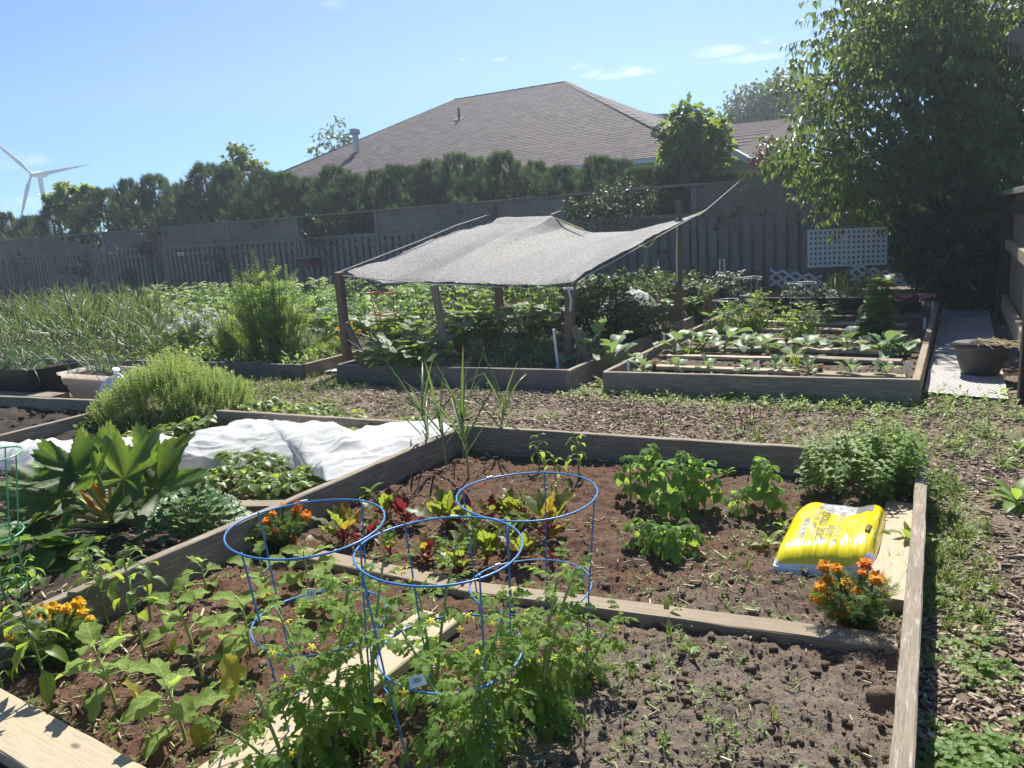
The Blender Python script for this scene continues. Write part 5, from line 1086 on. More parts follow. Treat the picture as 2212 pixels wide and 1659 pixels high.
# ------------------------------------------------------------------ tomato cages (real rings on straight legs)
def cage(name, label, rings, legs0, mat, thick_, tags=(), group=None, nleg=4, ph=.4, foot=.0, welds=True, k='A', lean=True):
    """rings: (px centre, py centre, px width) from top to bottom at one depth found from the given diameter"""
    px, py, wpx = rings[0]; dep = legs0; c0 = aty(px, py, dep); R = []
    for (x, y, w_) in rings: c = aty(x, y, dep); R.append((c, w_/2*-(RN.T @ (c-np.array([0, 0, CZ])))[2]/FPX))
    b = np.array([R[-1][0][0], R[-1][0][1], .05]); t = thing(name, label, 'plant cage', b, 0, group)
    for c, ra in R:
        a = np.linspace(0, 2*np.pi, 49); P = c+np.stack([np.cos(a)*ra, np.sin(a)*ra, .004*np.sin(a*2+ph)], 1); V, F, _ = tube(P, thick_, 6); part('ring', Geo().add(V, F), mat, t, world=True)
        if welds: a = ph+.9; q = [c+np.array([math.cos(a+d)*ra, math.sin(a+d)*ra, .001]) for d in (-.05, 0, .05)]; part('weld', Geo().tube(q, thick_*1.25, 6), M['weld'], t, world=True)
    for j in range(nleg):
        a = ph+j*2*np.pi/nleg; P = [c+np.array([math.cos(a)*(ra-thick_*1.5), math.sin(a)*(ra-thick_*1.5), 0]) for c, ra in R]; e = P[-1]+(P[-1]-P[-2])*.6; e2 = np.array([e[0], e[1], .0]) if P[-1][2] > .06 else P[-1]-UP*.1
        P[0] = P[0]+UP*.004; part('leg', Geo().tube([*P, e2], thick_*.9, 6), mat, t, world=True)
    return t, R
GC = 'blue tomato cages in the front bed'
cl_ = cage('tomato_cage', 'left blue wire tomato cage, nearest the left board', [(662, 1136, 335), (692, 1338, 286), (722, 1535, 238)], 1.92, M['blue_wire'], .0028, group=GC, ph=.95)
cc_ = cage('tomato_cage', 'nearest blue wire tomato cage in the middle', [(948, 1183, 362), (973, 1405, 312), (1003, 1622, 258)], 1.78, M['blue_wire'], .0028, group=GC, ph=.55)
cr_ = cage('tomato_cage', 'rear blue wire tomato cage with its tag at the right', [(1138, 1067, 304), (1146, 1263, 263), (1158, 1458, 226)], 2.14, M['blue_wire'], .0028, group=GC, ph=1.25)
def wiretag(px, py, dep, w, h, rot, up, label):
    c = aty(px, py, dep); t = thing('cage_tag', label, 'tag', c, 0, 'paper tags on the blue cages'); X = np.array([math.cos(rot), 0, -math.sin(rot)]); Y = np.array([math.sin(rot)*.9, up, math.cos(rot)*1.0]); Y /= np.linalg.norm(Y); Z = np.cross(X, Y)
    Rm = np.stack([X, Y, Z], 1); part('card', Geo().box(c, (w, h, .0008), rot=Rm), M['label_white'], t, world=True, smooth=False); G = Geo(); x = -w*.28
    while x < w*.28: bw = random.choice([.0008, .0014, .002]); G.box(c+X*x+Y*h*.05+Z*.0007, (bw, h*.4, .0003), rot=Rm); G.box(c+X*x+Y*h*.05-Z*.0007, (bw, h*.4, .0003), rot=Rm); x += bw+.0016
    part('bars', G, M['grey_print'], t, world=True, smooth=False)
wiretag(672, 1283, 2.03, .026, .032, .12, .1, 'white barcode tag hanging on the left cage'); wiretag(902, 1471, 1.60, .040, .026, -.25, .9, 'white barcode tag lying on the middle ring of the nearest cage'); wiretag(1258, 1246, 2.16, .018, .040, .35, .1, 'white barcode tag on the right rim of the rear cage')
# tomatoes inside and around the cages
def tomflower():
    if 'tf' not in FM:
        FM['tf'] = Geo().add(*pleaf(lambda th: .22+.78*np.abs(np.cos(th*2.5))**2.2, 2, 30, -.25, 0)).mesh('flower', M['tomato_petal'])
    return FM['tf']
def tomato(label, bx, by, ty, n, size, lean=(0, 0), k='A', far=False, group='tomato plants in the front bed', stems=3, spread=.1, flowers=3):
    b = on(bx, by, k); H = aty_top(b, ty); t = thing('tomato_plant', label, 'tomato plant', b, 0, group); r = random.Random(len(label)*7+bx)
    for s in range(stems):
        a = s*2.1+r.random(); q = .9 if s == 0 else r.uniform(.6, .9)
        plant('', '', '', b, H*q, n//stems, tom if not far else tom_far, size, .012, (-.1, 1.0), (-.55, .75), .12, (lean[0]+math.cos(a)*spread, lean[1]+math.sin(a)*spread), 'stem_pale', .0065, root=t, topk=.6, merged=far)
    if flowers:
        for f in range(flowers*2):
            p = np.array([r.uniform(-spread, spread)+lean[0]*.7, r.uniform(-spread, spread)*.6-.05, H*r.uniform(.5, .9)])
            leafobj('flower', tomflower(), t, p, (r.uniform(-1, 1), r.uniform(-1, 1), .2), (r.uniform(-.3, .3), -.6, .8), .012)
    return t
tomato('tall tomato growing through the left blue cage', 722, 1640, 1262, 70, (.09, .145), (-.03, 0), spread=.13, stems=4)
tomato('dense tomato filling the nearest blue cage', 1010, 1680, 1285, 92, (.09, .145), (0, .02), spread=.14, stems=4)
tomato('tomato inside the rear blue cage', 1165, 1535, 1198, 74, (.085, .14), (0, 0), spread=.12, stems=4)
tomato('leggy tomato leaning out between left and middle cages', 800, 1545, 1185, 34, (.09, .135), (.01, .05), spread=.07, stems=2)
tomato('tomato behind the nearest cage climbing into its top ring', 940, 1500, 1175, 32, (.09, .135), (.02, .05), spread=.08, stems=2)
tomato('low tomato sprawling to the right of the rear cage', 1255, 1470, 1320, 36, (.07, .115), (.04, 0), spread=.09, stems=3, flowers=1)
tomato('tomato sprawling at the bottom edge left of the nearest cage', 640, 1720, 1470, 32, (.09, .14), (-.05, 0), spread=.12, stems=3, flowers=1)
# ------------------------------------------------------------------ beets
c8 = lambda x, y: (x*.27343+734.5, y*.27343+907.3)
bl = [(30, 960, 290, 'gold', 'golden red beet at the left rim beside the marigold'), (375, 785, 220, 'mix', 'beet with gold green leaves left of the red leafed one'), (520, 805, 210, 'red', 'dark red leafed beet near the left end of the row'), (850, 825, 270, 'green', 'bright green beet in the middle of the back row'), (1000, 835, 210, 'mix', 'partly red leafed beet under the rear cage rim at left'),
      (1200, 810, 190, 'mix', 'mixed red and green beet in the middle of the rear ring'), (1330, 800, 220, 'green', 'bright green beet inside the rear ring'), (1460, 780, 240, 'gold', 'upright gold leafed beet inside the rear ring'), (1640, 930, 350, 'gold', 'tallest gold leafed beet behind the rear cage'), (1160, 1120, 300, 'green', 'big bright green beet inside the nearest ring'),
      (950, 1200, 260, 'green', 'broad green beet beside the timber under the nearest ring'), (700, 1115, 210, 'mix', 'gold green beet left of the middle inside the nearest ring'), (400, 1065, 180, 'gold', 'small gold beet at the left rim of the nearest ring'), (1440, 1095, 210, 'gold', 'gold beet at the right rim of the nearest ring'), (1680, 1115, 110, 'red', 'low red beet leaf clump right of the rear cage leg'), (270, 940, 160, 'mix', 'small gold green beet by the marigold'), (1330, 960, 220, 'green', 'shiny dark green beet between the two rings'), (1060, 990, 200, 'green', 'glossy green beet left of the bright one'), (165, 990, 130, 'red', 'small red beet left in the row')]
for x, y, h, kd, q in bl:
    px, py = c8(x, y); b = on(px, py, 'A'); H = max(.06, aty_top(b, py-h*.27343)); ms = {'green': [None], 'red': [M['beet_red']], 'gold': [M['beet_gold'], None, None], 'mix': [None, M['beet_gold'], None, M['beet_red']]}[kd]
    plant('beet_plant', q, 'beet', b, .02, 8 if h < 200 else 11, beet, (H*.66, H*.90), H*.42, (.6, 1.35), (.5, 1.2), .1, (0, 0), 'stem_red', .008, 'beets in the front bed', mats=ms, topk=.9, petr=.003)
# ------------------------------------------------------------------ garlic in the front bed
c5 = lambda x, y: (x*.33855+604.9, y*.33855+604.9)
for x, y, ty, q, lx in [(1205, 1245, 470, 'tallest garlic of the clump by the back left corner', .02), (1065, 1195, 520, 'garlic at the left front of the corner clump', -.03), (962, 1130, 500, 'leftmost garlic of the corner clump, against the board', -.05), (1172, 1135, 560, 'garlic at the back of the corner clump', .03), (1408, 1080, 500, 'rightmost garlic of the corner clump, bent stem', -.04)]:
    px, py = c5(x, y); b = on(px, py, 'A'); H = aty_top(b, c5(0, ty)[1])
    plant('garlic_plant', q, 'garlic', b, H*.52, 11, gar, (H*.56, H*.80), .0, (.5, 1.3), (.85, 1.42), .35, (lx, 0), 'stem_pale', .0075, 'garlic in the front bed', topk=.9)
# ------------------------------------------------------------------ beans, mint
c6 = lambda x, y: (x*.41671+1296, y*.41671+518.4-268.4)
c6 = lambda x, y: (x*.41671+1296, y*.48230/1.15733+518.44)
for x, y, ty, n, s, q in [(250, 1395, 1040, 16, .10, 'tallest bean plant at the back of the cluster by the back board'), (345, 1460, 1120, 16, .10, 'bean plant at the front of the big cluster'), (450, 1390, 1080, 16, .10, 'bean plant in the middle of the big cluster'), (545, 1420, 1130, 15, .10, 'right bean plant of the big cluster'), (160, 1330, 1100, 10, .085, 'small bean plant at the left of the big cluster'),
                           (850, 1395, 1110, 16, .10, 'single bean plant right of the big cluster'), (715, 1430, 1300, 9, .065, 'small bean plant between the big ones'), (330, 1640, 1480, 13, .085, 'bean plant in the nearer group of three, middle one'), (215, 1590, 1460, 11, .085, 'left bean plant of the nearer group'), (450, 1600, 1470, 11, .085, 'right bean plant of the nearer group')]:
    px, py = c6(x, y); b = on(px, py, 'A'); H = aty_top(b, c6(0, ty)[1])
    plant('bean_plant', q, 'bean plant', b, H*.85, n, bean_sp, (s*.85, s*1.2), .055, (.0, .9), (-.65, .1), .30, (0, 0), 'stem_green', .0045, 'bean plants in the front bed', topk=.65)
px, py = c6(1410, 1330); b = on(px, py, 'A'); mint = thing('mint_bush', 'bushy light green mint in the back right corner of the front bed', 'mint', b); r = np.random.default_rng(5); G = Geo(); Gs = Geo()
msp = sprig(6, 1.0, gleaf(.36, .24, 2, 2, prof_ovate, .2, .6), .5, .35, .008)
for i in range(130):
    a = r.random()*6.28; q = r.random()**.6; e = np.array([math.cos(a)*q*.34, math.sin(a)*q*.24, r.uniform(.15, .33)*(1-.35*q*q)+.02]); d = np.array([math.cos(a)*.4*q, math.sin(a)*.4*q, 1])+r.normal(0, .12, 3); Lg = r.uniform(.10, .17)
    scatter(G, msp, (e-d*Lg*.6)[None], d[None], r.normal(0, 1, (1, 3)), Lg)
    if i % 2 == 0: Gs.tube(bez((math.cos(a)*q*.12, math.sin(a)*q*.1, -.02), e*.6, e, 4), .002, 3, cap=False)
part('foliage', G, M['herb_leaf'], mint); part('stem', Gs, M['stem_green'], mint)
# ------------------------------------------------------------------ the left bed: zucchini, kale, strawberries, cover
zb = on(246, 1142, 'B'); z = thing('zucchini_plant', 'large zucchini with jagged upright leaves before the white cover', 'zucchini', zb); Gs = Geo()
c4 = lambda x, y: (x*.33855, y*.33855+604.9)
# petiole tip (crop px), depth offset, size, leaf direction
for x, y, dy, s, d, nn_ in [(480, 1230, -.05, .21, (-.75, .1, .55), (.3, -.55, .6)), (560, 1190, .12, .19, (-.2, .3, .9), (0, -.8, .3)), (690, 1170, .10, .19, (.1, .2, 1), (.2, -1, .1)), (790, 1270, -.10, .27, (.72, .1, .68), (-.5, -.75, .35)), (960, 1200, .05, .25, (.8, .25, .5), (-.3, -.7, .6)), (1010, 1330, -.15, .25, (1, -.1, .18), (-.1, -.55, .8)),
                            (400, 1395, -.15, .23, (-.95, -.2, .15), (.1, -.5, .9)), (620, 1240, -.22, .16, (.3, -.5, .5), (0, -.6, .8)), (250, 1480, -.2, .20, (-.8, -.5, -.35), (-.2, -.3, 1)), (830, 1460, -.12, .14, (.9, -.3, -.2), (.1, -.4, .9)), (520, 1300, .15, .2, (-.6, .6, .5), (.2, -.4, .9)), (880, 1250, .2, .2, (.5, .8, .4), (0, -.3, 1)), (300, 1300, .1, .19, (-.8, .3, .3), (.2, -.4, .9)), (200, 1600, -.25, .17, (-.6, -.7, -.2), (0, -.2, 1)), (330, 1590, -.3, .15, (.2, -.9, -.3), (0, -.3, 1))]:
    p = aty(*c4(x, y), zb[1]+dy)-zb; Gs.tube(bez((p[0]*.06, p[1]*.06, .02), (p[0]*.35, p[1]*.4, max(.05, p[2])*.55), p, 8), np.linspace(.0125, .0075, 8), 7); leafobj('leaf', zuc.me(random.randrange(3)), z, p, d, nn_, s*.9)
part('stem', Gs, M['stem_pale'], z)
for (x0, y0), (x1, y1) in (((690, 1520), (590, 1440)), ((720, 1480), (640, 1380))):
    a, b_ = aty(*c4(x0, y0), zb[1]-.08)-zb, aty(*c4(x1, y1), zb[1]-.14)-zb; d = b_-a
    fr_ = part('fruit', Geo().tube([a, a+d*.2, a+d*.6, a+d*.9], [.008, .011, .012, .008], 9), M['squash_skin'], z); part('blossom', Geo().tube([a+d*.88, a+d*1.05, a+d*1.25+[0, 0, .01], a+d*1.5+[.0, 0, .02], a+d*1.75+[0, 0, .03]], [.007, .011, .012, .007, .002], 9), M['petal_gold'], fr_)
# low leaves around it
GZ = 'squash plants in the left bed'
for px, py, ty, n, s, q in [(60, 1125, 1000, 11, .13, 'dark leafed squash left of the zucchini, under the cover edge'), (120, 1040, 995, 8, .1, 'squash leaves poking out at the near edge of the cover'), (40, 1230, 1120, 8, .13, 'low dark squash beside the green cage'), (150, 1215, 1160, 7, .12, 'low squash leaves in front of the zucchini')]:
    b = on(px, py, 'B'); H = aty_top(b, ty); plant('squash_plant', q, 'squash', b, .03, n, sq, (s*.8, s*1.15), H*.8, (.2, 1.1), (-.4, .5), .1, (0, 0), 'stem_pale', .01, GZ, petr=.005, topk=.8)
# kale
kb = on(428, 1168, 'B'); kale = thing('kale_plant', 'curly dark green kale beside the zucchini against the board', 'kale', kb); Gs = Geo()
def kleaf(s):
    V, F, u = gleaf(1, .75, 14, 10, prof_spoon, .1, 1.0, 0, 1, 0, 1, s, .5); q = np.abs(u[:, 1]-.5)*2*np.clip(u[:, 0]*2, .2, 1); V = V+np.stack([np.sin(u[:, 0]*37+s)*.05*q, np.sin(u[:, 0]*31+s*2)*.03*q, (np.sin(u[:, 0]*44+u[:, 1]*30+s)+np.sin(u[:, 0]*25-u[:, 1]*50))*.055*q], 1); return V, F, u
ks = Sp([kleaf(s) for s in range(4)], M['kale_leaf'])
for i in range(90):
    a = i*2.4; q = ((i+.5)/90)**.55; p = np.array([math.cos(a)*q*.20, math.sin(a)*q*.15, .20-.12*q*q]); Gs.tube(bez((0, 0, 0), p*.5+[0, 0, .04], p, 4), .004, 4, cap=False); leafobj('leaf', ks.me(i % 4), kale, p, (math.cos(a), math.sin(a), .75-1.0*q), (-math.cos(a)*.5, -math.sin(a)*.5-.2, 1), random.uniform(.06, .085))
part('stem', Gs, M['stem_pale'], kale)
# strawberries
GS_ = 'strawberry plants in the left bed'
ORD = ['first', 'second', 'third', 'fourth', 'fifth', 'sixth', 'seventh', 'eighth', 'ninth', 'tenth', 'eleventh', 'twelfth', 'thirteenth', 'fourteenth', 'fifteenth', 'sixteenth', 'seventeenth', 'eighteenth', 'nineteenth', 'twentieth', 'twenty-first', 'twenty-second', 'twenty-third', 'twenty-fourth', 'twenty-fifth', 'twenty-sixth', 'twenty-seventh', 'twenty-eighth', 'twenty-ninth', 'thirtieth']
stp = [(470, 1045), (540, 1050), (610, 1060), (670, 1050), (580, 1025), (520, 1015), (700, 1040), (450, 1075), (640, 1075), (560, 1080), (340, 955), (375, 945), (420, 940), (460, 925), (500, 915), (400, 925), (300, 965), (540, 905), (240, 945), (680, 905), (700, 912), (760, 925), (640, 900), (180, 930), (590, 1000), (490, 1000), (570, 893), (610, 893), (560, 975), (640, 975), (700, 985), (760, 965), (820, 950), (880, 930), (100, 985), (200, 985), (300, 990)]
st0 = [plant('strawberry_plant', 'strawberry plant growing in the white covered bed', 'strawberry', (0, 0, 0), .03, 10, straw_sp, (.085, .125), .105, (.15, 1.2), (-.5, .25), .1, (0, 0), 'stem_pale', .006, GS_, 0, petr=.0024, topk=.9, seed=s) for s in (1, 2, 3)]
for i, (x, y) in enumerate(stp):
    b = on(x, y, 'B'); nearside = y > 986; rk = sorted(p_ for p_ in stp if (p_[1] > 986) == nearside).index((x, y)); q = f'{ORD[rk]} strawberry plant from the left ' + ('along the near edge of the white cover' if nearside else 'in the bright row behind the white cover')
    if i < 3: st0[i].matrix_basis = Matrix.Translation(Vector(b)); st0[i]['label'] = q
    else: dup(st0[i % 3], b, random.random()*6, random.uniform(.85, 1.15), q, GS_)
# row cover
lo = [(-330, 1020), (-150, 1015), (20, 1008), (100, 1032), (162, 1026), (260, 1030), (366, 1014), (440, 1010), (508, 1006), (560, 995), (620, 1003), (663, 1012), (704, 1030), (727, 1026), (800, 994), (883, 960), (940, 935), (984, 919)]
hi_ = [(-330, 985), (-150, 970), (0, 956), (34, 957), (128, 947), (240, 946), (338, 947), (403, 955), (440, 930), (475, 915), (508, 904), (559, 902), (603, 909), (650, 915), (711, 921), (765, 934), (850, 915), (944, 898)]
n1, n2 = 340, 120; Lo = resample(np.array([g(x, y, .09 if x < 690 else .20) for x, y in lo]), n1); Hi = resample(np.array([g(x, y, .20) for x, y in hi_]), n1)
tq = np.linspace(0, 1, n2)[:, None, None]; Hb = Hi+E1*.20; P = np.where(tq < .72, Lo[None]+(Hi-Lo)[None]*(tq/.72), Hi[None]+(Hb-Hi)[None]*((tq-.72)/.28)); tz = np.linspace(0, 1, n2)[:, None]
zz = np.where(tz < .72, Lo[None, :, 2]+(.20-Lo[None, :, 2])*np.sin(np.clip(tz/.72, 0, 1)*np.pi/2)**.8, .20-.15*((tz-.72)/.28)**1.5); X, Y = P[..., 0], P[..., 1]
rdg = lambda f, s, a, b: 1-np.abs(fbm(X*a*f, Y*b*f, 3, s))*4
damp = np.clip(np.minimum(tz/.08, (1-tz)/.05), .15, 1)*np.clip((1-np.linspace(0, 1, n1)[None])*9, .2, 1)
wv_ = X*E2[0]+Y*E2[1]; vv_ = X*E1[0]+Y*E1[1]
rg = lambda x, y, sd, k=5.5: np.clip(1-np.abs(fbm(x, y, 2, sd))*k, 0, 1)**1.6
wx = fbm(X*3, Y*3, 2, 85)*1.2
fold = rg(wv_*3.2+vv_*1.6+wx, vv_*1.6+wx, 82)*.030+rg(wv_*7-vv_*5+wx*2, vv_*4+wv_*1.5, 83)*.011+rg(wv_*16+vv_*9, vv_*10-wv_*4+wx*4, 84)*.0035+fbm(X*2.6, Y*2.6, 2, 81)*.085
zz = zz+fold*damp-.02; zz = np.maximum(zz, .035); P[..., 2] = zz
i = np.arange(n2-1)[:, None]*n1+np.arange(n1-1)[None]; F = np.stack([i, i+1, i+n1+1, i+n1], -1).reshape(-1, 4)
tag(part('row_cover', Geo().add(P.reshape(-1, 3), F), M['cover']), 'white gauzy row cover lying in folds over the left bed', 'row cover')
# thyme bush
tb2 = on(382, 905, 'B'); th = thing('thyme_bush', 'large rounded bush of upright light green thyme', 'thyme', tb2); r = np.random.default_rng(9); G = Geo()
tsp = sprig(13, 1.0, gleaf(.12, .06, 1, 1, lambda t: 1-t*.6, 0, 0), .7, .55, .009)
k_ = tb2[1]/FPX; RX = 165*k_; n = 1150; a = r.random(n)*6.28; q = np.sqrt(r.random(n)); cx = np.cos(a)*q; cy = np.sin(a)*q; H = aty_top(tb2, 775)
topz = H*np.sqrt(np.clip(1-q**2.6, 0.03, 1))*(1+.10*np.sin(cx*5+2)-.12*np.clip(-cx, 0, 1))*(1+.05*r.normal(0, 1, n))*(1+.35*fbm(cx*4+9, cy*4, 2, 88))*.93; Lg = r.uniform(.16, .24, n); D = np.stack([cx*.35, cy*.3, np.ones(n)], 1)+r.normal(0, .13, (n, 3))
D /= np.linalg.norm(D, axis=1)[:, None]; Lq = np.minimum(Lg, topz*1.05+.06); scatter(G, tsp, np.stack([cx*RX-.02, cy*RX*.72+.02, np.maximum(topz-Lq*.9, -.02)], 1), D, r.normal(0, 1, (n, 3)), Lq); part('foliage', G, M['thyme_leaf'], th)
Gs = Geo()
for i in range(40): Gs.tube(bez((r.normal(0, .06), r.normal(0, .05), -.02), (cx[i]*RX*.4, cy[i]*RX*.3, topz[i]*.4), (cx[i]*RX*.8, cy[i]*RX*.6, topz[i]*.75), 5), .003, 3)
part('stem', Gs, M['stem_brown'], th)
# green cage at the left edge
cage('tomato_cage', 'thin green wire cage at the left edge before the zucchini', [(-30, 985, 135), (-15, 1155, 115), (0, 1270, 100)], on(0, 1300, 'B')[1], M['green_wire'], .003, ph=.0, welds=False, k='B')
# ------------------------------------------------------------------ the yellow bag
bA, bB, bC, bD = g(1660, 1240, .05), g(1893, 1247, .05), g(1918, 1106, .10), g(1727, 1112, .05)
bo = (bA+bB+bC+bD)/4; bo[2] = .05; BU = (bB-bA+bC-bD)/2; BV = (bD-bA+bC-bB)/2; BU[2] = BV[2] = 0
bag = thing('peat_bag', 'plump yellow plastic bag of peat moss lying half on a plank', 'bag', bo); BH = .098
def bagpt(u, v, off=0.0):
    """point on the upper skin; u, v in -1..1"""
    u = np.asarray(u, float); v = np.asarray(v, float)
    e = np.clip((1-np.abs(u)**6)*(1-np.abs(v)**5), 0, 1)**.5
    wr = fbm(u*1.6+3, v*1.2, 2, 91)*.045+(1-np.abs(fbm(u*3.2+v*1.4, v*.9+5, 1, 92))*4)*.0045*np.clip(.9-v, .3, 1.3)+np.clip(1-np.abs(fbm(u*13+v*1.5, v*.8, 2, 94))*7, 0, 1)*.0045*np.clip(-v*1.7-.35, 0, 1)
    z = BH*e*(1+.06*u)+wr*e+np.where(e > .02, off, 0)+.055*(u > -2)*np.clip(u-.5, 0, 1)
    pin = 1-.07*(np.abs(v)**2)*(1-u*u)-.0; px = u*(1-.05*(1-v*v)*0); X = BU[None]*0
    uu = u*(1-.045*np.abs(v)**4); vv = v*(1-.06*np.abs(u)**4)
    return BU*.5*uu[..., None]+BV*.5*vv[..., None]+UP*z[..., None]
nu, nv = 110, 90; u, v = np.meshgrid(np.linspace(-1, 1, nu), np.linspace(-1, 1, nv)); P = bagpt(u, v); i = np.arange(nv-1)[:, None]*nu+np.arange(nu-1)[None]; F = np.stack([i, i+1, i+nu+1, i+nu], -1).reshape(-1, 4)
Pb = P.copy(); Pb[..., 2] = .012+.05*np.clip(u-.5, 0, 1)-.006*np.cos(u*3)
uvb = np.stack([u*.5+.5, v*.5+.5], -1).reshape(-1, 2)
def m_bag():
    t = NT('bag_film'); uv = t.n('TexCoord').outputs['UV']; s = t.n('SeparateXYZ'); t.set(s.inputs[0], uv); U, V = s.outputs[0], s.outputs[1]
    wob = t.m('MULTIPLY', t.m('SUBTRACT', t.noise(7, 3, .5, uv), .5), .10)
    vo = t.n('TexVoronoi'); t.set(vo.inputs['Vector'], uv); vo.inputs['Scale'].default_value = 17; n = t.noise(16, 4, .6, uv, None, 1.2)
    pic = t.mix(t.m('MULTIPLY', t.m('SUBTRACT', n, .35), 3.2, clamp=True), t.mix(vo.outputs['Distance'], (.10, .13, .10), (.52, .50, .54)), (.60, .59, .62))
    pic = t.mix(t.m('GREATER_THAN', U, .70), pic, t.mix(n, (.09, .13, .09), (.36, .30, .32)))
    top = t.m('GREATER_THAN', V, t.m('ADD', t.m('ADD', .60, wob), t.m('MULTIPLY', t.m('ABSOLUTE', t.m('SUBTRACT', U, .55)), .28)))
    pm = t.m('MULTIPLY', top, t.m('MULTIPLY', t.m('GREATER_THAN', U, .32), t.m('LESS_THAN', U, .87)))
    c = t.mix(pm, (.80, .66, .012), pic)
    wb = t.m('LESS_THAN', V, t.m('ADD', .014, t.m('MULTIPLY', wob, .1))); cr = t.m('LESS_THAN', t.m('ADD', U, V), .075)
    c2 = t.m('GREATER_THAN', t.m('SUBTRACT', U, V), t.m('ADD', .86, wob)); c3 = t.m('MULTIPLY', t.m('GREATER_THAN', V, .955), t.m('GREATER_THAN', U, .86)); c4_ = t.m('GREATER_THAN', t.m('SUBTRACT', V, U), .93)
    wt_ = t.m('MAXIMUM', t.m('MAXIMUM', wb, cr), t.m('MAXIMUM', c2, t.m('MAXIMUM', c3, c4_))); c = t.mix(wt_, c, (.74, .76, .80))
    wn = t.noise(9, 4, .6, uv, (1, .35, 1), .5)
    return t.fin(t.principled(c, .22, .6, t.bump(wn, .18, .008), coat=.2))
M['bag_film'] = m_bag()
Gb = Geo().add(P.reshape(-1, 3), F, uvb); Gb.add(Pb.reshape(-1, 3), F[:, ::-1], np.full((nu*nv, 2), .01))
part('sack', Gb, M['bag_film'], bag)
fl_ = Geo() # crimped end seam along the front
s = np.linspace(-1, 1, 60); e0 = bagpt(s, np.full(60, -1.0)); e1 = e0-BV/np.linalg.norm(BV)*.018+UP*(.004*np.sin(s*23))[:, None]-UP*.012; fl_.add(np.vstack([e0+UP*.012, e1+UP*.006]), [[k, k+1, 61+k, 60+k] for k in range(59)]); part('seam', fl_, M['thin_plastic'], bag)
def bag_text(txt, u0, v0, hu, mat, maxv=None, spacing=1.0):
    """lettering printed on the film, running from the front edge towards the back"""
    cu = bpy.data.curves.new('lettering', 'FONT'); cu.body = txt; cu.size = 1; cu.resolution_u = 2; cu.space_character = spacing
    ob = bpy.data.objects.new('lettering', cu); COL.objects.link(ob); dg = bpy.context.evaluated_depsgraph_get(); me = bpy.data.meshes.new_from_object(ob.evaluated_get(dg)); bpy.data.objects.remove(ob)
    co = np.zeros(len(me.vertices)*3); me.vertices.foreach_get('co', co); co = co.reshape(-1, 3); LU, LV = np.linalg.norm(BU)/2, np.linalg.norm(BV)/2
    vv = v0+co[:, 0]*hu/LV; uu = u0-co[:, 1]*hu/LU; q = bagpt(uu, vv, .0022); me.vertices.foreach_set('co', q.ravel()); me.materials.clear(); me.materials.append(M[mat]); me.update()
    o = bpy.data.objects.new('lettering', me); link(o, bag); return o
bag_text('Canadian sphagnum', -.30, -.62, .040, 'grey_print'); bag_text('peat moss', -.10, -.64, .066, 'grey_print'); bag_text('Tourbe', .085, -.70, .056, 'grey_print'); bag_text('de sphaigne canadienne', .21, -.74, .036, 'grey_print')
def bag_patch(u0, u1, v0, v1, mat, name, skew=0.0, n=6, off=.0018):
    a, b = np.meshgrid(np.linspace(u0, u1, n), np.linspace(v0, v1, n)); q = bagpt(a+skew*(b-v0), b, off).reshape(-1, 3); i = np.arange(n-1)[:, None]*n+np.arange(n-1)[None]
    return part(name, Geo().add(q, np.stack([i, i+1, i+n+1, i+n], -1).reshape(-1, 4)), M[mat], bag)
bag_patch(-.60, -.47, -.56, .02, 'grey_print', 'emblem', 0, 10)
for k, (a, b) in enumerate([(-.50, -.42), (-.37, -.27), (-.23, -.15), (-.10, -.03)]): bag_patch(-.555, -.50, a, b, 'pale_print', 'emblem_mark', 0, 3, .0034); bag_patch(-.54, -.515, a+.015, b-.015, 'grey_print', 'emblem_mark', 0, 3, .0046)
bag_patch(.70, .80, -.50, -.24, 'black_print', 'emblem', .06, 8); bag_patch(.725, .775, -.43, -.31, 'petal_yellow', 'emblem_mark', .06, 4, .0034); bag_patch(.74, .76, -.40, -.34, 'black_print', 'emblem_mark', .06, 3, .0046)
r = np.random.default_rng(3); Gp = Geo()
for u0, v0, v1 in [(.34, -.64, -.05), (.39, -.62, -.08), (.435, -.60, -.12), (.50, -.48, .15), (.545, -.50, .10), (.62, -.40, .15), (.66, -.42, -.05)]:
    v = v0
    while v < v1:
        d = r.uniform(.015, .05); q = bagpt(np.array([u0, u0+.014, u0+.014, u0]), np.array([v, v, v+d, v+d]), .0022); Gp.add(q, [[0, 1, 2, 3]]); v += d+r.uniform(.008, .02)
v = -.72
while v < .6:
    d = r.uniform(.03, .06); h = r.uniform(.02, .05); q = bagpt(np.array([.93-h, .93, .93, .93-h]), np.array([v, v, v+d*.5, v+d*.5]), .0022); Gp.add(q, [[0, 1, 2, 3]]); v += d
part('small_print', Gp, M['green_print'], bag, kind='stuff')
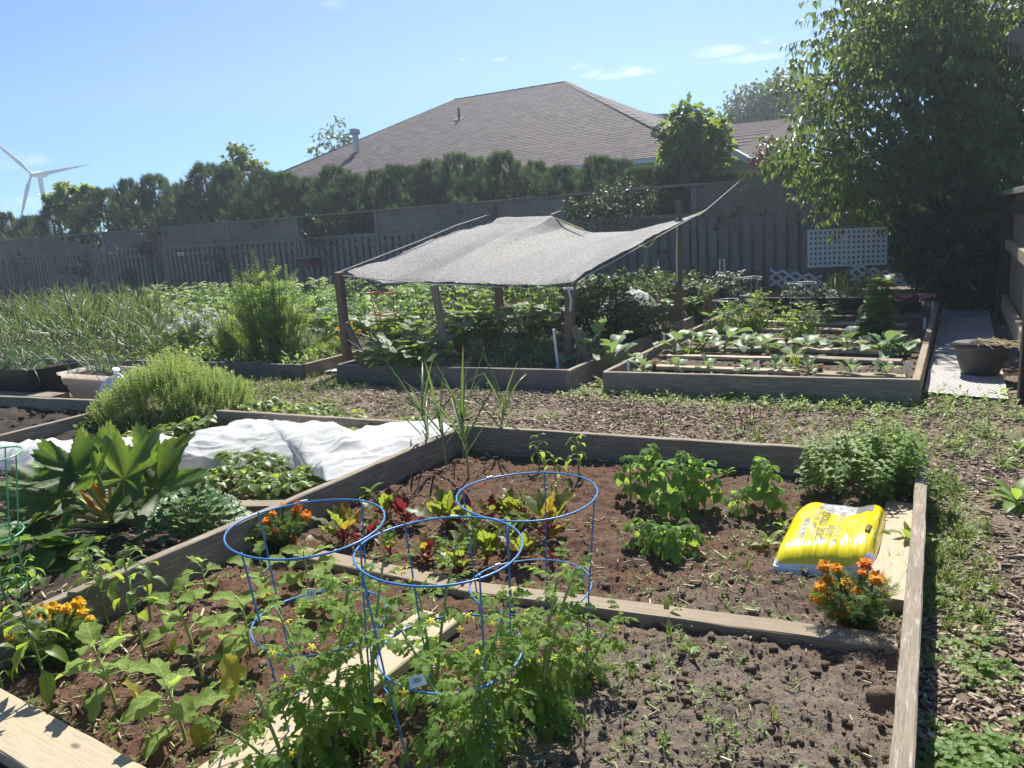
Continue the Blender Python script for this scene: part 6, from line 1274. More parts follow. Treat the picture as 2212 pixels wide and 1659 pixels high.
# ------------------------------------------------------------------ pot, tubs, plastic bag
pb = g(2117, 806, .03); kp = pb[1]/FPX; t = thing('planter_pot', 'big dark grey round pot of dry soil on the white mat', 'pot', pb); ra, rb_, hp = 37*kp, 54*kp, 66*kp
th = [(0, ra*.97), (.01, ra), (hp*.5, ra+(rb_-ra)*.55), (hp*.86, rb_*.95), (hp*.88, rb_*.99), (hp*.90, rb_), (hp*.97, rb_*1.03), (hp, rb_*1.05), (hp+.006, rb_*1.02), (hp*.98, rb_*.95), (hp*.90, rb_*.92)]
part('pot', Geo().tube([[0, 0, z] for z, _ in th], [q for _, q in th], 40), M['pot_plastic'], t)
a, q = np.meshgrid(np.linspace(0, 2*np.pi, 41)[:-1], np.linspace(0, 1, 10)); X, Y = np.cos(a)*q*rb_*.93, np.sin(a)*q*rb_*.93; Zs = hp*.90+.05*np.clip(1-q, 0, 1)+fbm(X*14, Y*14, 3, 4)*.06; i = np.arange(9)[:, None]*40+np.arange(40)[None]; j = np.arange(9)[:, None]*40+((np.arange(40)+1) % 40)[None]
part('soil', Geo().add(np.stack([X, Y, Zs], -1).reshape(-1, 3), np.stack([i, j, j+40, i+40], -1).reshape(-1, 4)), M['dark_soil'], t); Gp = Geo(); r = np.random.default_rng(8)
for k in range(60): x, y = r.normal(.05, .05), r.normal(-.02, .06); d = r.normal(0, .05, 3); Gp.tube([[x, y, hp*.98+r.random()*.03], [x+d[0], y+d[1], hp*.99+r.random()*.04], [x+d[0]*1.8+.05, y+d[1]*1.6-.03, hp*.97]], .0025, 3, cap=False)
part('dry_stalks', Gp, M['straw'], t, kind='stuff')
def rrect(w_, d, r_, n=6):
    P = []
    for cx, cy, a0 in ((w_-r_, d-r_, 0), (-w_+r_, d-r_, 90), (-w_+r_, -d+r_, 180), (w_-r_, -d+r_, 270)):
        for k in range(n): a = R_(a0+90*k/(n-1)); P.append([cx+r_*math.cos(a), cy+r_*math.sin(a)])
    return np.array(P)
def tubbox(name, label, c, w_, d, h, mat, rot, steps):
    t = thing(name, label, 'tub', c, rot); V = []; n = 24
    for z, k in steps: V.append(np.column_stack([rrect(w_*k, d*(k if k < 1.02 else k*1.0), .05), np.full(n, z*h)]))
    m_ = len(steps); V = np.vstack(V); F = [[i*n+j, i*n+(j+1) % n, (i+1)*n+(j+1) % n, (i+1)*n+j] for i in range(m_-1) for j in range(n)]
    G = Geo().add(V, F); cV = np.vstack([V[:n], [[0, 0, 0]]]); G.add(cV, [[n, (j+1) % n, j] for j in range(n)]); part('tub', G, mat, t)
    cV = np.column_stack([rrect(w_*.95, d*.95, .05), np.full(n, h*.86)]); part('soil', Geo().add(np.vstack([cV, [[0, 0, h*.89]]]), [[n, j, (j+1) % n] for j in range(n)]), M['dark_soil'], t); return t
tl_, tr_ = g(120, 863, .03), g(280, 868, .03); wtub = np.linalg.norm(tr_-tl_)/2; htub = aty_top(tl_, 806)
tub = tubbox('storage_tub', 'beige plastic tub of green onions beside the white sack', (tl_+tr_)/2*np.array([1, 1, 0])+E1*.19+UP*.03, wtub*.98, .20, htub*.98, M['tub_beige'], -A0, [(0, .80), (.02, .83), (.52, .91), (.55, .97), (.88, 1.0), (.90, 1.06), (.98, 1.08), (1.0, 1.07), (.99, 1.0), (.85, .97)])
bl_, br_ = g(-150, 850, .08), g(105, 852, .08); wb_ = np.linalg.norm(br_-bl_)/2; hb_ = aty_top(br_, 792)
tubB = tubbox('planter_tub', 'large black tub of green onions at the left edge', (bl_+br_)/2*np.array([1, 1, 0])+E1*.26+UP*.05, wb_, .24, hb_*1.08, M['tub_black'], -A0+.0, [(0, .95), (.02, .97), (.98, 1.02), (1.0, 1.03), (1.0, 1.0), (.86, .98)])
beam('plank', None, g(-120, 852, .10), g(130, 858, .10), .2, .05, M['bed_wood']); o = bpy.context.scene.objects['plank']
for ob in bpy.context.scene.objects:
    if ob.name.startswith('plank') and 'label' not in ob: tag(ob, 'board lying under the black tub at the left edge', 'plank')
def onions(root, w_, d, h, n, Ls, sp, seed, sm='stem_pale'):
    r = random.Random(seed); G = Geo()
    for i in range(n):
        b = np.array([r.uniform(-w_, w_), r.uniform(-d, d), h]); a = r.random()*6.28
        for k in range(r.choice([4, 5, 6])):
            az = a+k*2.2; e = r.uniform(.75, 1.45); dd = np.array([math.cos(az)*math.cos(e), math.sin(az)*math.cos(e), math.sin(e)]); scatter(G, sp.t[r.randrange(4)], b, dd, (-math.cos(az)*math.sin(e), -math.sin(az)*math.sin(e), math.cos(e)), r.uniform(*Ls))
    return G
part('onions', onions(tub, wtub*.8, .15, htub*.86, 20, (.20, .36), oni, 3), M['onion_leaf'], tub, kind='stuff'); part('onions', onions(tubB, wb_*.9, .2, hb_*.9, 46, (.22, .42), oni, 4), M['onion_leaf'], tubB, kind='stuff')
sp_ = g(222, 872, .06); sk = thing('plastic_sack', 'crumpled white plastic sack slumped against the beige tub', 'sack', sp_); a, q = np.meshgrid(np.linspace(0, 2*np.pi, 33)[:-1], np.linspace(0, 1, 14)); k_ = sp_[1]/FPX
rad = np.sin(np.clip(q*1.02, 0, 1)*np.pi)**.55*.62+.02; rad = rad*(1+.35*fbm(a*2.5/np.pi*4, q*5, 3, 55)*2); X = np.cos(a)*rad*52*k_+q*30*k_; Y = np.sin(a)*rad*34*k_+.12; Zs = q*58*k_*(1+.3*fbm(a*3, q*6, 2, 56)); i = np.arange(13)[:, None]*32+np.arange(32)[None]; j = np.arange(13)[:, None]*32+((np.arange(32)+1) % 32)[None]
part('sack', Geo().add(np.stack([X, Y, Zs], -1).reshape(-1, 3), np.stack([i, j, j+32, i+32], -1).reshape(-1, 4)), M['thin_plastic'], sk)
tw_ = Geo().tube([[30*k_, .12, 50*k_], [26*k_, .10, 62*k_], [30*k_, .09, 72*k_]], [.03, .018, .035], 8); part('tied_neck', tw_, M['thin_plastic'], sk)
# ------------------------------------------------------------------ garlic and flower bed by the left fence
r = random.Random(21)
gp = [plant('garlic_plant', 'garlic in the dense tall rows of the left back bed', 'garlic', (0, 0, 0), .36, 11, gar, (.36, .52), .0, (.5, 1.2), (.55, 1.35), .2, (.05*(s-1), .02), 'stem_pale', .007, 'garlic in the left back bed', 0, merged=True, topk=.9, seed=90+s) for s in range(4)]
k = 0
for row in range(9):
    for c in range(25):
        s = -.10-c*.235-r.uniform(0, .05); p = D_r+E2*(s-2.35)+E1*(.12+row*.27+r.uniform(-.05, .05)); p[2] = .07
        if pix(p)[0] > 345+r.uniform(-25, 15): continue
        if k < 4: gp[k].matrix_basis = Matrix.Translation(Vector(p))
        else: dup(gp[k % 4], p, r.random()*6, r.uniform(1.0, 1.35), None, 'garlic in the left back bed')
        k += 1
def ground_at(px, py, z=.08): return g(px, py, z)
pt0 = [plant('potato_plant', 'bushy potato plant in the mass of green behind the garlic', 'potato plant', (0, 0, 0), .34, 34, pot_sp, (.14, .22), .05, (-.1, 1.0), (-.5, .5), .15, (.03, 0), 'stem_green', .008, 'potato plants by the left fence', 0, merged=True, topk=.8, seed=120+s) for s in range(3)]
pts = []
for i in range(30): q = r.uniform(-7.2, -.5); pts.append(D_r+E2*q+E1*r.uniform(2.0, 4.2))
for i in range(105): q = r.uniform(-12.5, 2.9); pts.append(D_r+E2*q+E1*r.uniform(4.0 if q > -7 else 2.6, 8.2))
pts = [p for p in pts if not inside(np.array([p[0]]), np.array([p[1]]), POLY['E'])[0] and not inside(np.array([p[0]]), np.array([p[1]]), POLY['F'])[0]]
cur = [plant('low_bush', 'low dark leafy bush in the shade between the cloth bed and the fence', 'bush', (0, 0, 0), .34, 44, Sp(pot_sp.t, M['bush_leaf']), (.14, .22), .05, (-.1, 1.0), (-.5, .5), .15, (.03, 0), 'stem_dark', .008, 'low dark bushes behind the shaded bed', 0, merged=True, topk=.8, seed=150+s_) for s_ in range(2)]  # potato shapes in a darker leaf colour that stands in for shade
np_, nc_ = 0, 0
for p in pts:
    p[2] = .06
    if np.dot(p-E_l, E2) > -.4:
        if nc_ < 2: cur[nc_].matrix_basis = Matrix.Translation(Vector(p))
        else: dup(cur[nc_ % 2], p, r.random()*6, r.uniform(.8, 1.3), None, 'low dark bushes behind the shaded bed')
        nc_ += 1; continue
    if np_ < 3: pt0[np_].matrix_basis = Matrix.Translation(Vector(p))
    else: dup(pt0[np_ % 3], p, r.random()*6, r.uniform(.9, 1.35), None, 'potato plants by the left fence')
    np_ += 1
for px, py in ((365, 700), (400, 690), (440, 700), (380, 720), (430, 680), (345, 690), (480, 700), (350, 735), (410, 745), (455, 730), (490, 735), (375, 760), (440, 765), (480, 768), (335, 768)):
    p = g(px, py, .07); dup(pt0[np_ % 3], p, r.random()*6, r.uniform(.55, .8), None, 'potato plants by the left fence'); np_ += 1
# tall herbs: bushy upright plants with narrow leaves
nar = Sp([sprig(26, 1.0, gleaf(.27, .072, 2, 1, prof_lance, 0, .4), .55, .45, .006, pairs=False)], M['tall_leaf'])
def tallherb(label, name, cat, px, py, ty, w_, n, Ls, mat, group=None, flowers=None, fs=.02, seed=1, spv=nar, z=.07, dy=None, spires=None):
    b = g(px, py, z) if dy is None else aty(px, py, dy); b = np.array([b[0], b[1], z]); H = aty_top(b, ty); rr = np.random.default_rng(seed); t = thing(name, label, cat, b, 0, group); G = Geo(); Gs = Geo(); Gf = Geo()
    ns = max(4, n//7); sp0 = [(rr.random()*6.28, rr.random()**.5, rr.uniform(.72, 1.0)) for _ in range(ns)]; sp0[0] = (1.0, .1, 1.0)
    if spires: sp0 = [(0.0 if x > 0 else math.pi, abs(x), hk) for x, hk in spires]; ns = len(sp0)
    for i in range(n):
        a, q, hk = sp0[i % ns]; top = np.array([math.cos(a)*q*w_, math.sin(a)*q*w_*.8, H*(1-.30*q*q)*hk])
        if i >= ns: top = top+rr.normal(0, 1, 3)*[w_*.2, w_*.16, 0]; top[2] *= rr.uniform(.45, .93)
        bs = np.array([top[0]*.45, top[1]*.45, 0]); d = top-bs; Lg = np.linalg.norm(d); d /= Lg
        Gs.tube(bez(bs, bs+d*Lg*.5+[0, 0, .02], top, 4), [.004, .0035, .003, .002], 3, cap=False)
        for m_ in range(int(np.ceil(Lg/Ls))): scatter(G, spv.t[0], bs+d*max(0, Lg-(m_+1)*Ls*.95), d+rr.normal(0, .06, 3), rr.normal(0, 1, 3), Ls)
        for k in range(4): sd = np.array([math.cos(a+k*1.7+1), math.sin(a+k*1.7+1), rr.uniform(.4, 1.0)]); scatter(G, spv.t[0], bs+d*Lg*rr.uniform(.25, .85), sd, rr.normal(0, 1, 3), Ls*rr.uniform(.55, .85))
        if flowers and rr.random() < .85:
            for k in range(rr.integers(4, 9)): scatter(Gf, gleaf(1, .9, 1, 2, lambda t: 1-t*.3, .2, .3), top+rr.normal(0, 1, 3)*[.025, .025, .01], rr.normal(0, 1, 3), [0, -.5, 1], fs)
    part('foliage', G, mat, t); part('stem', Gs, M['stem_green'], t)
    if flowers: part('flower', Gf, M[flowers], t, kind='stuff')
    return t
tallherb('tallest bushy green plant with narrow leaves left of the shade cloth', 'tall_bush', 'leafy bush', 590, 782, 536, .37, 84, .24, M['tall_leaf'], seed=2, z=.06, spires=[(-.88, 1.15), (-.45, 1.0), (-.15, 1.0), (.25, .93), (.42, .97), (.68, .98), (.95, 1.0), (-.7, .8), (.1, .8)])
tallherb('shorter feathery bush left of the tallest green plant', 'feathery_bush', 'leafy bush', 508, 782, 655, .22, 40, .2, M['tall_leaf'], seed=3, z=.06)
GYF = 'white flowering plants behind the garlic'
for i, (px, py, ty, q) in enumerate([(350, 755, 682, 'white flowered plant at the right end of the garlic'), (390, 758, 690, 'white flowered plant, second from the garlic'), (430, 760, 672, 'white flowered plant below the potato leaves'), (455, 745, 668, 'white flowered plant left of the purple spikes'), (375, 735, 660, 'white flowered plant at the back by the potatoes'), (470, 768, 700, 'low white flowered plant in front of the purple spikes'), (415, 735, 655, 'tallest white flowered plant at the back')]):
    tallherb(q, 'yarrow_plant', 'white flowers', px, py, ty, .24, 30, .16, M['tall_leaf'] if i % 2 else M['weed_leaf'], GYF, 'petal_white', .036, seed=10+i)
for i, (px, py, ty, q, fm) in enumerate([(502, 750, 702, 'purple flower spikes left of the feathery bush', 'petal_purple'), (522, 752, 698, 'pink flower spike beside the purple ones', 'petal_pink'), (545, 785, 735, 'low green herbs at the foot of the tall bush', None), (640, 782, 700, 'dense herbs at the right foot of the tall bush', None), (668, 765, 700, 'leafy herbs between tall bush and squash', None), (690, 778, 738, 'low bright herbs in the corner of the left bed', None), (720, 768, 728, 'low herbs beside the brown shade post', None), (440, 778, 742, 'bright low herbs along the board of the left bed', None), (490, 783, 745, 'bright low weeds by the thyme', None), (655, 784, 755, 'small bright herbs at the bed corner', None)]):
    tallherb(q, 'flower_spike' if fm else 'low_herb', 'flowers' if fm else 'herb', px, py, ty, .12 if fm else .16, 9 if fm else 16, .13, M['weed_leaf'], None, fm, .022, seed=30+i, z=.07)
tallherb('yellow calendula flowers beside the brown shade post', 'calendula_plant', 'calendula', 742, 758, 690, .22, 18, .14, M['weed_leaf'], None, 'petal_gold', .03, seed=50)
tallherb('feathery dark green bush behind the shade cloth post', 'feathery_bush', 'leafy bush', 790, 722, 640, .34, 40, .18, M['potato_leaf'], seed=51, z=.06)
GSQ = 'big leaved squash plants'
for px, py, ty, n, s, q in [(700, 740, 655, 9, .2, 'squash with huge bright leaves left of the brown shade post'), (688, 745, 690, 7, .13, 'squash with whitish leaves at the foot of the calendula'), (860, 795, 715, 12, .2, 'squash under the left half of the shade cloth'), (920, 800, 730, 9, .17, 'squash beside the thin leaning post'),
                            (1000, 760, 665, 12, .19, 'squash behind the thin leaning post under cloth'), (1080, 755, 660, 12, .19, 'squash in the middle under the shade cloth'), (1150, 755, 660, 12, .18, 'squash at the right under the shade cloth'), (960, 740, 690, 8, .15, 'low bright squash in a sun patch under cloth'), (1190, 750, 675, 9, .17, 'squash by the right shade post'), (900, 730, 690, 8, .14, 'lettuce-like squash left of thin post at back'), (830, 742, 672, 10, .16, 'squash behind the left front shade post'), (1040, 722, 655, 11, .17, 'squash at the back of the shaded bed, middle'), (1120, 718, 652, 11, .17, 'squash at the back of the shaded bed, right'), (985, 716, 660, 11, .17, 'squash at the back of the shaded bed, left'), (1190, 722, 655, 11, .17, 'squash at the back right corner of the shaded bed'), (870, 718, 668, 10, .15, 'squash at the back left corner of the shaded bed')]:
    b = g(px, py, .09); H = aty_top(b, ty); plant('squash_plant', q, 'squash', b, .06, int(n*1.8), sq, (s*.5, s*.85), H*.9, (.25, 1.35), (-.5, .4), .1, (0, 0), 'stem_pale', .012, GSQ, petr=.006, topk=.85)
# onions under the cloth
oc0 = []
for i in range(3):
    t = thing('onion_plant', 'green onion in the row under the shade cloth', 'onion', (0, 0, 0), 0, 'green onions under the shade cloth'); part('foliage', onions(None, .03, .03, 0, 3, (.22, .36), oni, 60+i), M['onion_leaf'], t); oc0.append(t)
for i in range(34):
    px = r.uniform(1010, 1210) if i > 8 else r.uniform(790, 840); py = r.uniform(775, 800)-(8 if px < 900 else 0); b = g(px, py, .09)
    if i < 3: oc0[i].matrix_basis = Matrix.Translation(Vector(b))
    else: dup(oc0[i % 3], b, r.random()*6, r.uniform(.8, 1.2), None, 'green onions under the shade cloth')
# collards right of the front shade post, dark bush behind
def brassica(label, px, py, ty, n, s, k, group, name='cabbage_plant', cat='cabbage', sp=cab, H0=.05, el=(.15, 1.2), z=None):
    b = g(px, py, z) if z else on(px, py, k); H = aty_top(b, ty); return plant(name, label, cat, b, H0, n, sp, (s*.8, s*1.15), H*.45, el, (-.2, .9), .1, (0, 0), 'stem_pale', .011, group, petr=.0055, topk=.85)
brassica('tall upright collard with big leaves right of the shade post', 1290, 775, 668, 6, .27, 'E', 'collards at the right of the shade cloth bed', 'collard_plant', 'collard', z=.09)
brassica('sprawling collard with glossy leaves over the bed board', 1325, 785, 722, 9, .20, 'E', 'collards at the right of the shade cloth bed', 'collard_plant', 'collard', z=.09)
brassica('collard with bluish leaves behind the leaning brace', 1262, 785, 712, 8, .19, 'E', 'collards at the right of the shade cloth bed', 'collard_plant', 'collard', z=.09)
def lowbush(label, px, py, ty, w_, n, mat, seed, name='leafy_bush', z=.05, size=.05, dy=None):
    b = g(px, py, z); H = aty_top(b, ty); return blob_tree(name, label, 'bush', b, b+UP*H*.55, np.array([w_, w_*.8, H*.55]), n, lf_small, mat, size, 6, .2, None, .012, 12, seed=seed, crown='foliage')
lowbush('dark raspberry thicket behind the right shade post', 1312, 735, 632, .58, 2600, M['rasp_leaf'], 71, 'raspberry_bush', size=.06)
lowbush('dark low bush at the corner of the brown planter', 1375, 745, 672, .34, 1000, M['rasp_leaf'], 72, size=.05)
lowbush('dark green thicket behind the raised planter', 1405, 690, 600, .7, 2400, M['rasp_leaf'], 73, 'raspberry_bush', size=.075)
lowbush('small dark seedling bush before the planter', 1432, 722, 700, .1, 90, M['weed_leaf'], 74, size=.04)
# planter contents
plb = a0_ = g(1400, 680, .33)
for i, (px, py, q) in enumerate([(1405, 655, 'pale lettuce in the brown planter, left one'), (1440, 654, 'pale lettuce in the brown planter, middle one'), (1475, 650, 'lettuce in the brown planter behind the tall post'), (1500, 648, 'lettuce at the right end of the brown planter')]):
    b = g(px, py+8, .30); plant('lettuce_plant', q, 'lettuce', b, .03, 10, cab, (.07, .11), .05, (.2, 1.1), (0, .8), .1, (0, 0), 'stem_pale', .01, 'lettuces in the brown planter')
f_ = g(1358, 664, .28); u, v = np.meshgrid(np.linspace(-1, 1, 30), np.linspace(-1, 1, 20)); hgt_ = (np.clip(1-u**2, 0, 1)*np.clip(1-v**2, 0, 1))**.5*.20*(1+fbm(u*3, v*3, 3, 19)); i = np.arange(19)[:, None]*30+np.arange(29)[None]
tag(part('fleece', Geo().add((f_+E2*u.reshape(-1, 1)*.32+E1*v.reshape(-1, 1)*.3+UP*hgt_.reshape(-1, 1)), np.stack([i, i+1, i+31, i+30], -1).reshape(-1, 4)), M['cover']), 'bunched white fleece in the left end of the brown planter', 'fleece')
# ------------------------------------------------------------------ plants of the right bed
c5b = lambda x, y: (x*.3125+1382.5, y*.3125+561.6)
GCB = 'cabbages along the front of the right bed'
for x, y, ty, q in [(20, 775, 690, 'first cabbage at the left corner of the planked bed'), (250, 775, 705, 'second cabbage in the front row'), (470, 780, 700, 'third cabbage in the front row, round bright leaves'), (730, 785, 745, 'small fourth cabbage by the white marker'), (940, 785, 705, 'fifth cabbage with upright leaves'), (1165, 790, 690, 'cabbage by the orange marker'), (1450, 800, 700, 'seventh cabbage in the front row with two upright leaves'), (1695, 800, 700, 'last cabbage of the front row near the right board')]:
    px, py = c5b(x, y); brassica(q, px, py, c5b(0, ty)[1], 8, .105, 'F', GCB)
GBR = 'broccoli in the right bed'
for x, y, ty, q in [(240, 640, 510, 'leftmost broccoli with drooping bluish leaves'), (440, 620, 500, 'broccoli with a dark leaf by the scallions'), (590, 640, 455, 'tallest broccoli with raised leaf'), (860, 635, 530, 'broccoli in the middle left of the second row'), (1160, 630, 560, 'broccoli right of the front tomato'), (1420, 640, 520, 'broccoli with wide leaves right of the middle'), (1690, 650, 530, 'broccoli nearest the right board'), (1800, 655, 560, 'small broccoli at the right board'), (720, 600, 540, 'small broccoli behind the tallest')]:
    px, py = c5b(x, y); b = on(px, py, 'F'); H = aty_top(b, c5b(0, ty)[1]); plant('broccoli_plant', q, 'broccoli', b, H*.35, 9, cab, (.15, .225), H*.55, (.2, 1.1), (-.55, .5), .3, (0, 0), 'stem_pale', .011, GBR, petr=.005, topk=.85)
for x, y, ty, q in [(330, 655, 520, 'clump of scallions among the left broccoli'), (1045, 725, 560, 'clump of scallions in the middle of planked bed')]:
    px, py = c5b(x, y); b = on(px, py, 'F'); H = aty_top(b, c5b(0, ty)[1]); t = thing('scallion_clump', q, 'scallions', b, 0, 'scallion clumps'); part('foliage', onions(None, .05, .04, -.01, 6, (H*.7, H*1.1), Sp([strap(.03, .25, s) for s in range(4)], M['garlic_leaf']), 80+len(q)), M['weed_leaf'], t)
for x, y, ty, w_, n, q in [(590, 500, 300, .32, 46, 'bushy tomato at the left of the planked bed'), (760, 490, 215, .30, 50, 'tallest bushy tomato in its wire cage'), (860, 480, 290, .22, 30, 'tomato at the right of the bushy pair'), (1100, 560, 300, .2, 42, 'tomato standing in the middle of the planked bed')]:
    px, py = c5b(x, y); tomato(q, px, py, c5b(0, ty)[1], int(n*1.7), (.15, .22), k='F', far=True, group='tomatoes in the right bed', stems=4, spread=w_*.7, flowers=0)
for x, y, ty, n, s, q in [(1620, 550, 130, 36, .14, 'tall cucumber climbing its wire cage at right'), (1560, 545, 380, 14, .11, 'low cucumber at the foot of the tall one'), (1290, 450, 310, 12, .09, 'small cucumber behind the middle tomato')]:
    px, py = c5b(x, y); b = on(px, py, 'F'); H = aty_top(b, c5b(0, ty)[1]); plant('cucumber_plant', q, 'cucumber', b, H*.95, n, sq, (s*.7, s*1.1), .10, (-.2, .8), (-.7, .2), .08, (.08, .05), 'stem_green', .007, 'cucumbers in the right bed', topk=.7)
for px, py, ty, q in [(1700, 655, 610, 'white daisies left of the white lattice foot'), (1722, 650, 612, 'second tuft of white daisies before the lattice'), (1780, 655, 618, 'white daisies under the square trellis'), (1800, 660, 630, 'low white daisies right of the others')]:
    tallherb(q, 'daisy_clump', 'daisies', px, py, ty, .20, 16, .15, M['bush_leaf'], 'white daisies by the back fence', 'petal_white', .026, seed=px, z=.05)
ir = g(1835, 640, .05); t = thing('iris_clump', 'tall dark iris leaves below the square trellis', 'iris', ir); G = Geo(); rr = np.random.default_rng(4)
for i in range(130): e = rr.uniform(1.0, 1.5); a = rr.random()*6.28; scatter(G, oni.t[0 if i % 3 else 2], np.array([rr.uniform(-.55, .55), rr.uniform(-.2, .2), 0]), (math.cos(a)*math.cos(e), math.sin(a)*math.cos(e), math.sin(e)), (-math.cos(a), -math.sin(a), .3), rr.uniform(.30, .55))
part('foliage', G, M['bush_leaf'], t)
GWC = 'grey wire cages in the right bed'
for x, y, wd, y2, w2, py, q in [(755, 122, 165, 245, 130, 470, 'grey wire cage standing over the tallest bushy tomato'), (1120, 160, 185, 295, 160, 480, 'bent grey wire cage behind the middle tomato'), (1625, 200, 130, 320, 100, 540, 'grey wire cage holding the tall cucumber'), (590, 278, 175, 360, 120, 500, 'bent grey wire ring over the left tomato')]:
    a, b_ = c5b(x, y), c5b(x, y2); dep = on(*c5b(x, py), 'F')[1]; cage('tomato_cage', q, [(a[0], a[1], wd*.3125), (b_[0], b_[1], w2*.3125)], dep, M['grey_wire'], .005, group=GWC, nleg=3, welds=False, k='F')
for x, y, wd, y2, q in [(460, 222, 180, 348, 'red wire cage under the shade cloth at left')]:
    cage('tomato_cage', q, [(820+0, 632, 62), (828, 678, 52)], 8.6, M['red_wire'], .006, nleg=3, welds=False)
GML = 'white plant markers in the right bed'
for x, y0, y1_, wd, q in [(168, 610, 512, 16, 'white marker at the left board, second from front'), (446, 478, 415, 16, 'white marker farther along the left board'), (816, 765, 697, 18, 'white marker by the fourth cabbage'), (1840, 812, 700, 22, 'white marker in the front right corner'), (1966, 470, 400, 18, 'white marker by the right board, middle'), (2018, 390, 285, 16, 'tall white marker at the far right board'), (-80+0, 770, 690, 16, 'white marker at the front left corner')]:
    px, py = c5b(x, y0); b = g(px, py, .10 if x > 0 else .12); H = aty_top(b, c5b(0, y1_)[1]); t = thing('plant_marker', q, 'marker', b, -A0+random.uniform(-.3, .3), GML); part('stake', Geo().box((0, 0, H/2-.02), (wd*.3125*b[1]/FPX, .004, H+.04)), M['label_white'], t, smooth=False)
for x, y, q in [(1247, 770, 'orange tag on a black stake by the sixth cabbage'), (100, 745, 'orange tag by the first cabbage')]:
    px, py = c5b(x, y); b = g(px, py+6, .1); t = thing('plant_marker', q, 'marker', b, -.2, 'orange tags in the right bed'); part('card', Geo().box((0, 0, .065), (.042, .004, .036)), M['orange_tag'], t, smooth=False); part('stake', Geo().box((0, .004, .02), (.03, .004, .08)), M['black_print'], t, smooth=False)
pk = g(1955, 640, .42); tag(part('pink_cloth', Geo().add(*(lambda u, v: (pk+E2*u.reshape(-1, 1)*.28+E1*v.reshape(-1, 1)*.08+UP*(fbm(u*3, v*3, 2, 3)*.10).reshape(-1, 1), np.stack([(i := np.arange(7)[:, None]*16+np.arange(15)[None]), i+1, i+17, i+16], -1).reshape(-1, 4)))(*np.meshgrid(np.linspace(-1, 1, 16), np.linspace(-1, 1, 8)))), M['pink_cloth']), 'faded pink cloth on the beam stack under the lattice', 'cloth')
for i, (px, py) in enumerate([(1997, 632), (1988, 645)]):
    b = g(px, py+24, .1); t = thing('solar_light', ['taller', 'shorter'][i]+' metal garden light on a stake by the right board', 'garden light', b, 0, 'garden lights on stakes'); H = aty_top(b, py-12); part('stake', Geo().tube([[0, 0, -.05], [0, 0, H*.8]], .008, 6), M['metal_vent'], t); part('lamp', Geo().tube([[0, 0, H*.78], [0, 0, H*.82], [0, 0, H*.98], [0, 0, H]], [.012, .032, .036, .01], 10), M['metal_vent'], t)
# white wire edging at far left
wf = g(90, 650, .05); we = thing('wire_edging', 'white wire garden edging before the fence at far left', 'edging', wf); G = Geo()
for i in range(6):
    a, b_ = aty(48+i*14, 656, wf[1]), aty(48+i*14+30, 656, wf[1]); tp = aty(48+i*14+16, 612+abs(i-2.5)*6, wf[1]); part('hoop', Geo().tube(bez(a, tp+UP*.35, b_, 10), .012, 5), M['white_pipe'], we, world=True)
# garlic scapes rising above the bed
for i, (pts_, q) in enumerate([([(485, 745), (478, 690), (470, 665), (472, 655), (478, 662)], 'curling garlic scape left of the feathery bush'), ([(540, 730), (520, 690), (512, 668), (530, 665), (524, 650), (540, 652)], 'looped garlic scape beside the tall bush'), ([(520, 720), (508, 690), (500, 672), (508, 664)], 'short garlic scape between the others')]):
    dep = g(500, 770, .07)[1]; P = np.array([aty(x, y, dep) for x, y in pts_]); tag(part('garlic_scape', Geo().tube(resample(np.vstack([P[0]*[1, 1, 0], P]), 16), .006, 5), M['stem_pale']), q, 'garlic scape', 'curling garlic scapes')
# ------------------------------------------------------------------ growth added along the fence foot, leaves coloured dark to imitate its shadow
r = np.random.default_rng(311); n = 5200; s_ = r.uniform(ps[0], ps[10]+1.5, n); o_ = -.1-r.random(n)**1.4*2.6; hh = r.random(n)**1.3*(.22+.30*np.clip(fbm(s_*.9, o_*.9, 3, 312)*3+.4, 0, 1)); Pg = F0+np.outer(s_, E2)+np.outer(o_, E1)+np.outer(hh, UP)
keep = ~inside(Pg[:, 0], Pg[:, 1], POLY['F']); Pg = Pg[keep]; n = len(Pg); G = Geo(); scatter(G, lf_small, Pg, r.normal(0, 1, (n, 3))+[0, 0, .4], r.normal(0, .5, (n, 3))+UP, r.uniform(.06, .13, n)); tag(part('shadow_undergrowth', G, M['bush_leaf'], None), kind='stuff')
sheet('fence_bed_soil', [fat(ps[0], 0, -.05), fat(ps[10]+2, 0, -.05), fat(ps[10]+2, 0, -2.9), fat(ps[0], 0, -2.9)], 80, 10, lambda x, y: .03+fbm(x*3, y*3, 2, 9)*.04, M['dark_soil'])
# ------------------------------------------------------------------ weeds, mulch, clods, straw
def ellw(n, x0, x1, y0, y1, seed, key=None, notin=None, dens=None, power=1.0):
    """ground points denser near the camera"""
    r = np.random.default_rng(seed); out = []
    tot = 0
    while tot < n:
        m = n*3; y = y0*(y1/y0)**(r.random(m)**power); x = r.uniform(x0, x1, m); ok = np.abs(x) < y*.80+.3
        if key: ok &= inside(x, y, POLY[key])
        if notin: ok &= ~inany(x, y, notin)
        if dens is not None: ok &= r.random(m) < dens(x, y)
        out.append(np.stack([x, y], 1)[ok]); tot += ok.sum()
    return np.vstack(out)[:n]
chipT = (np.array([[-.5, -.5, -.5], [.42, -.5, -.5], [.5, .38, -.5], [-.36, .5, -.5], [-.45, -.42, .5], [.40, -.46, .5], [.44, .36, .5], [-.34, .44, .5]]), np.array([[4, 5, 6, 7], [0, 1, 5, 4], [1, 2, 6, 5], [2, 3, 7, 6], [3, 0, 4, 7]]), np.zeros((8, 2)))
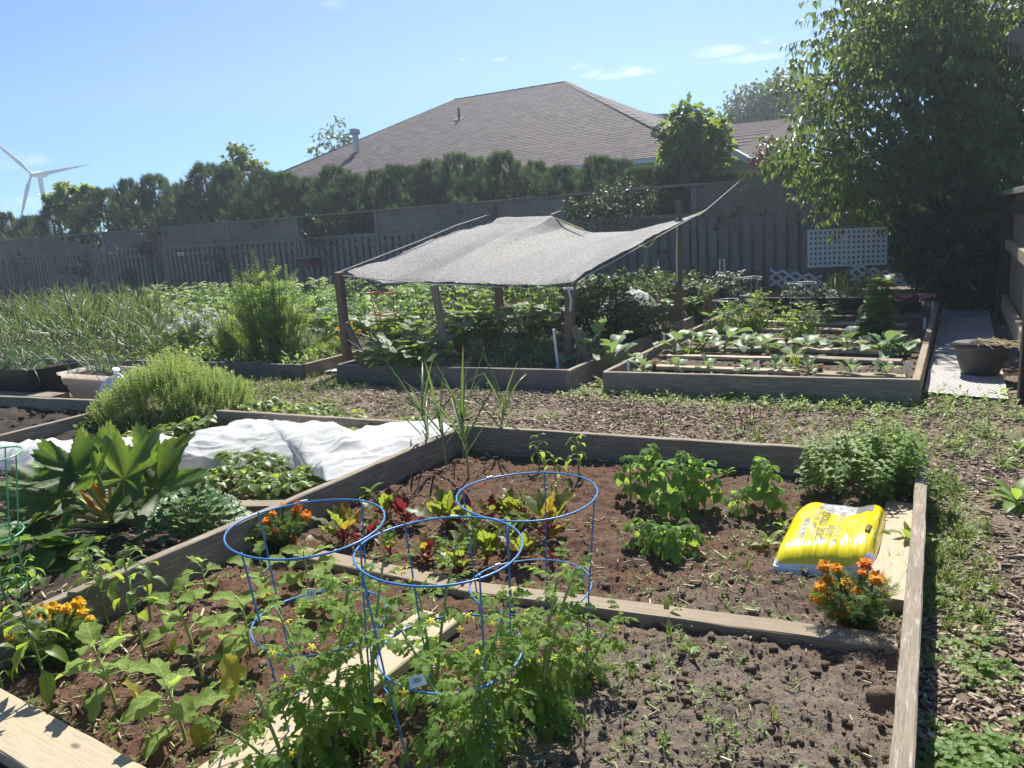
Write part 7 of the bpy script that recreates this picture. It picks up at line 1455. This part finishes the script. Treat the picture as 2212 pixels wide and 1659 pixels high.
def chips(name, XY, L0, L1, hf, mat, seed, flat=.35, asp=(.18, .42)):
    r = np.random.default_rng(seed); n = len(XY); z = hf(XY[:, 0], XY[:, 1]); G = Geo(); a = r.random(n)*6.28; D = np.stack([np.cos(a), np.sin(a), r.normal(0, flat*.6, n)], 1); Nn = r.normal(0, flat, (n, 3))+UP; B = basis(D, Nn)
    Lg = r.uniform(L0, L1, n)*(.6+.8*r.random(n)**3); S3 = np.stack([Lg*r.uniform(*asp, n), Lg, np.minimum(Lg*.16, .006)], 1); V, F, uv = chipT
    X = np.einsum('kij,knj->kni', B, V[None]*S3[:, None])+np.column_stack([XY, z+.004+r.random(n)*.010])[:, None]; FF = (F[None]+(np.arange(n)*8)[:, None, None]).reshape(-1, 4); G.add(X.reshape(-1, 3), FF, r=np.repeat(r.random(n), 8)); return tag(part(name, G, mat, None, smooth=False), kind='stuff')
def dpath(x, y): return np.clip(.55+fbm(x*1.6, y*1.6, 3, 51)*2.4, .12, 1)
chips('wood_chip_mulch', ellw(25000, -4, 6, 1.0, 7.5, 1, notin='ABCDEF', dens=dpath), .018, .045, zpath, M['chip'], 2)
chips('wood_chip_mulch', ellw(9000, -6, 6, 5, 11, 12, notin='ABCDEF', dens=dpath), .03, .06, zpath, M['chip'], 3)
chips('wood_chip_mulch', ellw(220, .6, 3, 1.2, 4, 13, notin='ABCDEF'), .05, .09, zpath, M['chip'], 4, .2)
chips('straw_litter', ellw(1000, -3, 3, 1.0, 5, 5, key='A', dens=lambda x, y: np.clip(.15+fbm(x*2.2, y*2.2, 3, 52)*3, .02, 1)), .02, .06, zsoilA, M['straw'], 6, .3, (.04, .10))
chips('straw_litter', ellw(900, -3, 1, 2.5, 5, 7, key='B'), .03, .07, zB, M['straw'], 8, .4, (.05, .1)); chips('straw_litter', ellw(1800, -2.5, 3, 6.2, 10, 9, key='E'), .04, .09, lambda x, y: .10+0*x, M['straw'], 10, .4, (.06, .12))
chips('bark_litter', ellw(2500, -3.5, 0, 3.5, 7, 14, key='B', dens=lambda x, y: np.where(y > 4.0, 1, .1)), .02, .05, zB, M['chip'], 15, .4)
dD = lambda x, y: np.clip(1.3-((x-D_r[0])*E1[0]+(y-D_r[1])*E1[1])*.7, 0, 1)
chips('straw_litter', ellw(900, -9, 0, 6, 13, 32, key='D', dens=dD), .05, .12, lambda x, y: .10+.04*vnoise(x*9, y*9), M['straw'], 33, .5, (.06, .14))
# clods of earth
ico = None
def clods(name, XY, s0, s1, hf, mat, seed):
    r = np.random.default_rng(seed); n = len(XY); ph = (1+5**.5)/2; V = np.array([[-1, ph, 0], [1, ph, 0], [-1, -ph, 0], [1, -ph, 0], [0, -1, ph], [0, 1, ph], [0, -1, -ph], [0, 1, -ph], [ph, 0, -1], [ph, 0, 1], [-ph, 0, -1], [-ph, 0, 1]])/1.9
    F = np.array([[0, 11, 5], [0, 5, 1], [0, 1, 7], [0, 7, 10], [0, 10, 11], [1, 5, 9], [5, 11, 4], [11, 10, 2], [10, 7, 6], [7, 1, 8], [3, 9, 4], [3, 4, 2], [3, 2, 6], [3, 6, 8], [3, 8, 9], [4, 9, 5], [2, 4, 11], [6, 2, 10], [8, 6, 7], [9, 8, 1]])
    s = (s0+(s1-s0)*r.random(n)**4); X = V[None]*(1+r.normal(0, .30, (n, 12, 1)))*r.uniform(.6, 1.3, (n, 1, 3))*s[:, None, None]*np.array([1, 1, .75])+np.column_stack([XY, hf(XY[:, 0], XY[:, 1])+s*.25])[:, None]; G = Geo().add(X.reshape(-1, 3), (F[None]+(np.arange(n)*12)[:, None, None]).reshape(-1, 3), r=np.repeat(r.random(n), 12)); return tag(part(name, G, mat, None, smooth=True), kind='stuff')
def dclod(x, y): return np.clip(.10+greyA(x, y)*1.1, .1, 1)
clods('soil_clods', ellw(3000, -1.5, 2.6, 1.0, 3.6, 20, key='A', dens=dclod), .0025, .016, zsoilA, M['clod'], 21); clods('soil_clods', ellw(3500, -3, 3, 1.0, 5, 22, key='A'), .0015, .008, zsoilA, M['clod'], 23); clods('soil_clods', ellw(2500, .5, 7, 4.5, 10, 24, key='F'), .004, .02, zF, M['clod'], 25); clods('soil_clods', ellw(900, -6, -2, 5, 8, 26, key='C'), .006, .035, lambda x, y: .05+0*x, M['dark_soil'], 27)
cb_ = on(1905, 1512, 'A')
for px, py, s, q in [(1905, 1514, .042, 'largest earth clod beside the right board'), (480, 1318-5, .022, 'round dark stone in the soil left of the cage')]:
    c = on(px, py, 'A'); r = np.random.default_rng(px); u, v = np.meshgrid(np.linspace(0, 2*np.pi, 17)[:-1], np.linspace(0, np.pi, 9)); d = 1+fbm(u*1.5+5, v*2, 3, px)*.5; X = np.stack([np.cos(u)*np.sin(v)*d, np.sin(u)*np.sin(v)*d*.8, np.cos(v)*d*.65], -1)*s+[0, 0, s*.3]; i = np.arange(8)[:, None]*16+np.arange(16)[None]; j = np.arange(8)[:, None]*16+((np.arange(16)+1) % 16)[None]; t = thing('earth_clod' if s > .03 else 'stone', q, 'clod' if s > .03 else 'stone', c); part('body', Geo().add(X.reshape(-1, 3), np.stack([i, j, j+16, i+16], -1).reshape(-1, 4)), M['clod'], t)
chips('soil_crumbs', ellw(9000, -2.5, 2.6, 1.0, 4, 28, key='A'), .003, .011, zsoilA, M['clod'], 29, .9, (.6, 1.0))
chips('straw_litter', ellw(160, -.5, 2.6, 1.0, 3.2, 30, key='A', dens=dclod), .012, .05, zsoilA, M['straw'], 31, .3, (.05, .14))
# seedlings
seedT = []
for k, (n, e) in enumerate([(4, .25), (6, .5), (8, .4)]):
    ts = []
    for i in range(n):
        a = i*2.4; el = e+.12*i; ts.append(xf(gleaf(1, .38, 2, 2, prof_ovate, .2, .7), (0, 0, .05+.16*i), (math.cos(a)*math.cos(el), math.sin(a)*math.cos(el), math.sin(el)), (0, 0, 1), 1-.07*i))
    seedT.append(merge(*ts))
tuft = merge(*[xf(gleaf(1, .05, 4, 1, prof_strap, 0, .9+.15*i), (random.uniform(-.12, .12), random.uniform(-.12, .12), 0), (math.cos(i*1.9)*.5, math.sin(i*1.9)*.5, 1), (math.cos(i*1.9), math.sin(i*1.9), -.5), random.uniform(.6, 1)) for i in range(9)])
def sow(name, XY, hf, tm, s0, s1, mat, seed):
    r = np.random.default_rng(seed); G = Geo(); z = hf(XY[:, 0], XY[:, 1]); pick = r.integers(0, len(tm), len(XY))
    for k, t_ in enumerate(tm):
        m = pick == k
        if m.sum() == 0: continue
        n = m.sum(); a = r.random(n)*6.28; scatter(G, t_, np.column_stack([XY[m], z[m]-.002]), np.stack([np.cos(a), np.sin(a), r.normal(0, .1, n)], 1), r.normal(0, .12, (n, 3))+UP, s0+(s1-s0)*r.random(n)**2)
    return tag(part(name, G, mat, None), kind='stuff')
def near(pts, rad): 
    P = np.array(pts)
    return lambda x, y: np.clip(1.0-np.min(np.hypot(x[:, None]-P[None, :, 0], y[:, None]-P[None, :, 1])/rad, axis=1), 0, 1)**.7
wz = [on(x, y, 'A')[:2] for x, y in [(420, 1600), (330, 1600), (480, 1620), (560, 1560), (1590, 1240), (1520, 1230), (1640, 1180), (1480, 1290), (1600, 1300), (1360, 1420), (1450, 1380), (1440, 1420), (1550, 1560), (1370, 1480), (1250, 1380), (420, 1250), (700, 1200), (820, 1090), (760, 1120), (1420, 1250), (1690, 1260), (1460, 1300), (1590, 1120), (1900, 1330), (1400, 1160), (1300, 1290), (200, 1560), (620, 1500), (860, 1420), (1250, 1600), (940, 1600)]]
sow('seedling_weeds', ellw(900, -3, 3, 1.0, 5, 61, key='A', dens=near(wz, .30)), zsoilA, seedT, .012, .034, M['weed_leaf'], 62)
sow('seedling_weeds', ellw(420, -3, 3, 1.0, 5, 63, key='A', dens=lambda x, y: np.clip(.3+fbm(x*2, y*2, 3, 64)*3, .03, 1)), zsoilA, seedT, .008, .022, M['clover_leaf'], 65)
sow('grass_tufts', ellw(90, -3, 3, 1.0, 5, 66, key='A', dens=near(wz, .35)), zsoilA, [tuft], .03, .08, M['grass_leaf'], 67)
# weeds of the path
def pd(x, y): return np.clip(.04+fbm(x*1.4, y*1.4, 3, 72)*3.2, .0, 1)*np.where(x > y*.44, .35, 1)
sow('path_weeds', ellw(850, -6, 6, 1.4, 9, 71, notin='ABCDEF', dens=pd), zpath, seedT, .018, .055, M['weed_leaf'], 73)
sow('path_weeds', ellw(420, -6, 6, 3.2, 9, 171, notin='ABCDEF', dens=pd), zpath, seedT, .03, .06, M['grass_leaf'], 173)
sow('path_grass', ellw(420, -6, 6, 1.4, 9, 74, notin='ABCDEF', dens=pd), zpath, [tuft], .04, .10, M['grass_leaf'], 75)
edge = [A_bl+(A_br-A_bl)*k+E1*.10 for k in np.linspace(.02, 1, 26)]; sow('path_grass', ellw(420, -2, 4, 2.5, 6, 76, notin='ABCDEF', dens=near([e[:2] for e in edge], .22)), zpath, [tuft], .05, .13, M['grass_leaf'], 77); sow('path_weeds', ellw(420, -2, 4, 2.5, 6, 176, notin='ABCDEF', dens=near([e[:2] for e in edge], .25)), zpath, seedT, .03, .06, M['weed_leaf'], 177)
eF = [F_l+(F_r-F_l)*k-E1*.16 for k in np.linspace(-.06, 1.05, 26)]; sow('path_weeds', ellw(480, 0, 5, 3.8, 7.5, 78, notin='ABCDEF', dens=near([e[:2] for e in eF], .26)), zpath, seedT, .03, .07, M['weed_leaf'], 79)
eL = [g(x, y, 0)[:2] for x, y in [(560, 880), (600, 840), (640, 830), (560, 850), (620, 880), (680, 835), (540, 830), (590, 815)]]; sow('path_weeds', ellw(700, -4, 0, 3.5, 9, 80, notin='ABCDEF', dens=near(eL, .6)), zpath, seedT, .025, .06, M['grass_leaf'], 81); sow('path_grass', ellw(400, -4, 0, 3.5, 9, 82, notin='ABCDEF', dens=near(eL, .6)), zpath, [tuft], .04, .10, M['grass_leaf'], 83)
eM = [g(x, y, 0)[:2] for x, y in [(1960, 850), (2010, 862), (2060, 868), (2120, 878), (2180, 895), (1930, 930), (2000, 945), (2060, 955), (2120, 970), (2190, 990), (2150, 950), (2100, 925)]]; sow('path_weeds', ellw(230, 1.5, 5, 2.5, 6, 84, notin='ABCDEF', dens=near(eM, .28)), zpath, seedT, .03, .08, M['clover_leaf'], 85)
# clover carpet outside the right board
clT = merge(*[xf(gleaf(.55, .5, 2, 2, lambda t: np.sin(np.pi*np.clip(t, 0, 1)**1.4*.98+.05)**.7, .25, .3), (0, 0, .9), (math.cos(a), math.sin(a), .1), (0, 0, 1)) for a in (0, 2.1, 4.2)], (np.array([[-.02, 0, 0], [.02, 0, 0], [.02, 0, .9], [-.02, 0, .9]]), np.array([[0, 1, 2, 3]]), np.full((4, 2), .5)))
eC = [A_br+dR*k+E2*.13 for k in np.linspace(1.15, 2.7, 26)]; eC2 = [A_br+dR*k+E2*.12 for k in np.linspace(.2, 1.2, 12)]
sow('clover_patch', ellw(1050, .3, 3, .9, 3.6, 90, notin='ABCDEF', dens=lambda x, y: near([e[:2] for e in eC], .15)(x, y)*np.clip(.4+fbm(x*6, y*6, 2, 97)*3, 0, 1)), zpath, [clT], .02, .045, M['clover_leaf'], 91); sow('path_weeds', ellw(260, .3, 3, .9, 4.5, 92, notin='ABCDEF', dens=near([e[:2] for e in eC2], .16)), zpath, seedT, .02, .05, M['weed_leaf'], 93); sow('path_grass', ellw(120, .3, 3, 1.5, 4.5, 94, notin='ABCDEF', dens=near([e[:2] for e in eC2], .15)), zpath, [tuft], .05, .11, M['grass_leaf'], 95)
sow('low_weeds', ellw(900, -9, 0, 6, 13, 34, key='D', dens=dD), lambda x, y: .07+0*x, seedT, .06, .14, M['weed_leaf'], 35)
# larger weeds one can pick out
def wplant(label, px, py, ty, n, s, name='dandelion_weed', cat='weed', group='dandelions along the right bed', el=(.15, 1.1), sp=None, k='P', lk=1.0):
    b = on(px, py, k); H = max(.05, aty_top(b, ty)); return plant(name, label, cat, b, .02, n, sp or weed, (H*.75*lk, H*1.15*lk), .01, el, el, .1, (0, 0), 'stem_pale', .005, group, topk=.85)
for a in [(1305, 835, 800, 16, .1, 'leafy weed at the left corner of the planked bed'), (1437, 842, 800, 18, .1, 'dandelion clump below the second cabbage'), (1475, 815, 775, 18, .1, 'tall weed rising before the third cabbage'), (1545, 845, 800, 18, .1, 'big weed clump in front of the bed board, left'), (1620, 850, 803, 20, .1, 'big weed clump below the white marker'), (1788, 855, 813, 22, .1, 'broad dandelion clump before the bed board at right'), (1740, 868, 830, 14, .1, 'small dandelion left of the broad clump'), (1580, 862, 835, 14, .1, 'low weed in the gravel before the clumps'), (1905, 870, 845, 10, .1, 'small weed by the right corner of planked bed')]:
    wplant(a[5], *a[:5])
GPL = 'plantain weeds on the path'
def plantain(label, px, py, ty, n):
    b = on(px, py, 'P'); H = aty_top(b, ty); t = plant('plantain_weed', label, 'weed', b, .02, 12, weed, (H*.55, H*.75), .01, (.1, .9), (.1, .9), .1, (0, 0), 'stem_pale', .004, GPL); G = Geo(); r = np.random.default_rng(px)
    for i in range(n): x, y = r.normal(0, .09), r.normal(0, .05); h = H*r.uniform(.75, 1.1); G.tube([[x*.6, y*.6, 0], [x, y, h*.65], [x, y, h*.66], [x*1.02, y, h]], [.0015, .0015, .0035, .002], 4, cap=False)
    part('spike', G, M['stem_brown'], t, kind='stuff')
for a in [(1430, 925, 892, 12, 'plantain clump left of the others behind the front bed'), (1620, 915, 875, 16, 'darkest plantain clump in the middle of the path'), (1600, 940, 905, 10, 'plantain nearest the back board'), (1360, 915, 890, 8, 'low plantain at the left on the path')]: plantain(a[4], *a[:4])
for px, py, ty, n, q in [(2195, 1090, 1010, 18, 'leafy weed cut by the right edge, nearer one'), (2170, 1010, 975, 12, 'broad leaved weed near the right edge'), (1925, 960, 918, 8, 'dark upright weed behind the mint'), (2050, 965, 945, 10, 'low dock weed on the path at right'), (2205, 975, 935, 10, 'weed at the right edge behind the broad one'), (2160, 860, 822, 7, 'small weed beside the pot at the end of the mat'), (1075, 1000-45, 925, 8, 'small weed behind the back board'), (705, 868, 850, 10, 'flat green weed on the path left of middle'), (915, 905, 880, 10, 'green weed on the path behind the garlic')]:
    wplant(q, px, py, ty, n, .1, 'leafy_weed', 'weed', 'leafy weeds on the paths')
wplant('tall serrated weed against the right board above the plank', 1962, 1180, 1080, 8, .1, 'leafy_weed', 'weed', 'leafy weeds on the paths', (.9, 1.45), None, 'A', .6)
for px, py, ty, n, q in [(1780, 1050, 985, 30, 'long grass tuft against the back board by the mint'), (1880, 1105, 1060, 60, 'short bright grass tuft below the mint'), (1950, 1245, 1190, 34, 'thin grass tuft between plank and right board'), (1900, 1345, 1310, 30, 'low grass at the end of the plank')]:
    b = on(px, py, 'A'); H = aty_top(b, ty); t = thing('grass_tuft', q, 'grass', b, 0, 'grass tufts in the front bed'); G = Geo(); r = np.random.default_rng(px)
    for i in range(n): a = r.random()*6.28; e = r.uniform(.7, 1.5); scatter(G, gra.t[i % 2], np.array([r.normal(0, .025), r.normal(0, .02), 0]), (math.cos(a)*math.cos(e), math.sin(a)*math.cos(e), math.sin(e)), (-math.cos(a), -math.sin(a), .4), H*r.uniform(.7, 1.3))
    part('blades', G, M['grass_leaf'], t, kind='stuff')
for px, py, ty, q in [(735, 1085, 1060, 'feathery seedling with silvery leaves by the left board'), (800, 1070, 1035, 'leafy seedling under the left board by the garlic'), (850, 1010, 985, 'small weed at the foot of the left board'), (1570, 1050-20, 1000, 'small bean-like weed by the back board'), (1885, 1180-70, 1090, 'little weed below the mint'), (1660, 1180, 1140, 'upright seedling left of the bag'), (1690, 1150, 1105, 'single pointed seedling behind the bag corner'), (1490, 1480-60, 1380, 'branching weed below the long timber'), (1440, 1340, 1300, 'thin weed standing before the long timber')]:
    wplant(q, px, py, ty, 9, .1, 'leafy_weed', 'weed', 'weeds in the front bed', (.1, 1.3), None, 'A')
# wire pegs at the back board, small ring tag
pg = thing('wire_peg', 'white wire hoops leaning on the back board by the beans', 'wire hoop', on(1330, 1000, 'A'), 0); 
for i in range(3): x = 1303+i*22; a, b_ = on(x, 985, 'A')+E1*.1, on(x+14, 985, 'A')+E1*.1; part('hoop', Geo().tube([a, a+UP*.05, b_+UP*.05, b_], .0018, 4), M['label_white'], pg, world=True)
# ------------------------------------------------------------------ thin volume added to lift the darks like veiling lens glare
if GLARE_HAZE > 0:
    hz = Geo().box((0, 66, 13.2), (240, 150, 29.2)); o = part('glare_haze', hz, [], None, smooth=False); tag(o, kind='stuff')
    m = bpy.data.materials.new('glare_haze'); m.use_nodes = True; m.node_tree.nodes.clear(); n1 = m.node_tree.nodes.new('ShaderNodeOutputMaterial'); n2 = m.node_tree.nodes.new('ShaderNodeVolumePrincipled'); n2.inputs['Density'].default_value = GLARE_HAZE; n2.inputs['Color'].default_value = (.78, .88, 1.0, 1); n2.inputs['Anisotropy'].default_value = .55
    m.node_tree.links.new(n2.outputs[0], n1.inputs['Volume']); o.data.materials.append(m)
